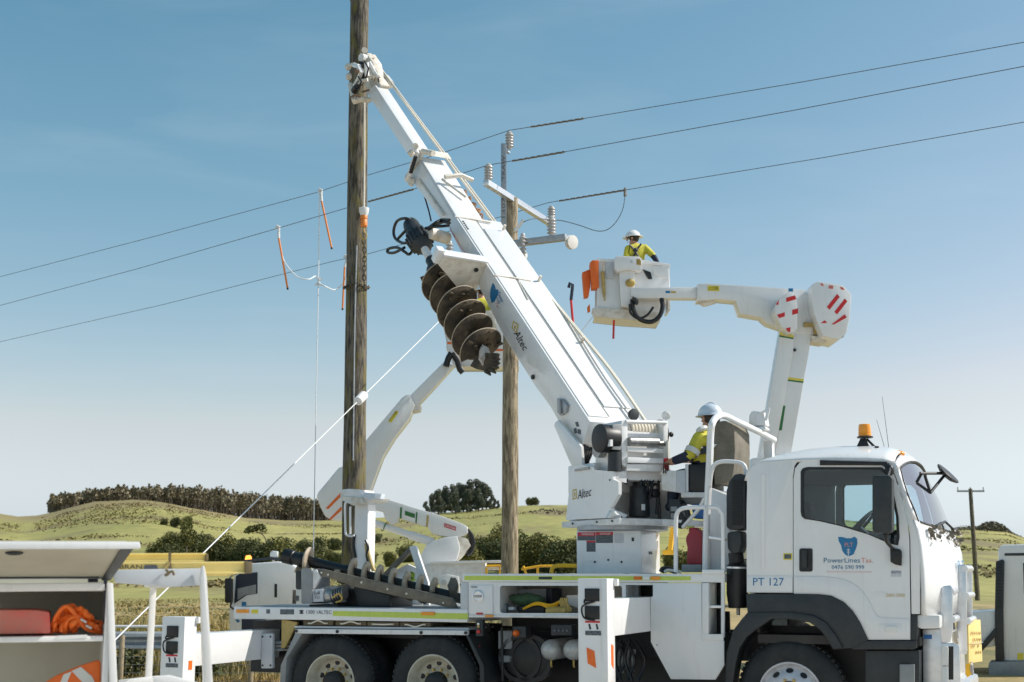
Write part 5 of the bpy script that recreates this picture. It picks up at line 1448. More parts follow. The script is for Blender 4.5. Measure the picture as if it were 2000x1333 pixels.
tp('pedal_face', rect(1310, 990, 1322, 999), .94, .96, 'mid_grey', .002); tp('pedal_face', rect(1310, 1003, 1319, 1014), .94, .96, 'mid_grey', .002)
tp('seat_support', [(1330, 968), (1392, 970), (1392, 990), (1340, 985)], 1.1, 1.4, 'mid_grey', .006)
tp('platform', [(1290, 1014), (1384, 1018), (1384, 1028), (1290, 1026)], .9, 1.6, 'white_worn', .008)
tt_([(1320, 1018), (1328, 1028), (1338, 1024), (1344, 1008), (1336, 985)], .92, .03, 'hose', 'hose_loop')
tt_([(1326, 1000), (1336, 1016), (1330, 1026), (1318, 1022)], .9, .022, 'hose', 'hose_loop')
tp('blue_valve', [(1350, 986), (1382, 984), (1382, 1014), (1354, 1013)], 1.0, 1.2, 'blue', .012)
tp('level_gauge', rect(1341, 1028, 1354, 1033), .9, .95, 'lime', .003)
tp('yellow_grip', [(1310, 1022), (1318, 1020), (1312, 1074), (1318, 1074), (1318, 1084), (1294, 1084), (1294, 1075), (1304, 1074)], 1.9, 1.95, 'yellow', .006)
for k in range(3):
    p = B.X(1296 + 4 * k, 925, W0 - .1); MB().cyl(p, B.X(1297 + 4 * k, 903 + k, W0 - .12), .008, None, 6).build('control_lever', 'black', CT, B)
# work lamp on the far rail
wl2 = tp('rear_work_lamp', [(1465, 808), (1472, 802), (1492, 805), (1496, 831), (1470, 833), (1462, 829)], 1.55, 1.75, 'white', .015)
tp('lamp_face', [(1463, 812), (1468, 804), (1477, 805), (1471, 828), (1463, 828)], 1.54, 1.56, 'lens', .004, wl2)
tp('lamp_bracket', [(1466, 834), (1494, 833), (1496, 838), (1484, 842), (1466, 839)], 1.55, 1.75, 'white', .004, wl2)
tp('lamp_visor', [(1480, 808), (1502, 796), (1504, 800), (1498, 822), (1492, 822), (1496, 806)], 1.53, 1.55, 'white', .003, wl2)
# jerry can on a box
jc = MB().prism(T.Ps([(1340, 1048), (1345, 1040), (1350, 1035), (1362, 1034), (1369, 1041), (1371, 1050), (1371, 1098), (1368, 1103), (1344, 1103), (1341, 1099), (1342, 1070), (1339, 1056)], .62), (0, .2, 0)).build('fuel_can', 'can_red', None, T, bevel=.025)
tag(jc, 'dark red plastic fuel can on the deck between the white handrails', 'fuel can')
MB().cyl(T.P(1355, 1039, .70), T.P(1355, 1031, .70), .055, .045, 14).build('cap', 'can_red', jc, T)
tp('can_box', rect(1331, 1103, 1369, 1118), .55, .9, 'mid_grey', .006)
tt_([(1292, 1118), (1296, 1112), (1310, 1113), (1322, 1118)], .3, .03, 'hose', 'deck_hose'); tt_([(1298, 1118), (1306, 1114), (1330, 1118)], .25, .015, 'rope', 'deck_rope')
tt_([(1077, 1120), (1079, 1110), (1086, 1106), (1100, 1105), (1126, 1105.5)], .5, .022, 'yellow', 'yellow_rail')

# ---- things on the rear deck
cr = tp('auger_cradle', [(612, 1111), (630, 1112), (882, 1168), (893, 1188), (876, 1187), (690, 1146), (640, 1128), (612, 1126)], .14, .18, 'cradle', .004)
for px, py in ((628, 1119), (641, 1123), (706, 1138), (757, 1151), (794, 1160), (866, 1178)):
    p = T.P(px, py, .14); MB().cyl(p, p - V((0, .006, 0)), .012, None, 8).build('bolt', 'cream', cr, T)
MB().prism([V((p.x, .75, p.z)) for p in T.Ps([(612, 1111), (630, 1112), (882, 1168), (893, 1188), (876, 1187), (690, 1146), (640, 1128), (612, 1126)], .14)], (0, .04, 0)).build('auger_cradle', 'cradle', CT, T)
tp('cradle_post', rrect(588, 1111, 609, 1180, 3), .1, .5, 'mid_grey', .012)
tp('cradle_lamp', rrect(577, 1115, 589, 1152, 4), .12, .4, 'charcoal', .01)
tp('cradle_gusset', [(606, 1113), (618, 1113), (626, 1128), (612, 1150), (604, 1150)], .12, .16, 'white_worn', .004)
tp('deck_box', rect(652, 1150, 762, 1186), .35, .9, 'black', .01)
tp('deck_box', [(690, 1146), (760, 1163), (762, 1184), (700, 1184)], .3, .34, 'charcoal', .004)
# portable engine
eng = thing('portable_engine', Matrix(T.M) @ Matrix.Translation(T.P(628, 1186, .25)), 'small grey portable engine on the rear deck beneath the stowed auger', 'engine')
MB().prism(T.Ps([(609, 1152), (630, 1150), (631, 1176), (610, 1177)], .12), (0, .3, 0)).build('recoil_cover', 'pale_grey', eng, T, bevel=.015)
MB().prism(T.Ps([(628, 1146), (660, 1144), (664, 1178), (628, 1178)], .2), (0, .3, 0)).build('crankcase', 'mid_grey', eng, T, bevel=.02)
MB().lathe(T.P(641, 1164, .18), (0, -1, 0), [(.07, -.03), (.075, .02), (.05, .04), (.02, .045)], 18).build('pulley', 'steel', eng, T)
mb = MB()
for k in range(6): mb.lathe(T.P(650, 1166, .2) + V((.03 * k, 0, .01 * k)), (1, 0, .2), [(.075, -.005), (.075, .005)], 14)
mb.build('cylinder_fins', 'steel', eng, T)
MB().tube(arc([T.P(650, 1168, .14), T.P(662, 1160, .12), T.P(668, 1172, .14), T.P(656, 1177, .14)], 4), .012, 6).build('exhaust', 'brass', eng, T)
text_px('lettering', 'SuB', T, [(613, 1162), (625, 1161.5), (613, 1156)], .118, 'ink', eng)
text_px('lettering', 'TU', T, [(614, 1170.5), (624, 1170), (614, 1164)], .118, 'ink', eng)
MB().box(T.P(609, 1180, .2).x, T.P(664, 1180, .2).x, .15, .6, z1 + .006, z1 + .03).build('engine_base', 'chassis', eng, T)
# stowed auger
sa = thing('stowed_auger', T.M @ Matrix.Translation(T.P(700, 1186, .45)), 'long dark auger with worn pale flights lying on its cradle on the rear deck', 'auger')
S0, S1 = T.P(556, 1086, .42), T.P(880, 1164, .5); SX = (S1 - S0).normalized(); u_, w2, _ = basis(SX); SL = (S1 - S0).length
MB().lathe(S0, SX, [(.05, -.02), (.085, 0), (.085, .12), (.075, .13), (.075, .2), (.085, .22), (.085, .27), (.062, .29), (.062, .8), (.07, .82), (.07, .9), (.055, .92), (.055, SL)], 20).build('shaft', 'black', sa, T)
f = T.P(598, 1096, .44)
rows = []
for i in range(26):
    a = 2 * math.pi * i / 24 + 1.0; d_ = u_ * math.cos(a) + w2 * math.sin(a); c = S0 + SX * (.22 + .006 * i)
    rows.append([c + d_ * .06, c + d_ * .165])
MB().grid(rows).build('collar_flight', 'flight_edge', sa, T, smooth=70, thick=.02)
rows = []
t0s, t1s = (T.P(668, 1112, .45) - S0).dot(SX), (T.P(850, 1152, .45) - S0).dot(SX)
for i in range(7 * 26 + 1):
    a = 2 * math.pi * i / 26; d_ = u_ * math.cos(a) + w2 * math.sin(a); c = S0 + SX * (t0s + (t1s - t0s) * i / (7 * 26))
    rows.append([c + d_ * .05, c + d_ * .155])
MB().grid(rows).build('flight', 'flight_edge', sa, T, smooth=70, thick=.03)
p = T.P(885, 1150, .5); MB().ball(p, .07, (.8, 1, 1.8), 10, 7, .4).build('drive_end', 'cradle', sa, T)
# boom rest and plates behind the auger
tp('boom_rest', [(799, 1069), (806, 1066), (812, 1067), (836, 1138), (838, 1185), (826, 1185), (822, 1140)], 1.25, 1.30, 'white', .008)
tp('boom_rest_strut', [(799, 1068), (806, 1075), (770, 1112), (740, 1140), (728, 1140), (756, 1112)], 1.4, 1.44, 'cradle', .006)
tp('boom_rest_plate', [(760, 1120), (796, 1102), (818, 1112), (826, 1186), (760, 1186)], 1.5, 1.55, 'white_worn', .006)
p = T.P(806, 1112, 1.0)
lf = MB()
for k in range(24): leaf(lf, T.P(803 + random.uniform(-4, 4), 1126 + random.uniform(-7, 7), .8), .03)
lo = lf.build('leaf_sprig', 'lime', None, T); tag(lo, 'bright green sprig of leaves caught among the stowed auger flights', 'leaves')
# control column on the far side of the rear deck
ccx0, ccx1 = T.P(691, 1090, 1.75).x, T.P(717, 1090, 1.75).x
cco = MB().box(ccx0, ccx1, 1.75, 1.95, z1, T.P(704, 985, 1.75).z).build('control_column', 'white', CT, T, bevel=.012)
tp('console_top', [(666, 957), (680, 955), (700, 956), (704, 968), (733, 972), (728, 978), (716, 982), (668, 974), (664, 970)], 1.65, 2.05, 'white_worn', .01, cco)
tp('console_lid', [(712, 962), (733, 964), (732, 974), (724, 976), (708, 970)], 1.6, 1.85, 'helmet_blue', .006, cco)
tp('console_tray', [(664, 969), (706, 972), (712, 984), (690, 988), (668, 978)], 1.62, 1.7, 'cream', .006, cco)
tt_([(675, 1044), (674, 1010), (674, 986), (678, 981), (690, 981)], 1.62, .013, 'white', 'grab_rail', 6, cco)
tt_([(675, 1044), (684, 1048), (692, 1046)], 1.62, .013, 'white', 'grab_rail', 6, cco)
tt_([(684, 1044), (684, 990)], 1.62, .013, 'white', 'grab_rail', 6, cco)
tt_([(716, 1062), (718, 1078), (724, 1100), (730, 1115)], 1.74, .028, 'ochre', 'column_hose', 8, cco)
tt_([(714, 1055), (719, 1070), (716, 1085), (722, 1110)], 1.72, .016, 'hose', 'column_hose', 8, cco)
tt_([(692, 1045), (690, 1065), (694, 1090)], 1.74, .02, 'hose', 'column_hose', 8, cco)
# ---- contents of the open locker
def loose(name, pts, y0, y1, m, label, cat, bevel=.012):
    o = MB().prism(T.Ps(pts, y0), (0, y1 - y0, 0)).build(name, m, None, T, bevel=bevel)
    return tag(o, label, cat)
loose('white_carton', [(1003, 1152), (1068, 1150), (1068, 1200), (1003, 1201)], .6, .85, 'pale_grey', 'pale flat carton at the back of the open locker', 'carton')
loose('dark_case', [(1066, 1150), (1078, 1150), (1078, 1199), (1066, 1199)], .5, .8, 'ink', 'narrow dark case standing upright in the middle of the open locker', 'case')
loose('cardboard_box', [(1106, 1163), (1146, 1161), (1147, 1190), (1128, 1188), (1108, 1181)], .3, .5, 'white_worn', 'white cardboard box in the locker beside the front outrigger leg', 'box')
loose('tool_tray', [(1008, 1184), (1064, 1184), (1062, 1199), (1012, 1199)], .2, .5, 'black', 'black plastic tool tray on the floor of the open locker', 'tray')
gc = MB()
for k in range(5): gc.ball(T.P(1014 + 8 * k, 1171 + 2 * math.sin(k * 2), .3), .075, (1.3, .9, .75), 14, 9, .5)
tag(gc.build('green_bag', 'green_cloth', None, T, smooth=70), 'crumpled green canvas bag in the open locker', 'bag')
sl = MB()
for k in range(5): sl.tube(arc([T.P(1022 + 6 * k, 1190 - 3 * k, .15), T.P(1048 + 3 * k, 1178 + k, .12), T.P(1076, 1182 + 2 * k, .13), T.P(1098 - 3 * k, 1172 + 3 * k, .15)], 5), .013, 6)
tag(sl.build('yellow_sling', 'yellow', None, T), 'tangled yellow lifting slings in the open locker', 'sling')
gl = MB(); gl.ball(T.P(1104, 1190, .12), .055, (1.2, .8, 1), 12, 8, .3)
for k in range(4): gl.tube([T.P(1098 + 4 * k, 1186, .1), T.P(1094 + 4 * k, 1176 - 2 * (k % 2), .1), T.P(1096 + 4 * k, 1168, .1)], [.016, .015, .008], 7)
gl.tube([T.P(1106, 1194, .1), T.P(1090, 1194, .09), T.P(1070, 1197, .1)], [.05, .05, .055], 10)
tag(gl.build('work_glove', 'leather', None, T), 'yellow leather work glove lying at the front of the open locker', 'glove')
loose('blue_block', [(993, 1186), (1003, 1186), (1003, 1192), (993, 1192)], .12, .2, 'pale_grey', 'small blue-grey block near the left end of the open locker', 'block', .003)
loose('small_bottle', [(979, 1182), (986, 1178), (989, 1186), (988, 1199), (978, 1199)], .2, .3, 'galv', 'small grey bottle at the left corner of the open locker', 'bottle', .02)

# ================================================================== poles and lines
def wobble_pole(name, base, top, r0, r1, m, parent, n=28, seg=60, seed=0):
    rows = []
    for i in range(seg + 1):
        t = i / seg; c = base.lerp(top, t); r = r0 + (r1 - r0) * t
        row = []
        for k in range(n + 1):
            a = 2 * math.pi * (k % n) / n
            d = V((math.cos(a), math.sin(a), 0))
            q = 1 + .05 * noise.noise(V((d.x * 1.6, d.y * 1.6, t * 9 + seed))) + .02 * noise.noise(V((d.x * 7, d.y * 7, t * 3 + seed)))
            row.append(c + d * r * q)
        rows.append(row)
    mb = MB().grid(rows)
    mb.add(rows[-1][:-1], [tuple(range(n))])
    return mb.build(name, m, parent, WORLD, smooth=60)
PY = 22.0
pb_, pt_ = atY(691, 1000, PY), atY(702, 2, PY)
dx = (pt_ - pb_) / (pt_.z - pb_.z)
pbase = pb_ - dx * pb_.z
mp_ = thing('held_utility_pole', Matrix.Translation((pbase.x, PY, 0)), 'tall mossy timber pole held upright by the crane boom', 'pole')
wobble_pole('shaft', pbase, pt_ + dx * .25, .20, .158, 'pole_mossy', mp_)
capz = pt_ + dx * .26
MB().lathe(V((pt_.x, PY, pt_.z)), (0, 0, 1), [(.168, 0), (.168, .26), (.13, .3)], 24).build('pole_cap', 'galv', mp_, WORLD)
MB().tube(arc([atY(697, 480, PY - .2), atY(693, 640, PY - .21), atY(690, 900, PY - .22)], 6), .012, 6).build('earth_strap', 'galv', mp_, WORLD)
# winch line down the pole with hook and chain
wl_pts = [atY(712, 196, PY - .2), atY(712, 300, PY - .2), atY(711, 407, PY - .22)]
MB().tube(wl_pts, .016, 6).build('winch_rope', 'rope', CT, WORLD)
hb_ = thing('hook_block', Matrix.Translation(atY(711, 445, PY - .24)), 'orange swivel hook with a white cap hanging beside the held pole', 'hook')
c = atY(711, 417, PY - .24)
MB().lathe(c, (0, 0, 1), [(.06, -.04), (.075, .0), (.085, .06), (.085, .09), (.03, .11)], 20).build('cap', 'rope_white', hb_, WORLD)
MB().lathe(c, (0, 0, -1), [(.05, .03), (.062, .05), (.062, .1), (.05, .105), (.06, .12), (.06, .22), (.045, .24)], 18).build('swivel', 'orange_stick', hb_, WORLD)
MB().tube(arc([c - V((0, 0, .24)), c - V((-.01, 0, .32)), c - V((-.05, 0, .38)), c - V((0, 0, .45)), c - V((.05, 0, .40)), c - V((.045, 0, .36))], 5), .016, 8).build('hook', 'ochre', hb_, WORLD)
def chain(path, r, th):
    """each link a closed ring, alternating its plane"""
    mb = MB(); P_ = arc(path, 8); L_ = [0]
    for a, b in zip(P_, P_[1:]): L_.append(L_[-1] + (b - a).length)
    n = int(L_[-1] / (r * 2.6)); j = 0
    for i in range(n):
        s = (i + .5) * L_[-1] / n
        while j < len(L_) - 2 and L_[j + 1] < s: j += 1
        d = (P_[j + 1] - P_[j]).normalized(); c_ = P_[j].lerp(P_[j + 1], (s - L_[j]) / max(1e-6, L_[j + 1] - L_[j]))
        u, w2, _ = basis(d); v_ = u if i % 2 else w2
        mb.tube([c_ + d * r * 1.9 * math.cos(a) + v_ * r * math.sin(a) for a in [2 * math.pi * k / 10 for k in range(10)]], th, 5, closed=True)
    return mb
mat('chain', (.10, .085, .06), .6, .5)
lc = chain([c - V((0, 0, .44)), atY(712, 500, PY - .24), atY(711, 545, PY - .24), atY(712, 556, PY - .24)], .03, .009)
ring = [V((pbase.x + dx.x * 6.2 + .205 * math.cos(a), PY + .205 * math.sin(a), atY(700, 562, PY).z + .02 * math.sin(3 * a))) for a in [2 * math.pi * k / 30 for k in range(31)]]
lc2 = chain(ring, .03, .009); lc.add(lc2.v, lc2.f)
lc.ball(atY(713, 563, PY - .26), .045, (1, 1, 1.2), 8, 6, .4)
tag(lc.build('lifting_chain', 'chain', None, WORLD), 'dark chain wrapped round the held pole below the orange hook', 'chain')

# second pole with crossarms
P2Y = 25.0
b2 = V((atY(995, 1100, P2Y).x, P2Y, 0)); t2 = atY(998, 388, P2Y)
p2 = thing('line_utility_pole', Matrix.Translation(b2), 'bare timber pole carrying steel crossarms and grey insulators behind the boom', 'pole')
wobble_pole('shaft', b2, t2, .165, .135, 'pole_dry', p2, seed=5)
def beam(name, a, b, w_, h, m, parent):
    d = (b - a).normalized(); s_ = d.cross(V((0, 0, 1))).normalized() * w_ / 2; u = V((0, 0, h / 2))
    return MB().prism([a - s_ - u, a + s_ - u, a + s_ + u, a - s_ + u], b - a).build(name, m, parent, WORLD, bevel=.006)
zc = atY(1000, 386, P2Y - .2).z
ca, cb2 = atZ(949, 357, zc), atZ(1080, 440, zc)
beam('crossarm', ca, cb2, .11, .11, 'alu', p2)
zl_ = atY(1022, 480, P2Y - .2).z
la, lb = atZ(1000, 477, zl_), atZ(1106, 464, zl_)
la = la + (la - lb) * .9
beam('crossarm', la, lb, .12, .12, 'galv', p2)
br_ = MB(); q0, q1 = atY(984, 282, P2Y - .18), atY(984, 452, P2Y - .18)
br_.box(q0.x - .055, q0.x + .055, P2Y - .24, P2Y - .14, q1.z, q0.z)
bro2 = br_.build('pole_bracket', 'galv', p2, WORLD, bevel=.006)
text_on('lettering', 'TRAW', WORLD, V((q0.x + .03, P2Y - .243, q0.z - .75)), V((0, 0, .5)), V((-.07, 0, 0)), 'ink_faded', bro2, (0, -1, 0), .002)
text_on('lettering', '1307', WORLD, V((q0.x + .03, P2Y - .243, q1.z + .25)), V((0, 0, .4)), V((-.07, 0, 0)), 'ink_faded', bro2, (0, -1, 0), .002)
MB().cyl(atY(1022, 430, P2Y - .25), atY(1006, 452, P2Y - .2), .03).build('brace', 'alu', p2, WORLD)
def insulator(c, h, r, m='porcelain', axis=(0, 0, 1), n=5):
    prof = [(r * .45, 0)]
    for k in range(n):
        z = h * (.12 + .8 * k / n); dz = h * .8 / n
        prof += [(r * .62, z), (r, z + dz * .15), (r * .96, z + dz * .35), (r * .62, z + dz * .6)]
    prof += [(r * .6, h * .95), (r * .4, h)]
    return MB().lathe(c, axis, prof, 20).build('insulator', m, p2, WORLD)
insulator(atY(995, 290, P2Y - .15) - V((0, 0, .02)), .36, .085)
MB().cyl(atY(995, 300, P2Y - .15), atY(985, 292, P2Y - .18), .03).build('bracket_arm', 'galv', p2, WORLD)
e0_ = ca.lerp(cb2, .035); insulator(V((e0_.x, e0_.y, zc + .055)), .34, .085)
e_ = cb2 - (cb2 - ca).normalized() * .08
insulator(V((e_.x, e_.y, zc + .05)), .34, .085)
i4 = la.lerp(lb, .86); insulator(V((i4.x, i4.y, zl_ + .06)), .38, .09)
i5 = la.lerp(lb, .58) + V((0, -.12, -.3)); insulator(i5, .45, .07)
i6 = atY(878, 512, P2Y + .2); insulator(i6, .42, .075)
i7 = atY(1113, 474, lb.y)
MB().lathe(i7, (.6, -.7, -.1), [(.03, -.1), (.05, -.08), (.06, -.03), (.13, 0), (.135, .02), (.09, .03), (.09, .06), (.13, .07), (.13, .09), (.05, .1)], 24).build('disc_insulator', 'porcelain_white', p2, WORLD)
i8 = atY(1018, 500, P2Y - .3)
MB().lathe(i8, (.3, -.8, -.2), [(.03, -.1), (.05, -.08), (.06, -.03), (.12, 0), (.12, .02), (.05, .1)], 24).build('disc_insulator', 'porcelain_white', p2, WORLD)
# conductors
def line(pts, z, r, name, label, sag=None):
    q = [atZ(x, y, z) for x, y in pts]
    o = MB().tube(q, r, 6).build(name, 'wire', None, WORLD)
    return tag(o, label, 'wire'), q
def armour(pa, pb, z, parent):
    a, b = atZ(*pa, z), atZ(*pb, z); d = b - a; n = int(d.length / .05); u, w2, _ = basis(d)
    mb = MB()
    for ph in (0, 2.1, 4.2): mb.tube([a + d * i / n + (u * math.cos(i * .8 + ph) + w2 * math.sin(i * .8 + ph)) * .014 for i in range(n + 1)], .009, 4)
    mb.build('armour_rod', 'armour', parent, WORLD)
Z1 = atY(995, 254, P2Y - .15).z; Z2 = zc + .42; Z3 = zc + .42
w1, _ = line([(2600, -40), (2000, 83), (1570, 160), (1140, 232), (995, 255), (868, 298), (720, 342), (620, 376), (310, 460), (0, 541), (-600, 680)], Z1, .0065, 'power_line', 'topmost thin conductor crossing the sky, resting on the highest insulator')
w2_, _ = line([(2600, 8), (2000, 130), (1550, 216), (1103, 297), (953, 323), (808, 370), (720, 394), (540, 447), (270, 525), (0, 597), (-600, 735)], Z2, .0065, 'power_line', 'middle thin conductor crossing the sky, resting on the left crossarm insulator')
w3, _ = line([(2600, 122), (2000, 239), (1610, 308), (1225, 371), (1072, 396), (960, 429), (720, 496), (650, 511), (320, 595), (0, 668), (-600, 800)], Z3, .0065, 'power_line', 'lowest thin conductor crossing the sky, resting on the right crossarm insulator')
armour((1140, 232), (1036, 248.5), Z1, w1); armour((1103, 297), (1000, 315), Z2, w2_); armour((808, 370), (720, 394), Z2, w2_); armour((1222, 371.5), (1092, 393), Z3, w3)
cq = atZ(1221, 372, Z3)
MB().cyl(cq + V((0, 0, -.12)), cq + V((0, 0, .05)), .035, .025, 8).build('line_clamp', 'armour', w3, WORLD)
jw = MB().tube(arc([cq, atY(1216, 410, cq.y), atY(1196, 442, cq.y + .2), atY(1170, 452, cq.y + .4), atY(1130, 440, cq.y + .8), atY(1100, 432, cq.y + 1), atY(1080, 430, cq.y + 1.2), atY(1040, 428, P2Y), atY(1012, 440, P2Y - .15)], 6), .008, 6).build('jumper_wire', 'wire', None, WORLD)
tag(jw, 'thin jumper wire looping down from the lowest line to the pole', 'wire')
# earthing sticks hung on the lines
def stick(top, bot, z, label, m='orange_stick', Y=None, head='rope_white'):
    p = atZ(*top, z) if Y is None else atY(*top, Y); q = atY(*bot, p.y)
    t = thing('earthing_stick', Matrix.Translation(p), label, 'earthing stick', 'earthing sticks hung on the lines')
    if Y is not None: del t['group']
    d = (q - p).normalized()
    MB().cyl(p + d * .22, q, .022, None, 10).build('rod', m, t, WORLD)
    MB().tube([p + V((-.02, 0, -.02)), p + V((.0, 0, .06)), p + V((.05, 0, .03)), p + V((.04, 0, -.06)), p + d * .24], .028, 8).build('clamp', head, t, WORLD)
    MB().cyl(q - d * .03, q + d * .01, .025, None, 10).build('end_cap', 'ink', t, WORLD)
    return p, q
s1p, _ = stick((624, 374), (648, 486), Z1, 'orange stick clamped on the topmost line left of the held pole')
s2p, _ = stick((541, 446), (562, 565), Z2, 'orange stick clamped on the middle line, the leftmost of all')
s3p, _ = stick((674, 503), (669, 605), Z3, 'orange stick half hidden behind the left edge of the held pole')
J = atY(622, 553, s1p.y)
lead = MB()
lead.tube([s1p, atY(623, 460, s1p.y), J], .012, 6)
lead.tube(arc([atY(545, 476, s2p.y), atY(556, 512, s2p.y), atY(580, 540, s2p.y), atY(602, 546, s2p.y), atY(617, 540, s1p.y), J], 6), .014, 6)
lead.tube(arc([atY(676, 540, s3p.y), atY(672, 552, s3p.y), atY(655, 566, s3p.y), atY(640, 562, s1p.y), J], 6), .014, 6)
lead.tube([J, atY(617, 800, s1p.y), atY(612, 1085, s1p.y), V((atY(610, 1150, s1p.y).x, s1p.y, 0))], .012, 6)
for k in range(4): lead.tube([J + V((-.08 + .05 * k, 0, -.06)), J + V((.08 - .05 * k, 0, .1 + .02 * k))], .016, 6)
tag(lead.build('earth_lead', 'cable_clear', None, WORLD), 'pale earthing cable joining the orange sticks and dropping to the ground', 'cable')
stick((1113, 560), (1122, 665), 0, 'thin red stick with a black hook hanging left of the raised bucket', 'red', 22.6, 'ink')
MB_ = MB().tube([atY(1124, 664, 22.6), atY(1140, 642, 22.8), atY(1160, 616, 23.3)], .007, 5).build('tag_line', 'wire', None, WORLD)
tag(MB_, 'thin dark cord from the red stick to the bucket floor', 'cord')
# stay wire with its insulator
ga = atY(985, 503, P2Y - .14); gz = atZ(0, 1471, .05)
gd = gz - ga
def on_gy(px):                                                     # where the straight stay passes a given column of the view
    lo, hi = 0.0, 1.0
    for _ in range(40):
        m_ = (lo + hi) / 2; p = ga + gd * m_
        cdep = p.y * math.cos(PITCH) + (p.z - EYE) * math.sin(PITCH)
        if CXP + FPX * p.x / cdep > px: lo = m_
        else: hi = m_
    return ga + gd * lo
so = thing('stay_wire', Matrix.Translation(gz), 'white stay wire slanting from the second pole down to the ground at left', 'stay wire')
gi = on_gy(705)
MB().tube([ga, gi], .008, 6).build('upper_strand', 'rope_white', so, WORLD)
MB().tube([gi, on_gy(400), gz], .008, 6).build('lower_strand', 'rope_white', so, WORLD)
MB().cyl(gi - gd.normalized() * .12, gi + gd.normalized() * .12, .07, .07, 10).build('stay_insulator', 'rope_white', so, WORLD, bevel=.02)
MB().cyl(gz + V((0, 0, -.3)), gz + V((.05, .05, .25)), .02).build('anchor_rod', 'galv', so, WORLD)

# ================================================================== lift truck with the raised bucket (right)
AF = Frame(atY(1510, 1122, 23.5).x, 23.5, 0)
LA = thing('lift_truck', AF, 'white lift truck behind the crane cab, its bucket raised with one worker', 'truck', 'lift trucks')
def pl_(F, parent, dz=0):
    def f(name, pts, y0, y1, m, bevel=.01, par=None):
        return MB().prism(F.Ps(pts, y0), (0, y1 - y0, 0)).build(name, m, par or parent, F, bevel=bevel)
    return f
ap = pl_(AF, LA)
la1 = ap('lower_arm', [(1526, 638), (1553, 648), (1549, 690), (1511, 895), (1483, 895)], .02, .30, 'white', .02)
la2 = ap('lift_link', [(1553, 648), (1588, 636), (1580, 690), (1545, 890), (1512, 893)], .06, .34, 'white', .02)
ap('band', [(1523, 650), (1551, 655.5), (1550.3, 659.5), (1522.3, 654.3)], .016, .022, 'sticker_yellow', 0, la1); ap('band', [(1522.2, 655), (1550, 660), (1549.6, 663), (1521.8, 658)], .016, .022, 'sticker_green', 0, la1)
ap('band', [(1538.5, 737), (1570, 741), (1569.5, 745), (1538, 741.3)], .056, .062, 'sticker_yellow', 0, la2); ap('band', [(1538, 741.5), (1569.5, 745.5), (1569, 748.5), (1537.5, 744.3)], .056, .062, 'sticker_green', 0, la2)
ap('sticker', [(1529, 793), (1534, 793), (1527, 841), (1521.5, 841)], .056, .062, 'sticker_green', 0, la2)
MB().cyl(AF.P(1552, 684, .05), AF.P(1552, 684, .02), .03, None, 12).build('pin', 'ink', la2, AF)
ub = ap('upper_boom', [(1362, 555), (1380, 553.5), (1470, 559), (1570, 566), (1600, 600), (1590, 655), (1548, 652), (1526, 641), (1500, 632), (1487, 620), (1446, 613), (1437, 588), (1400, 584.5), (1362, 588)], .05, .42, 'white', .015)
ib = ap('inner_boom', [(1232, 563), (1244, 561), (1362, 561), (1362, 583.5), (1240, 582.5), (1233, 578)], .12, .34, 'white', .02)
MB().tube([AF.P(1362, 587, .2), AF.P(1375, 594, .2), AF.P(1396, 590, .2)], [.05, .06, .04], 10).build('boom_wear_pad', 'cream', ub, AF)
ap('sticker', [(1382, 558), (1405, 559), (1405, 569), (1382, 568.5)], .045, .052, 'sticker_yellow', 0, ub)
text_px('lettering', 'L.V.COVER', AF, [(1384, 567), (1403, 567.3), (1384, 560)], .045, 'ink', ub)
ap('sticker', rect(1300, 568.5, 1309, 573), .115, .122, 'logo_blue', 0, ib); ap('sticker', rect(1310.5, 569, 1320, 573), .115, .122, 'gold', 0, ib)
ap('sticker', rect(1540, 563.5, 1549, 570), .045, .052, 'logo_blue', 0, ub)
kc = ap('knuckle_cover', [(1512, 605), (1520, 586), (1541, 569), (1553, 578), (1558, 594), (1557, 642), (1552, 649), (1542, 649), (1527, 640), (1514, 615)], -.35, .05, 'white', .018)
bc_ = ap('knuckle_cover', [(1585, 557), (1597, 549.5), (1646, 556.5), (1663.5, 575), (1660, 622), (1654, 650), (1640, 664), (1608, 657), (1600, 640), (1588, 606)], -.30, .55, 'white', .025)
z6 = lambda L_: [(1380 + a / 3.703, 540 + b / 3.703) for a, b in L_]
for q in ([(870, 222), (945, 127), (963, 150), (890, 242)], [(925, 258), (1000, 160), (1018, 182), (945, 275)], [(905, 347), (1000, 275), (1015, 298), (920, 350)], [(825, 340), (855, 318), (872, 337)]):
    ap('hazard_stripe', z6(q), -.306, -.298, 'red', 0, bc_)
for q in ([(822, 52), (838, 50), (850, 70), (832, 68)], [(886, 64), (918, 68), (914, 92), (882, 88)], [(965, 76), (986, 80), (1000, 98), (972, 95)]):
    ap('hazard_stripe', z6(q), -.306, -.298, 'red_pale', 0, bc_)
for q in ([(500, 205), (522, 172), (520, 206)], [(577, 155), (640, 138), (650, 165), (577, 187)], [(510, 278), (566, 260), (566, 290), (524, 303)], [(620, 243), (663, 232), (662, 268), (620, 280)], [(572, 378), (608, 368), (604, 405), (590, 402)]):
    ap('hazard_stripe', z6(q), -.356, -.348, 'red', 0, kc)
zt_b = AF.P(1620, 551, 0).z
for x0, x1 in ((1602, 1610), (1620, 1631), (1640, 1648)):
    xa_, xb_2 = AF.P(x0, 553, -.1).x, AF.P(x1, 553, -.1).x
ap('knuckle_plate', [(1571, 629), (1598, 632), (1596, 653), (1590, 653), (1590, 638), (1571, 638)], -.02, .04, 'ochre', .004)
ap('knuckle_tray', [(1584, 655), (1620, 662), (1611, 671), (1586, 667)], .0, .4, 'cream', .01)
MB().ball(AF.P(1636, 656, -.1), .09, (1.3, 1, .6)).build('drain_cowl', 'brown_band', LA, AF)
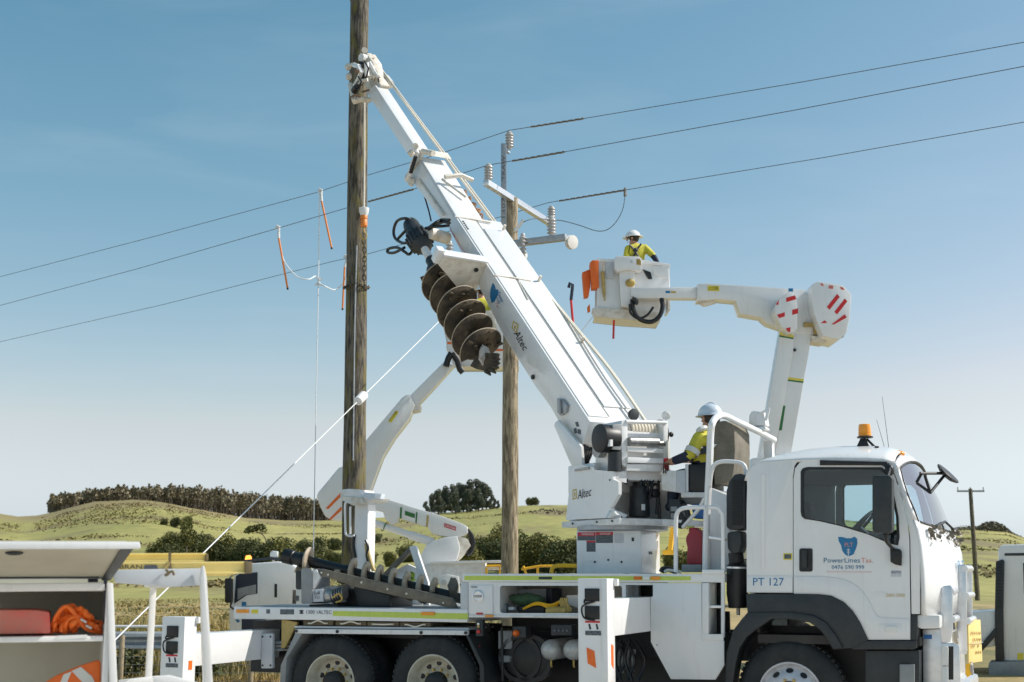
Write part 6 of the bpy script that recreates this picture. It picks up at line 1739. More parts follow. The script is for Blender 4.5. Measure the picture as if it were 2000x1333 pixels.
# bucket
YB0, YB1 = .36, 1.05
bk_pts = [(1168, 508), (1200, 511), (1262, 512), (1308, 519), (1307, 572), (1297, 604), (1289, 628), (1224, 624), (1162, 617), (1166, 590)]
q = AF.Ps(bk_pts, YB0)
bkt = MB()
inn = [V((p.x, YB0, p.z)) for p in q]
# open-topped tub: two walls, ends and floor
bkt.prism(inn, (0, .04, 0)); bkt.prism([p + V((0, YB1 - YB0, 0)) for p in inn], (0, .04, 0))
xl, xr_ = inn[0].x, inn[3].x; zbt = inn[8].z
bkt.box(xl, xl + .04, YB0 + .04, YB1, inn[9].z, inn[0].z); bkt.box(xr_ - .04, xr_, YB0 + .04, YB1, inn[5].z, inn[3].z)
bkt.prism([inn[8], inn[7], inn[6], inn[6] + V((0, 0, .04)), inn[8] + V((0, 0, .04))], (0, YB1 - YB0 + .04, 0))
bko = bkt.build('bucket', 'white', LA, AF, bevel=.012)
ap('bucket_underside_warm', [(1157, 602), (1166, 600), (1290, 610), (1289, 630), (1160, 619), (1155, 612)], YB0 - .05, YB0, 'cream', .012, bko)  # underside strip, its cream stands for warm light bounced off the ground
ap('bucket_rim', [(1166, 505), (1262, 508), (1309, 516), (1309, 522), (1262, 515), (1166, 511)], YB0 - .03, YB0 + .02, 'white', .01, bko)
ap('bucket_panel', [(1276, 520), (1306, 520), (1306, 548), (1295, 544), (1277, 537)], YB0 - .02, YB0 + .01, 'white', .01, bko)
ap('bucket_panel', [(1182, 512), (1200, 512), (1199, 545), (1184, 544)], YB0 - .03, YB0 + .0, 'pale_grey', .008, bko)
ap('leveller', [(1209, 528), (1240, 528), (1240, 602), (1213, 598)], .18, YB0, 'white', .02, bko)
ap('control_box', [(1200, 504), (1206, 500), (1249, 501), (1254, 508), (1254, 527), (1250, 529), (1222, 527), (1206, 532), (1200, 524)], .10, YB0 - .01, 'white', .03, bko)
ap('control_window', [(1243, 506), (1250, 506), (1252, 511), (1252, 519), (1243, 517)], .094, .102, 'leather', .004, bko)
ap('control_window', rect(1231, 508, 1236, 514), .094, .102, 'pale_grey', .002, bko)
MB().ball(AF.P(1231, 553, .16), .085, (1.1, .6, .9), 10, 7).build('leveller_opening', 'leather', bko, AF)
ap('pad', [(1255, 526), (1271, 532), (1274, 545), (1266, 545)], YB0 - .03, YB0, 'black', .006, bko)
hs = MB()
hs.tube(arc([AF.P(1235, 585, .1), AF.P(1237, 605, .1), AF.P(1250, 624, .1), AF.P(1272, 629, .1), AF.P(1288, 618, .1), AF.P(1294, 600, .12), AF.P(1292, 584, .16)], 6), .042, 10)
hs.tube(arc([AF.P(1230, 594, .08), AF.P(1232, 612, .08), AF.P(1246, 622, .08), AF.P(1264, 616, .1), AF.P(1276, 600, .1)], 6), .022, 8)
hs.tube(arc([AF.P(1234, 584, .06), AF.P(1242, 588, .06), AF.P(1240, 594, .06)], 4), .05, 8)
hs.build('bucket_hoses', 'hose', LA, AF)
def aloose(name, pts, y0, y1, m, label, cat, F=AF, bevel=.012):
    return tag(MB().prism(F.Ps(pts, y0), (0, y1 - y0, 0)).build(name, m, None, F, bevel=bevel), label, cat)
aloose('tool_bag', [(1137, 532), (1152, 526), (1153, 560), (1150, 578), (1141, 580)], .5, .75, 'orange', 'flat orange tool bag hanging off the far left corner of the raised bucket', 'bag')
aloose('tool_bag', [(1152, 513), (1158, 508), (1169, 509), (1170, 562), (1156, 563)], .32, .6, 'orange', 'tall orange tool bag hooked over the left rim of the raised bucket', 'bag')
aloose('orange_pouch', [(1147, 600), (1152, 594), (1153, 608), (1148, 610)], .4, .5, 'orange', 'small orange pouch at the lower left corner of the raised bucket', 'pouch', bevel=.004)
yt = MB(); yt.cyl(AF.P(1177, 531, .3), AF.P(1180, 576, .3), .04, .03, 10); yt.cyl(AF.P(1179, 512, .32), AF.P(1177, 531, .3), .008, None, 6); yt.cyl(AF.P(1180, 576, .3), AF.P(1181, 588, .3), .02, .012, 8)
tag(yt.build('yellow_tool', 'ochre', None, AF), 'yellow tool hanging by a cord on the side of the raised bucket', 'tool')
rs = MB().cyl(AF.P(1199, 626, .5), AF.P(1198, 662, .5), .02, None, 8).build('red_stick', 'red', None, AF)
tag(rs, 'short red stick poking out beneath the raised bucket', 'stick')
# its carrier: pedestal, deck, cab at the right edge
MB().prism(AF.Ps([(1470, 895), (1556, 885), (1566, 1010), (1462, 1010)], -.1), (0, .8, 0)).build('pedestal', 'white', LA, AF, bevel=.02)
c0 = atY(1945, 1122, 22.8)
AC = Frame(c0.x, c0.y, -20.5)
ac = pl_(AC, LA)
xd0, xd1 = AC.P(1480, 1122).x, AC.P(1944, 1122).x
MB().box(xd0, -.05, .1, 1.9, .85, 1.02).build('deck', 'white', LA, AC, bevel=.02)
ac('deck_locker', [(1898, 1196), (1944, 1193), (1944, 1262), (1900, 1270)], 0, 1.7, 'white', .02)
ac('deck_strut', [(1944, 1226), (1944, 1244), (1906, 1286), (1898, 1280)], -.05, 0, 'charcoal', .004)
cabA = ac('cab', [(1949, 1076), (1952, 1068), (1960, 1064.5), (2060, 1062), (2090, 1075), (2112, 1150), (2116, 1292), (1961, 1292)], 0, 1.9, 'white', .05)
ac('roof_trim', [(1962, 1081), (2080, 1079), (2081, 1085), (1962, 1086)], -.006, .01, 'charcoal', 0, cabA)
ac('door_window', [(1998, 1100), (2060, 1098), (2086, 1160), (2000, 1160)], -.006, .01, 'ink', 0, cabA)
vt = ac('air_intake', [(1945, 1097), (1958, 1093), (1962, 1096), (1960, 1193), (1961, 1292), (1944, 1292), (1943, 1190)], -.05, .3, 'charcoal', .012)
for k in range(14): ac('louvre', rect(1947, 1101 + k * 6.4, 1957, 1103.5 + k * 6.4), -.057, -.045, 'black', 0, vt)
ac('wheel_guard', [(1935, 1293), (2020, 1292), (2020, 1340), (1932, 1324), (1930, 1300)], -.08, .5, 'mid_grey', .02)
ac('sticker', rect(1987, 1276, 1999, 1289), -.006, .01, 'sticker_yellow', 0, cabA)
ac('sticker', rect(1974, 1325, 1989, 1331), -.086, -.07, 'white', 0, cabA)
for x in (1.25, -3.4):
    w3_ = MB().lathe((x, .0, .42), (0, 1, 0), [(.22, 0), (.34, -.01), (.4, .02), (.42, .05), (.42, .22), (.22, .25)], 32, closed=True).build('wheel', 'rubber', LA, AC)
    MB().lathe((x, .01, .42), (0, 1, 0), [(.22, 0), (.2, .05), (.1, .06), (.02, .06)], 24).build('rim', 'rim_silver', w3_, AC)

# ================================================================== lift truck behind the crane's rear deck (left)
BF2 = Frame(atY(760, 1122, 29).x, 29, 0)
LB2 = thing('lift_truck', BF2, 'white lift truck facing left behind the rear deck, its folded boom crossing the held pole', 'truck', 'lift trucks')
q_ = pl_(BF2, LB2)
cabB = q_('cab', [(447, 1240), (447, 1182), (456, 1130), (461, 1118), (470, 1109), (487, 1101), (541, 1097), (568, 1100), (580, 1108), (584, 1130), (584, 1240)], -.9, .95, 'white', .06)
q_('side_window', [(461, 1126), (468, 1121), (503, 1118), (503, 1160), (482, 1163), (457, 1180)], -.906, -.89, 'ink', 0, cabB)
q_('window_view', [(464, 1150), (500, 1142), (500, 1160), (480, 1162), (464, 1172)], -.909, -.905, 'mid_grey', 0, cabB)
q_('vent_strip', rect(536, 1141, 541, 1167), -.91, -.89, 'black', 0, cabB)
q_('emblem', rect(472, 1176, 481, 1185), -.906, -.89, 'logo_blue', 0, cabB)
q_('emblem', [(459, 1211), (465, 1210), (469, 1214), (464, 1217)], -.906, -.89, 'lettering_blue', 0, cabB)
q_('grille', rect(472, 1206, 520, 1240), -.907, -.89, 'ink', 0, cabB)
q_('lettering_plate', rect(576, 1164, 584, 1174), -.906, -.89, 'ink_faded', 0, cabB)
mB = q_('side_mirror', rrect(439, 1130, 453, 1178, 3), -1.25, -1.1, 'black', .02)
MB().tube(arc([BF2.P(453, 1176, -1.1), BF2.P(450, 1184, -1.05), BF2.P(456, 1190, -.92)], 4), .02, 6).build('mirror_arm', 'black', mB, BF2)
MB().tube(arc([BF2.P(449, 1130, -1.15), BF2.P(456, 1122, -1.0), BF2.P(462, 1118, -.9)], 4), .02, 6).build('mirror_arm', 'black', mB, BF2)
bl_ = BF2.P(485, 1098, -.4)
mat('beacon_lit', (.9, .25, .02), .3)
MATS['beacon_lit'].node_tree.nodes['Principled BSDF'].inputs['Emission Color'].default_value = (1, .28, .04, 1)
MATS['beacon_lit'].node_tree.nodes['Principled BSDF'].inputs['Emission Strength'].default_value = 2.5
MB().lathe(bl_, (0, 0, 1), [(.07, 0), (.07, .08), (.05, .13), (.001, .14)], 16).build('beacon', 'beacon_lit', LB2, BF2)
MB().tube([BF2.P(475, 1097, -.5), BF2.P(530, 1091, -.5), BF2.P(560, 1094, -.5)], .03, 8).build('roof_bar', 'charcoal', LB2, BF2)
q_('roof_lamp', [(527, 1081), (531, 1076), (542, 1077), (542, 1087), (536, 1091), (527, 1089)], -.5, -.3, 'white', .02)
MB().cyl(BF2.P(534, 1091, -.4), BF2.P(534, 1098, -.4), .03).build('lamp_stem', 'white', LB2, BF2)
xd0, xd1 = BF2.P(584, 1122).x, BF2.P(1150, 1122).x
MB().box(xd0, xd1, -.9, .95, .75, 1.35).build('deck', 'white', LB2, BF2, bevel=.02)
dk = q_('deck_frame', [(826, 1103), (948, 1099), (948, 1106), (1010, 1104), (1010, 1112), (950, 1114), (950, 1140), (826, 1140)], -.7, .6, 'white_worn', .01)
q_('deck_rail', [(840, 1097), (1008, 1094), (1008, 1099.5), (840, 1102)], -.75, -.65, 'white', .01)
MB().cyl(BF2.P(1005, 1099, -.75), BF2.P(1010, 1099, -.75), .05, None, 12).build('rail_end', 'cream', LB2, BF2)
for pts in ([(950, 1106), (976, 1105), (976, 1122)], [(978, 1106), (1000, 1105), (1008, 1107), (1008, 1122)], [(1018, 1112), (1055, 1106), (1130, 1105)], [(1022, 1106), (1028, 1122)], [(1050, 1108), (1050, 1122)], [(950, 1109), (950, 1122)]):
    MB().tube([BF2.P(x, y, -.8) for x, y in pts], .025, 8).build('yellow_rail', 'yellow', LB2, BF2)
q_('outrigger', [(856, 1128), (872, 1122), (896, 1126), (898, 1160), (860, 1160)], -1.2, -1.0, 'white', .02)
MB().cyl(BF2.P(867, 1138, -1.2), BF2.P(867, 1138, -1.25), .06, None, 12).build('outrigger_pin', 'pale_grey', LB2, BF2)
q_('pedestal', [(818, 1092), (832, 1066), (845, 1057), (868, 1050), (893, 1047), (899, 1072), (893, 1093), (880, 1102), (826, 1104)], -.25, .4, 'white', .03)
q_('pedestal_back', [(893, 1047), (912, 1052), (920, 1066), (900, 1090), (888, 1100), (884, 1080)], -.15, .35, 'cream', .03)
lb_ = q_('lower_boom', [(733, 968), (807, 991), (856, 1006), (900, 1022), (913, 1029), (914, 1042), (893, 1052), (880, 1050), (858, 1046), (843, 1042), (835, 1030), (790, 1016), (778, 1012), (777, 1020), (766, 1026), (752, 1014), (748, 1000), (690, 986), (690, 956)], -.2, .25, 'white', .02)
z7 = lambda L_: [(560 + a / 5.263, 900 + b / 5.263) for a, b in L_]
q_('band', z7([(1165, 480), (1185, 482), (1180, 598), (1162, 594)]), -.206, -.196, 'sticker_green', 0, lb_)
q_('sticker', z7([(1215, 515), (1318, 548), (1315, 592), (1215, 560)]), -.206, -.196, 'sticker_green', 0, lb_)
q_('band', z7([(1330, 530), (1345, 532), (1335, 645), (1322, 640)]), -.206, -.196, 'sticker_green', 0, lb_)
q_('band', z7([(1440, 560), (1462, 566), (1450, 685), (1430, 682)]), -.206, -.196, 'ochre', 0, lb_)
q_('sticker', z7([(1618, 642), (1740, 680), (1738, 722), (1616, 682)]), -.206, -.196, 'sticker_red', 0, lb_)
a_, b_2, c_2 = [BF2.P(x, y, -.206) for x, y in z7([(1626, 676), (1734, 712), (1626, 652)])]
text_on('lettering', 'DANGER', BF2, a_, b_2 - a_, c_2 - a_, 'white', lb_, (0, -1, 0), .004)
for k in range(4):
    MB().tube(arc([BF2.P(902, 1032 + k, -.1 + .08 * k), BF2.P(916 - k, 1038, -.1 + .08 * k), BF2.P(925 - 2 * k, 1056, -.1 + .08 * k), BF2.P(922 - 2 * k, 1076, -.1 + .08 * k), BF2.P(914 - k, 1084, -.1 + .08 * k)], 5), .035, 8).build('boom_hose', 'hose', LB2, BF2)
MB().cyl(BF2.P(690, 1008, -.1), BF2.P(800, 1045, -.1), .075, None, 14).build('lift_cylinder', 'white', LB2, BF2)
MB().cyl(BF2.P(800, 1045, -.1), BF2.P(846, 1060, -.1), .095, None, 14).build('lift_cylinder', 'white', LB2, BF2)
MB().cyl(BF2.P(751, 1027.5, -.1), BF2.P(753, 1028.3, -.1), .085, None, 14).build('cylinder_band', 'sticker_green', LB2, BF2)
ec_ = q_('elbow_cover', [(618, 970), (621, 962), (660, 915), (666, 912), (700, 910), (706, 960), (700, 1005), (680, 1014), (666, 1016), (646, 1016), (634, 1008), (626, 992)], -.32, .5, 'white', .04)
q_('hazard_stripe', z7([(400, 492), (540, 345), (565, 325), (565, 360), (430, 498)]), -.326, -.316, 'orange', 0, ec_)
q_('hazard_stripe', z7([(432, 605), (555, 478), (565, 478), (565, 510), (455, 608)]), -.326, -.316, 'orange', 0, ec_)
ubB = q_('upper_boom', [(690, 912), (715, 860), (785, 777), (794, 771), (802, 772.5), (810, 792), (800, 817), (770, 855), (747, 893), (721, 962), (690, 990)], -.28, .2, 'white', .02)
q_('inner_boom', [(798, 776), (868, 706), (888, 714), (812, 796)], -.22, .14, 'white', .015)
q_('boom_end_block', [(802, 793), (812, 789), (822, 792), (820, 802), (806, 805)], -.25, .15, 'cream', .01)
q_('sticker', [(758, 823), (772, 803), (778, 803), (777, 808), (764, 826)], -.286, -.276, 'sticker_yellow', 0, ubB)
a_, b_2, c_2 = BF2.P(761, 824, -.287), BF2.P(776, 806, -.287), BF2.P(759, 820, -.287)
text_on('lettering', 'L.V.COVER', BF2, a_, b_2 - a_, c_2 - a_, 'ink', ubB, (0, -1, 0), .003)
bq = BF2.Ps([(872, 622), (940, 612), (1012, 606), (1014, 712), (890, 712), (880, 700), (874, 680)], -.1)
bb_ = MB(); bb_.prism(bq, (0, .05, 0)); bb_.prism([p + V((0, .75, 0)) for p in bq], (0, .05, 0))
bb_.box(bq[0].x, bq[0].x + .05, -.05, .65, bq[6].z, bq[0].z); bb_.box(bq[2].x - .05, bq[2].x, -.05, .65, bq[3].z, bq[2].z); bb_.box(bq[4].x, bq[3].x, -.1, .7, bq[3].z - .05, bq[3].z + .02)
bbk = bb_.build('bucket', 'white', LB2, BF2, bevel=.015)
q_('stripe', rect(873.5, 668, 910, 672.5), -.106, -.098, 'orange', 0, bbk); q_('stripe', rect(960, 682, 1012, 686), -.106, -.098, 'orange', 0, bbk)
q_('bucket_panel', [(940, 608), (965, 606), (970, 640), (944, 640)], -.13, -.1, 'cream', .01, bbk)
for pts in ([(882, 690), (876, 700), (871, 716)], [(884, 690), (893, 704), (898, 720), (904, 728)]):
    MB().tube(arc([BF2.P(x, y, -.3) for x, y in pts], 4), .07, 10).build('hanging_hose', 'black', bbk, BF2)

# ================================================================== service body, rack and ladder in the left foreground
UF = Frame(atY(205, 1122, 6.4).x, 6.4, 18)
UT = thing('service_vehicle', UF, 'white service vehicle body with its lid raised and open shelves at far left', 'vehicle')
u_p = pl_(UF, UT)
zs = UF.P(100, 1246).z
u_p('top_rail', [(-240, 1143), (204, 1138.5), (206, 1154), (-240, 1160)], 0, .05, 'white', .008)
MB().prism([UF.P(-240, 1060, .7), UF.P(205, 1060, .7), UF.P(205, 1420, .7), UF.P(-240, 1420, .7)], (0, .03, 0)).build('back_wall', 'olive_panel', UT, UF)
xl_, xr2 = UF.P(-240, 1200).x, UF.P(205, 1200).x
MB().box(xl_, xr2 - .002, .0, .7, zs - .02, zs + .006).build('shelf', 'white', UT, UF, bevel=.006)
MB().box(xl_, xr2 - .002, .0, .7, .62, .68).build('shelf', 'white', UT, UF, bevel=.006)
MB().box(xl_, xr2 - .002, .05, .7, UF.P(100, 1143).z - .03, UF.P(100, 1143).z - .01).build('ceiling_panel', 'white', UT, UF)
MB().box(xr2, xr2 + .03, .0, .73, .45, UF.P(205, 1139).z).build('end_wall', 'white', UT, UF, bevel=.006)
MB().box(xl_, xr2 + .03, .05, 1.6, .42, .5).build('tray_floor', 'white', UT, UF)
MB().box(xl_, UF.P(640, 1122).x - 1.0, .4, 1.2, .3, .42).build('chassis_rail', 'chassis', UT, UF)
u_p('price_label', [(108, 1249), (114, 1242), (171, 1240), (171, 1246), (110, 1250)], -.004, .002, 'white', 0)
# lid: hinged along the body top, standing up and away
L0, L1, L2, L3 = UF.P(-240, 1133, .06), UF.P(203, 1131, .06), UF.P(246, 1070, -.5), UF.P(-240, 1070, -.5)
lid = MB().prism([L0, L1, L2, L3], V((0, .02, .03))).build('lid', 'olive_panel', UT, UF)
MB().prism([UF.P(-240, 1058.5, -.53), UF.P(273, 1058.5, -.53), UF.P(275, 1070, -.53), UF.P(272, 1072.5, -.53), UF.P(-240, 1074, -.53)], (0, .05, 0)).build('lid_edge', 'white', lid, UF, bevel=.008)
MB().cyl(UF.P(-240, 1129, .02), UF.P(193, 1127, .02), .007, None, 6).build('lid_seal', 'ink', lid, UF)
MB().prism([L1 + V((-.01, -.008, -.008)), L1 + V((.03, -.008, -.008)), L2 + V((.03, -.008, -.008)), L2 + V((-.02, -.008, -.008))], (0, .02, .02)).build('lid_frame', 'charcoal', lid, UF)
MB().cyl(UF.P(206, 1128, .02), UF.P(207, 1300, .02), .009, None, 8).build('gas_strut', 'ink', UT, UF)
MB().cyl(UF.P(207, 1220, .015), UF.P(207.5, 1298, .015), .014, None, 8).build('gas_strut', 'mid_grey', UT, UF)
MB().box(UF.P(172, 1136).x, UF.P(192, 1136).x, .08, .12, UF.P(180, 1138).z, UF.P(180, 1131).z).build('latch', 'ink', UT, UF)
MB().ball(UF.P(28, 1080, -.42), .03, (1.3, 1, .4)).build('lid_lamp', 'charcoal', lid, UF)
# rack posts and beams
rk = u_p('rack_post', [(209, 1139), (221, 1139), (233, 1420), (215, 1420)], -.02, .05, 'white', .006)
u_p('rack_post', [(391, 1128), (394, 1108), (397, 1104), (400, 1108), (404, 1128), (421, 1420), (400, 1420)], -.02, .04, 'white', .006)
u_p('rack_post', [(294, 1145), (306, 1145), (292, 1420), (279, 1420)], .75, .82, 'white', .006)
u_p('rack_beam', [(218, 1113.5), (393, 1110.5), (393, 1144), (335, 1147), (225, 1139)], .05, .09, 'pale_grey', .006)
u_p('rack_crossbar', [(294, 1140), (334, 1139), (334, 1148), (296, 1150)], .1, .8, 'white_worn', .006)
u_p('rack_bottom_rail', [(232, 1330), (302, 1322), (302, 1335), (232, 1345)], .3, .36, 'white', .006)
u_p('rack_bottom_rail', [(300, 1322), (332, 1320), (415, 1342), (415, 1356), (300, 1336)], .1, .16, 'white', .006)
mb = MB(); mb.tube(arc([UF.P(324, 1113, .04), UF.P(330, 1120, .03), UF.P(322, 1125, .03), UF.P(336, 1116, .03), UF.P(340, 1124, .03)], 4), .006, 6)
mb.build('tie_hook', 'brown_band', UT, UF)
LD = thing('extension_ladder', UF.M @ Matrix.Translation(UF.P(350, 1110, .1)), 'yellow fibreglass extension ladder strapped on the white rack at left', 'ladder')
def channel(pts, y, name):
    # fibreglass channel: a flat web with a lip along the top and the bottom edge
    o = MB().prism(UF.Ps(pts, y), (0, .055, 0)).build(name, 'ladder_yellow', LD, UF, smooth=0)
    (xa0, ya0), (xb0, yb0), (xc0, yc0), (xd0_, yd0) = pts
    for q in ([(xa0, ya0), (xb0, yb0), (xb0, yb0 + 3.2), (xa0, ya0 + 3.2)], [(xd0_, yd0 - 3.2), (xc0, yc0 - 3.2), (xc0, yc0), (xd0_, yd0)]):
        MB().prism(UF.Ps(q, y - .012), (0, .0125, 0)).build('flange', 'ladder_yellow', o, UF, smooth=0)
    return o
channel([(180, 1081), (403, 1080.5), (400, 1097), (180, 1098)], .18, 'upper_rail')
MB().prism(UF.Ps([(402, 1082), (407, 1082), (407, 1096), (399, 1097)], .165), (0, .08, 0)).build('rail_end_cap', 'brown_band', LD, UF, bevel=.003)
lr = channel([(180, 1098.5), (480, 1097), (480, 1120.5), (180, 1119)], .1, 'lower_rail')
MB().prism(UF.Ps([(400, 1121), (468, 1121), (440, 1124.5), (400, 1125)], .12), (0, .05, 0)).build('rail_flange', 'ladder_yellow', LD, UF, smooth=0)
MB().prism(UF.Ps([(478, 1096.5), (493, 1098), (493, 1120), (478, 1121)], .08), (0, .09, 0)).build('rail_end_cap', 'brown_band', LD, UF, bevel=.004)
MB().prism([p + V((0, .42, 0)) for p in UF.Ps([(180, 1098.5), (480, 1097), (480, 1120.5), (180, 1119)], .1)], (0, .055, 0)).build('far_rail', 'ladder_yellow', LD, UF, smooth=0)
for px in (260, 300, 345, 390, 430, 465): MB().cyl(UF.P(px, 1109, .17), UF.P(px, 1109, .17) + V((0, .36, 0)), .016, None, 8).build('rung', 'alu', LD, UF)
text_px('lettering', 'BRAN', UF, [(234, 1111.5), (277, 1111.5), (234, 1103.5)], .1, 'ink', lr)
MB().prism(UF.Ps([(280, 1112), (283, 1104), (306, 1104), (309, 1112)], .094), (0, .006, 0)).build('badge', 'ink_faded', lr, UF)
stp = MB().prism(UF.Ps([(329, 1079), (335, 1079), (334, 1098), (336, 1114), (331, 1114), (329, 1098)], .085), (0, .008, 0)).build('strap', 'brown_band', LD, UF)
MB().prism(UF.Ps([(320, 1110), (330, 1097), (334, 1099), (326, 1112)], .084), (0, .008, 0)).build('strap', 'ochre', LD, UF)
# things on the shelves
aloose('red_crate', [(-60, 1192), (70, 1192), (97, 1196), (99, 1238), (-60, 1240)], .06, .4, 'red_pale', 'scuffed pale red crate on the upper open shelf at far left', 'crate', UF, .01)
hz_ = MB()
random.seed(11)
for k in range(22):
    x0 = random.uniform(100, 150); x1 = random.uniform(150, 203); top_ = random.uniform(1172, 1215)
    xm = random.uniform(x0 + 4, x1 - 4); lo_ = 1237 - random.uniform(0, 6)
    yy = lambda x: max(top_, 1170 + max(0, (x - 136)) * .75)
    hz_.tube(arc([UF.P(x0, lo_, .06 + .1 * random.random()), UF.P(x0 + 3, (lo_ + yy(x0)) / 2, .05 + .1 * random.random()), UF.P(xm, yy(xm) + 4, .05 + .12 * random.random()), UF.P((xm + x1) / 2, yy(x1) + 8, .06 + .1 * random.random()), UF.P(x1, min(1236, yy(x1) + 16), .06 + .08 * random.random())], 6), random.uniform(.008, .015), 7)
hzo = hz_.build('orange_harness', 'orange', None, UF); tag(hzo, 'heap of orange harness straps on the upper open shelf', 'harness')
for x, y in ((166, 1212), (176, 1224)):
    MB().prism(UF.Ps([(x - 8, y - 4), (x + 4, y + 2), (x + 2, y + 6), (x - 9, y)], .05), (0, .01, 0)).build('buckle', 'reflective', hzo, UF)
vs_ = MB().prism(UF.Ps([(70, 1345), (110, 1320), (150, 1303), (190, 1290), (197, 1291), (196, 1400), (70, 1400)], .10), (0, .05, 0)).build('safety_vest', 'orange', None, UF, bevel=.015)
tag(vs_, 'orange safety vest with silver tape hanging in the lower shelf', 'vest')
MB().prism(UF.Ps([(113, 1345), (124, 1318), (140, 1312), (126, 1345)], .096), (0, .006, 0)).build('tape', 'reflective', vs_, UF)
MB().prism(UF.Ps([(140, 1311), (158, 1303), (180, 1322), (190, 1345), (172, 1345)], .094), (0, .006, 0)).build('tape', 'reflective', vs_, UF)

# ================================================================== people
def person(name, label, F, J, seg_mat, hat_m, brim=True, look=(-1, 0, 0), fingers=()):
    """one continuous skin; J: joint -> (place, radius); seg_mat: (a, b, material)"""
    names = list(J)
    pts = [J[k][0] for k in names]; rad = [J[k][1] for k in names]
    edges = [(names.index(a), names.index(b)) for a, b, _ in seg_mat]
    segs = [(J[a][0], J[b][0], m) for a, b, m in seg_mat]
    for wrist, d, m in fingers:                                    # five bent fingers on each hand
        base_i = names.index(wrist); p = pts[base_i]; u, w2, d = basis(d)
        for k, (off, ln) in enumerate(((-.033, .062), (-.011, .074), (.011, .07), (.033, .055))):
            a = p + d * .05 + u * off; b = a + d * ln * .55 - w2 * .008; c_ = b + d * ln * .4 - w2 * .03
            i0 = len(pts); pts += [a, b, c_]; rad += [.010, .009, .007]
            edges += [(base_i, i0), (i0, i0 + 1), (i0 + 1, i0 + 2)]; segs.append((p, c_, m))
        i0 = len(pts); a = p + d * .012 + u * .045; pts += [a, a + d * .04 + u * .02]; rad += [.012, .009]
        edges += [(base_i, i0), (i0, i0 + 1)]; segs.append((p, a, m))
    me = bpy.data.meshes.new(name); me.from_pydata([tuple(p) for p in pts], edges, [])
    o = bpy.data.objects.new(name, me); col.objects.link(o)
    md = o.modifiers.new('s', 'SKIN'); md.use_smooth_shade = True
    for i, sv in enumerate(me.skin_vertices[0].data):
        sv.radius = (rad[i], rad[i]); sv.use_root = (names[i] == 'pelvis') if i < len(names) else False
    o.modifiers.new('d', 'SUBSURF').levels = 2
    dg = bpy.context.evaluated_depsgraph_get(); dg.update()
    m2 = bpy.data.meshes.new_from_object(o.evaluated_get(dg))
    bpy.data.objects.remove(o)
    ms = []
    for s in segs:
        if s[2] not in ms: ms.append(s[2])
    for m in ms: m2.materials.append(MATS[m])
    def dist(p, a, b):
        ab = b - a; t = max(0, min(1, (p - a).dot(ab) / max(ab.length_squared, 1e-9))); return (p - a - ab * t).length
    for f_ in m2.polygons:
        f_.material_index = ms.index(min(segs, key=lambda s: dist(f_.center, s[0], s[1]))[2]); f_.use_smooth = True
    root = thing(name, F.M @ Matrix.Translation(J['pelvis'][0]), label, 'person')
    bo = bpy.data.objects.new('body', m2); link(bo, root, F.M)
    h, hr = J['head']; lk = V(look).normalized(); up = V((0, 0, 1)); sd = lk.cross(up).normalized()
    # face
    MB().tube([h + lk * hr * .85 + up * .02, h + lk * hr * 1.12 - up * .02, h + lk * hr * .9 - up * .03], [.012, .016, .01], 6).build('nose', 'skin', root, F)
    for s in (-1, 1):
        MB().ball(h + lk * hr * .88 + sd * .034 * s + up * .012, .012, (1, 1, .7), 8, 6).build('eye', 'ink', root, F)
        MB().ball(h + sd * hr * .98 * s - up * .01, .03, (.6, .4, 1), 8, 6).build('ear', 'skin', root, F)
    MB().ball(h + lk * hr * .88 - up * .055, .022, (.5, 1.1, .35) if abs(lk.x) > .7 else (1.1, .5, .35), 8, 5).build('mouth', 'sticker_red', root, F)
    MB().ball(h - lk * .035 + up * .005, hr * .96, (1, 1, .95), 14, 9).build('hair', 'hair', root, F)
    # move hair off the face: the cap of hair sits behind and above
    hb = MB(); n = 22; hc = h + up * .035 - lk * .01; Rr = hr * 1.28
    rows = []
    for i in range(9):
        th = (math.pi / 2) * i / 8
        rows.append([hc + (lk * 1.15 * math.cos(a) + sd * .95 * math.sin(a)) * Rr * math.sin(th) + up * Rr * 1.02 * math.cos(th) for a in [2 * math.pi * k / n for k in range(n + 1)]])
    if brim: rows.append([hc - up * .01 + (lk * 1.25 * math.cos(a) + sd * 1.05 * math.sin(a)) * Rr * (1.3 if brim == 'wide' else 1.12) for a in [2 * math.pi * k / n for k in range(n + 1)]])
    hb.grid(rows); ho = hb.build('helmet', hat_m, root, F, smooth=70, thick=.006)
    MB().tube([hc + lk * Rr * 1.0 * math.cos(t_) + up * Rr * 1.06 * math.sin(t_) for t_ in [math.pi * k / 12 for k in range(1, 12)]], .012, 6).build('helmet_ridge', hat_m, ho, F)
    return root
# worker in the raised bucket, turned away to the left
JY = .70
def A(px, py, y): return AF.P(px, py, y)
JA = {'pelvis': (A(1243, 532, JY), .15), 'waist': (A(1243, 516, JY), .155), 'chest': (A(1242, 494, JY), .17), 'neck': (A(1238, 479, JY), .065), 'head': (A(1235, 467, JY), .095),
      'shl': (A(1227, 487, JY - .18), .085), 'ell': (A(1222, 512, JY - .2), .06), 'hal': (A(1226, 530, JY - .1), .04),
      'shr': (A(1260, 485, JY - .05), .085), 'elr': (A(1276, 500, JY - .12), .062), 'wrr': (A(1282, 510, JY - .14), .05), 'har': (A(1286, 517, JY - .15), .042),
      'hipl': (A(1234, 540, JY - .1), .11), 'knl': (A(1234, 572, JY - .1), .08), 'anl': (A(1236, 606, JY - .1), .06), 'tol': (A(1226, 610, JY - .1), .05),
      'hipr': (A(1252, 540, JY + .1), .11), 'knr': (A(1253, 572, JY + .1), .08), 'anr': (A(1254, 606, JY + .1), .06), 'tor': (A(1244, 610, JY + .1), .05)}
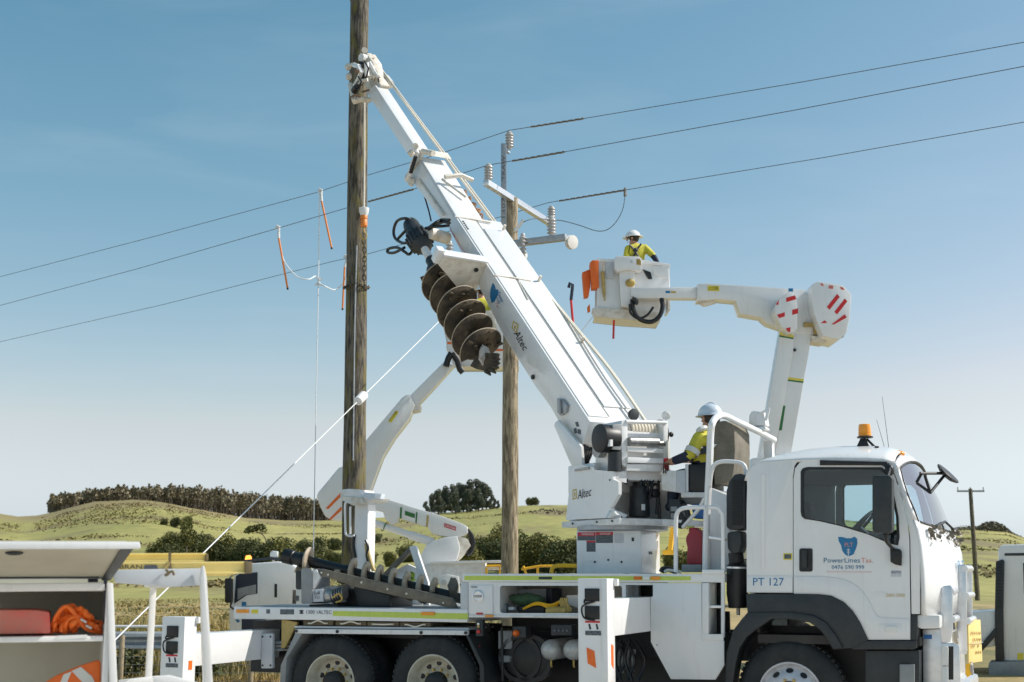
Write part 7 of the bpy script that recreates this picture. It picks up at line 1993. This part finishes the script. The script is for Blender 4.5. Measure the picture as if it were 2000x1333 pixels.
pA = person('person', 'worker in yellow shirt and white hard hat standing in the raised right bucket', AF, JA,
       [('pelvis', 'waist', 'navy'), ('waist', 'chest', 'hivis'), ('chest', 'neck', 'hivis'), ('neck', 'head', 'skin'), ('chest', 'shl', 'hivis'), ('shl', 'ell', 'hivis'), ('ell', 'hal', 'hivis'),
        ('chest', 'shr', 'hivis'), ('shr', 'elr', 'hivis'), ('elr', 'wrr', 'navy'), ('wrr', 'har', 'navy'), ('pelvis', 'hipl', 'navy'), ('hipl', 'knl', 'navy'), ('knl', 'anl', 'navy'), ('anl', 'tol', 'ink'), ('pelvis', 'hipr', 'navy'), ('hipr', 'knr', 'navy'), ('knr', 'anr', 'navy'), ('anr', 'tor', 'ink')],
       'helmet', 'wide', (-1, .15, -.05), [('har', (.45, 0, -1), 'navy'), ('hal', (0, .3, -1), 'navy')])
hv = MB()
for pts in ([(1229, 478, -.24), (1240, 490, -.235), (1252, 512, -.22)], [(1252, 477, -.2), (1243, 490, -.235), (1232, 514, -.24)], [(1230, 513, -.24), (1254, 512, -.22)]):
    hv.tube(arc([A(x, y, JY + d) for x, y, d in pts], 4), .018, 6)
hv.ball(A(1241, 489, JY - .24), .045, (1, .5, 1), 8, 6)
hv.build('harness', 'ink', pA, AF)
MB().tube([A(1229, 508, JY - .19), A(1254, 507, JY - .19)], .022, 6).build('reflective_band', 'reflective', pA, AF)
# worker in the left lift truck's bucket, mostly behind the auger
def Bq(px, py, y): return BF2.P(px, py, y)
JB = {'pelvis': (Bq(943, 640, .3), .15), 'waist': (Bq(943, 622, .3), .155), 'chest': (Bq(942, 600, .3), .17), 'neck': (Bq(940, 584, .3), .065), 'head': (Bq(938, 571, .3), .095),
      'shl': (Bq(928, 592, .2), .08), 'ell': (Bq(916, 606, .2), .06), 'hal': (Bq(906, 616, .2), .042), 'shr': (Bq(958, 593, .25), .08), 'elr': (Bq(962, 612, .1), .06), 'har': (Bq(952, 624, .0), .042),
      'hipl': (Bq(936, 648, .2), .11), 'knl': (Bq(936, 676, .2), .08), 'anl': (Bq(936, 704, .2), .06), 'tol': (Bq(930, 707, .15), .05),
      'hipr': (Bq(950, 648, .4), .11), 'knr': (Bq(950, 676, .4), .08), 'anr': (Bq(950, 704, .4), .06), 'tor': (Bq(944, 707, .35), .05)}
person('person', 'worker in yellow shirt half hidden behind the hanging auger in the left bucket', BF2, JB,
       [('pelvis', 'waist', 'navy'), ('waist', 'chest', 'hivis'), ('chest', 'neck', 'hivis'), ('neck', 'head', 'skin'), ('chest', 'shl', 'hivis'), ('shl', 'ell', 'hivis'), ('ell', 'hal', 'navy'), ('chest', 'shr', 'hivis'), ('shr', 'elr', 'hivis'), ('elr', 'har', 'navy'),
        ('pelvis', 'hipl', 'navy'), ('hipl', 'knl', 'navy'), ('knl', 'anl', 'navy'), ('anl', 'tol', 'ink'), ('pelvis', 'hipr', 'navy'), ('hipr', 'knr', 'navy'), ('knr', 'anr', 'navy'), ('anr', 'tor', 'ink')],
       'helmet', 'wide', (-.8, .5, 0), [('har', (-1, 0, -.3), 'skin'), ('hal', (-1, 0, -.3), 'skin')])
# crane operator, seen from behind in the seat
def O(px, py, y): return T.P(px, py, y)
OY = 1.22
JO = {'pelvis': (O(1386, 928, OY), .16), 'waist': (O(1386, 905, OY), .165), 'chest': (O(1384, 866, OY), .175), 'neck': (O(1385, 838, OY), .065), 'head': (O(1386, 818, OY), .098),
      'shl': (O(1366, 856, OY - .22), .085), 'ell': (O(1348, 890, OY - .3), .066), 'wrl': (O(1318, 900, OY - .22), .048), 'hal': (O(1308, 903, OY - .2), .042),
      'shr': (O(1396, 858, OY + .22), .085), 'elr': (O(1376, 888, OY + .3), .062), 'har': (O(1350, 900, OY + .3), .042),
      'hipl': (O(1374, 932, OY - .1), .12), 'knl': (O(1318, 930, OY - .1), .085), 'anl': (O(1312, 990, OY - .1), .06), 'tol': (O(1300, 996, OY - .1), .05),
      'hipr': (O(1376, 932, OY + .12), .12), 'knr': (O(1322, 930, OY + .14), .085), 'anr': (O(1316, 990, OY + .14), .06), 'tor': (O(1304, 996, OY + .14), .05)}
pO = person('person', 'crane operator in yellow and navy shirt seated behind the turret with his back turned', T, JO,
       [('pelvis', 'waist', 'navy'), ('waist', 'chest', 'hivis'), ('chest', 'neck', 'hivis'), ('neck', 'head', 'skin'), ('chest', 'shl', 'hivis'), ('shl', 'ell', 'hivis'), ('ell', 'wrl', 'navy'), ('wrl', 'hal', 'skin'), ('chest', 'shr', 'hivis'), ('shr', 'elr', 'hivis'), ('elr', 'har', 'navy'),
        ('pelvis', 'hipl', 'navy'), ('hipl', 'knl', 'navy'), ('knl', 'anl', 'navy'), ('anl', 'tol', 'ink'), ('pelvis', 'hipr', 'navy'), ('hipr', 'knr', 'navy'), ('knr', 'anr', 'navy'), ('anr', 'tor', 'ink')],
       'helmet_blue', 'narrow', (-.9, .5, 0), [('hal', (-1, .1, -.3), 'skin'), ('har', (-1, .1, -.3), 'skin')])
d = (JO['ell'][0] - JO['shl'][0]).normalized(); c = JO['shl'][0].lerp(JO['ell'][0], .78)
MB().cyl(c - d * .03, c + d * .03, .083, .08, 16, False).build('reflective_band', 'reflective', pO, T)
MB().tube(arc([O(1364, 842, OY - .2), O(1370, 838, OY - .25), O(1378, 836, OY - .2)], 4), .03, 8).build('reflective_band', 'reflective', pO, T)
MB().cyl(JO['hal'][0] + V((-.03, 0, -.1)), JO['hal'][0] + V((-.04, 0, .04)), .022, .028, 10).build('lever_knob', 'red', CT, T)
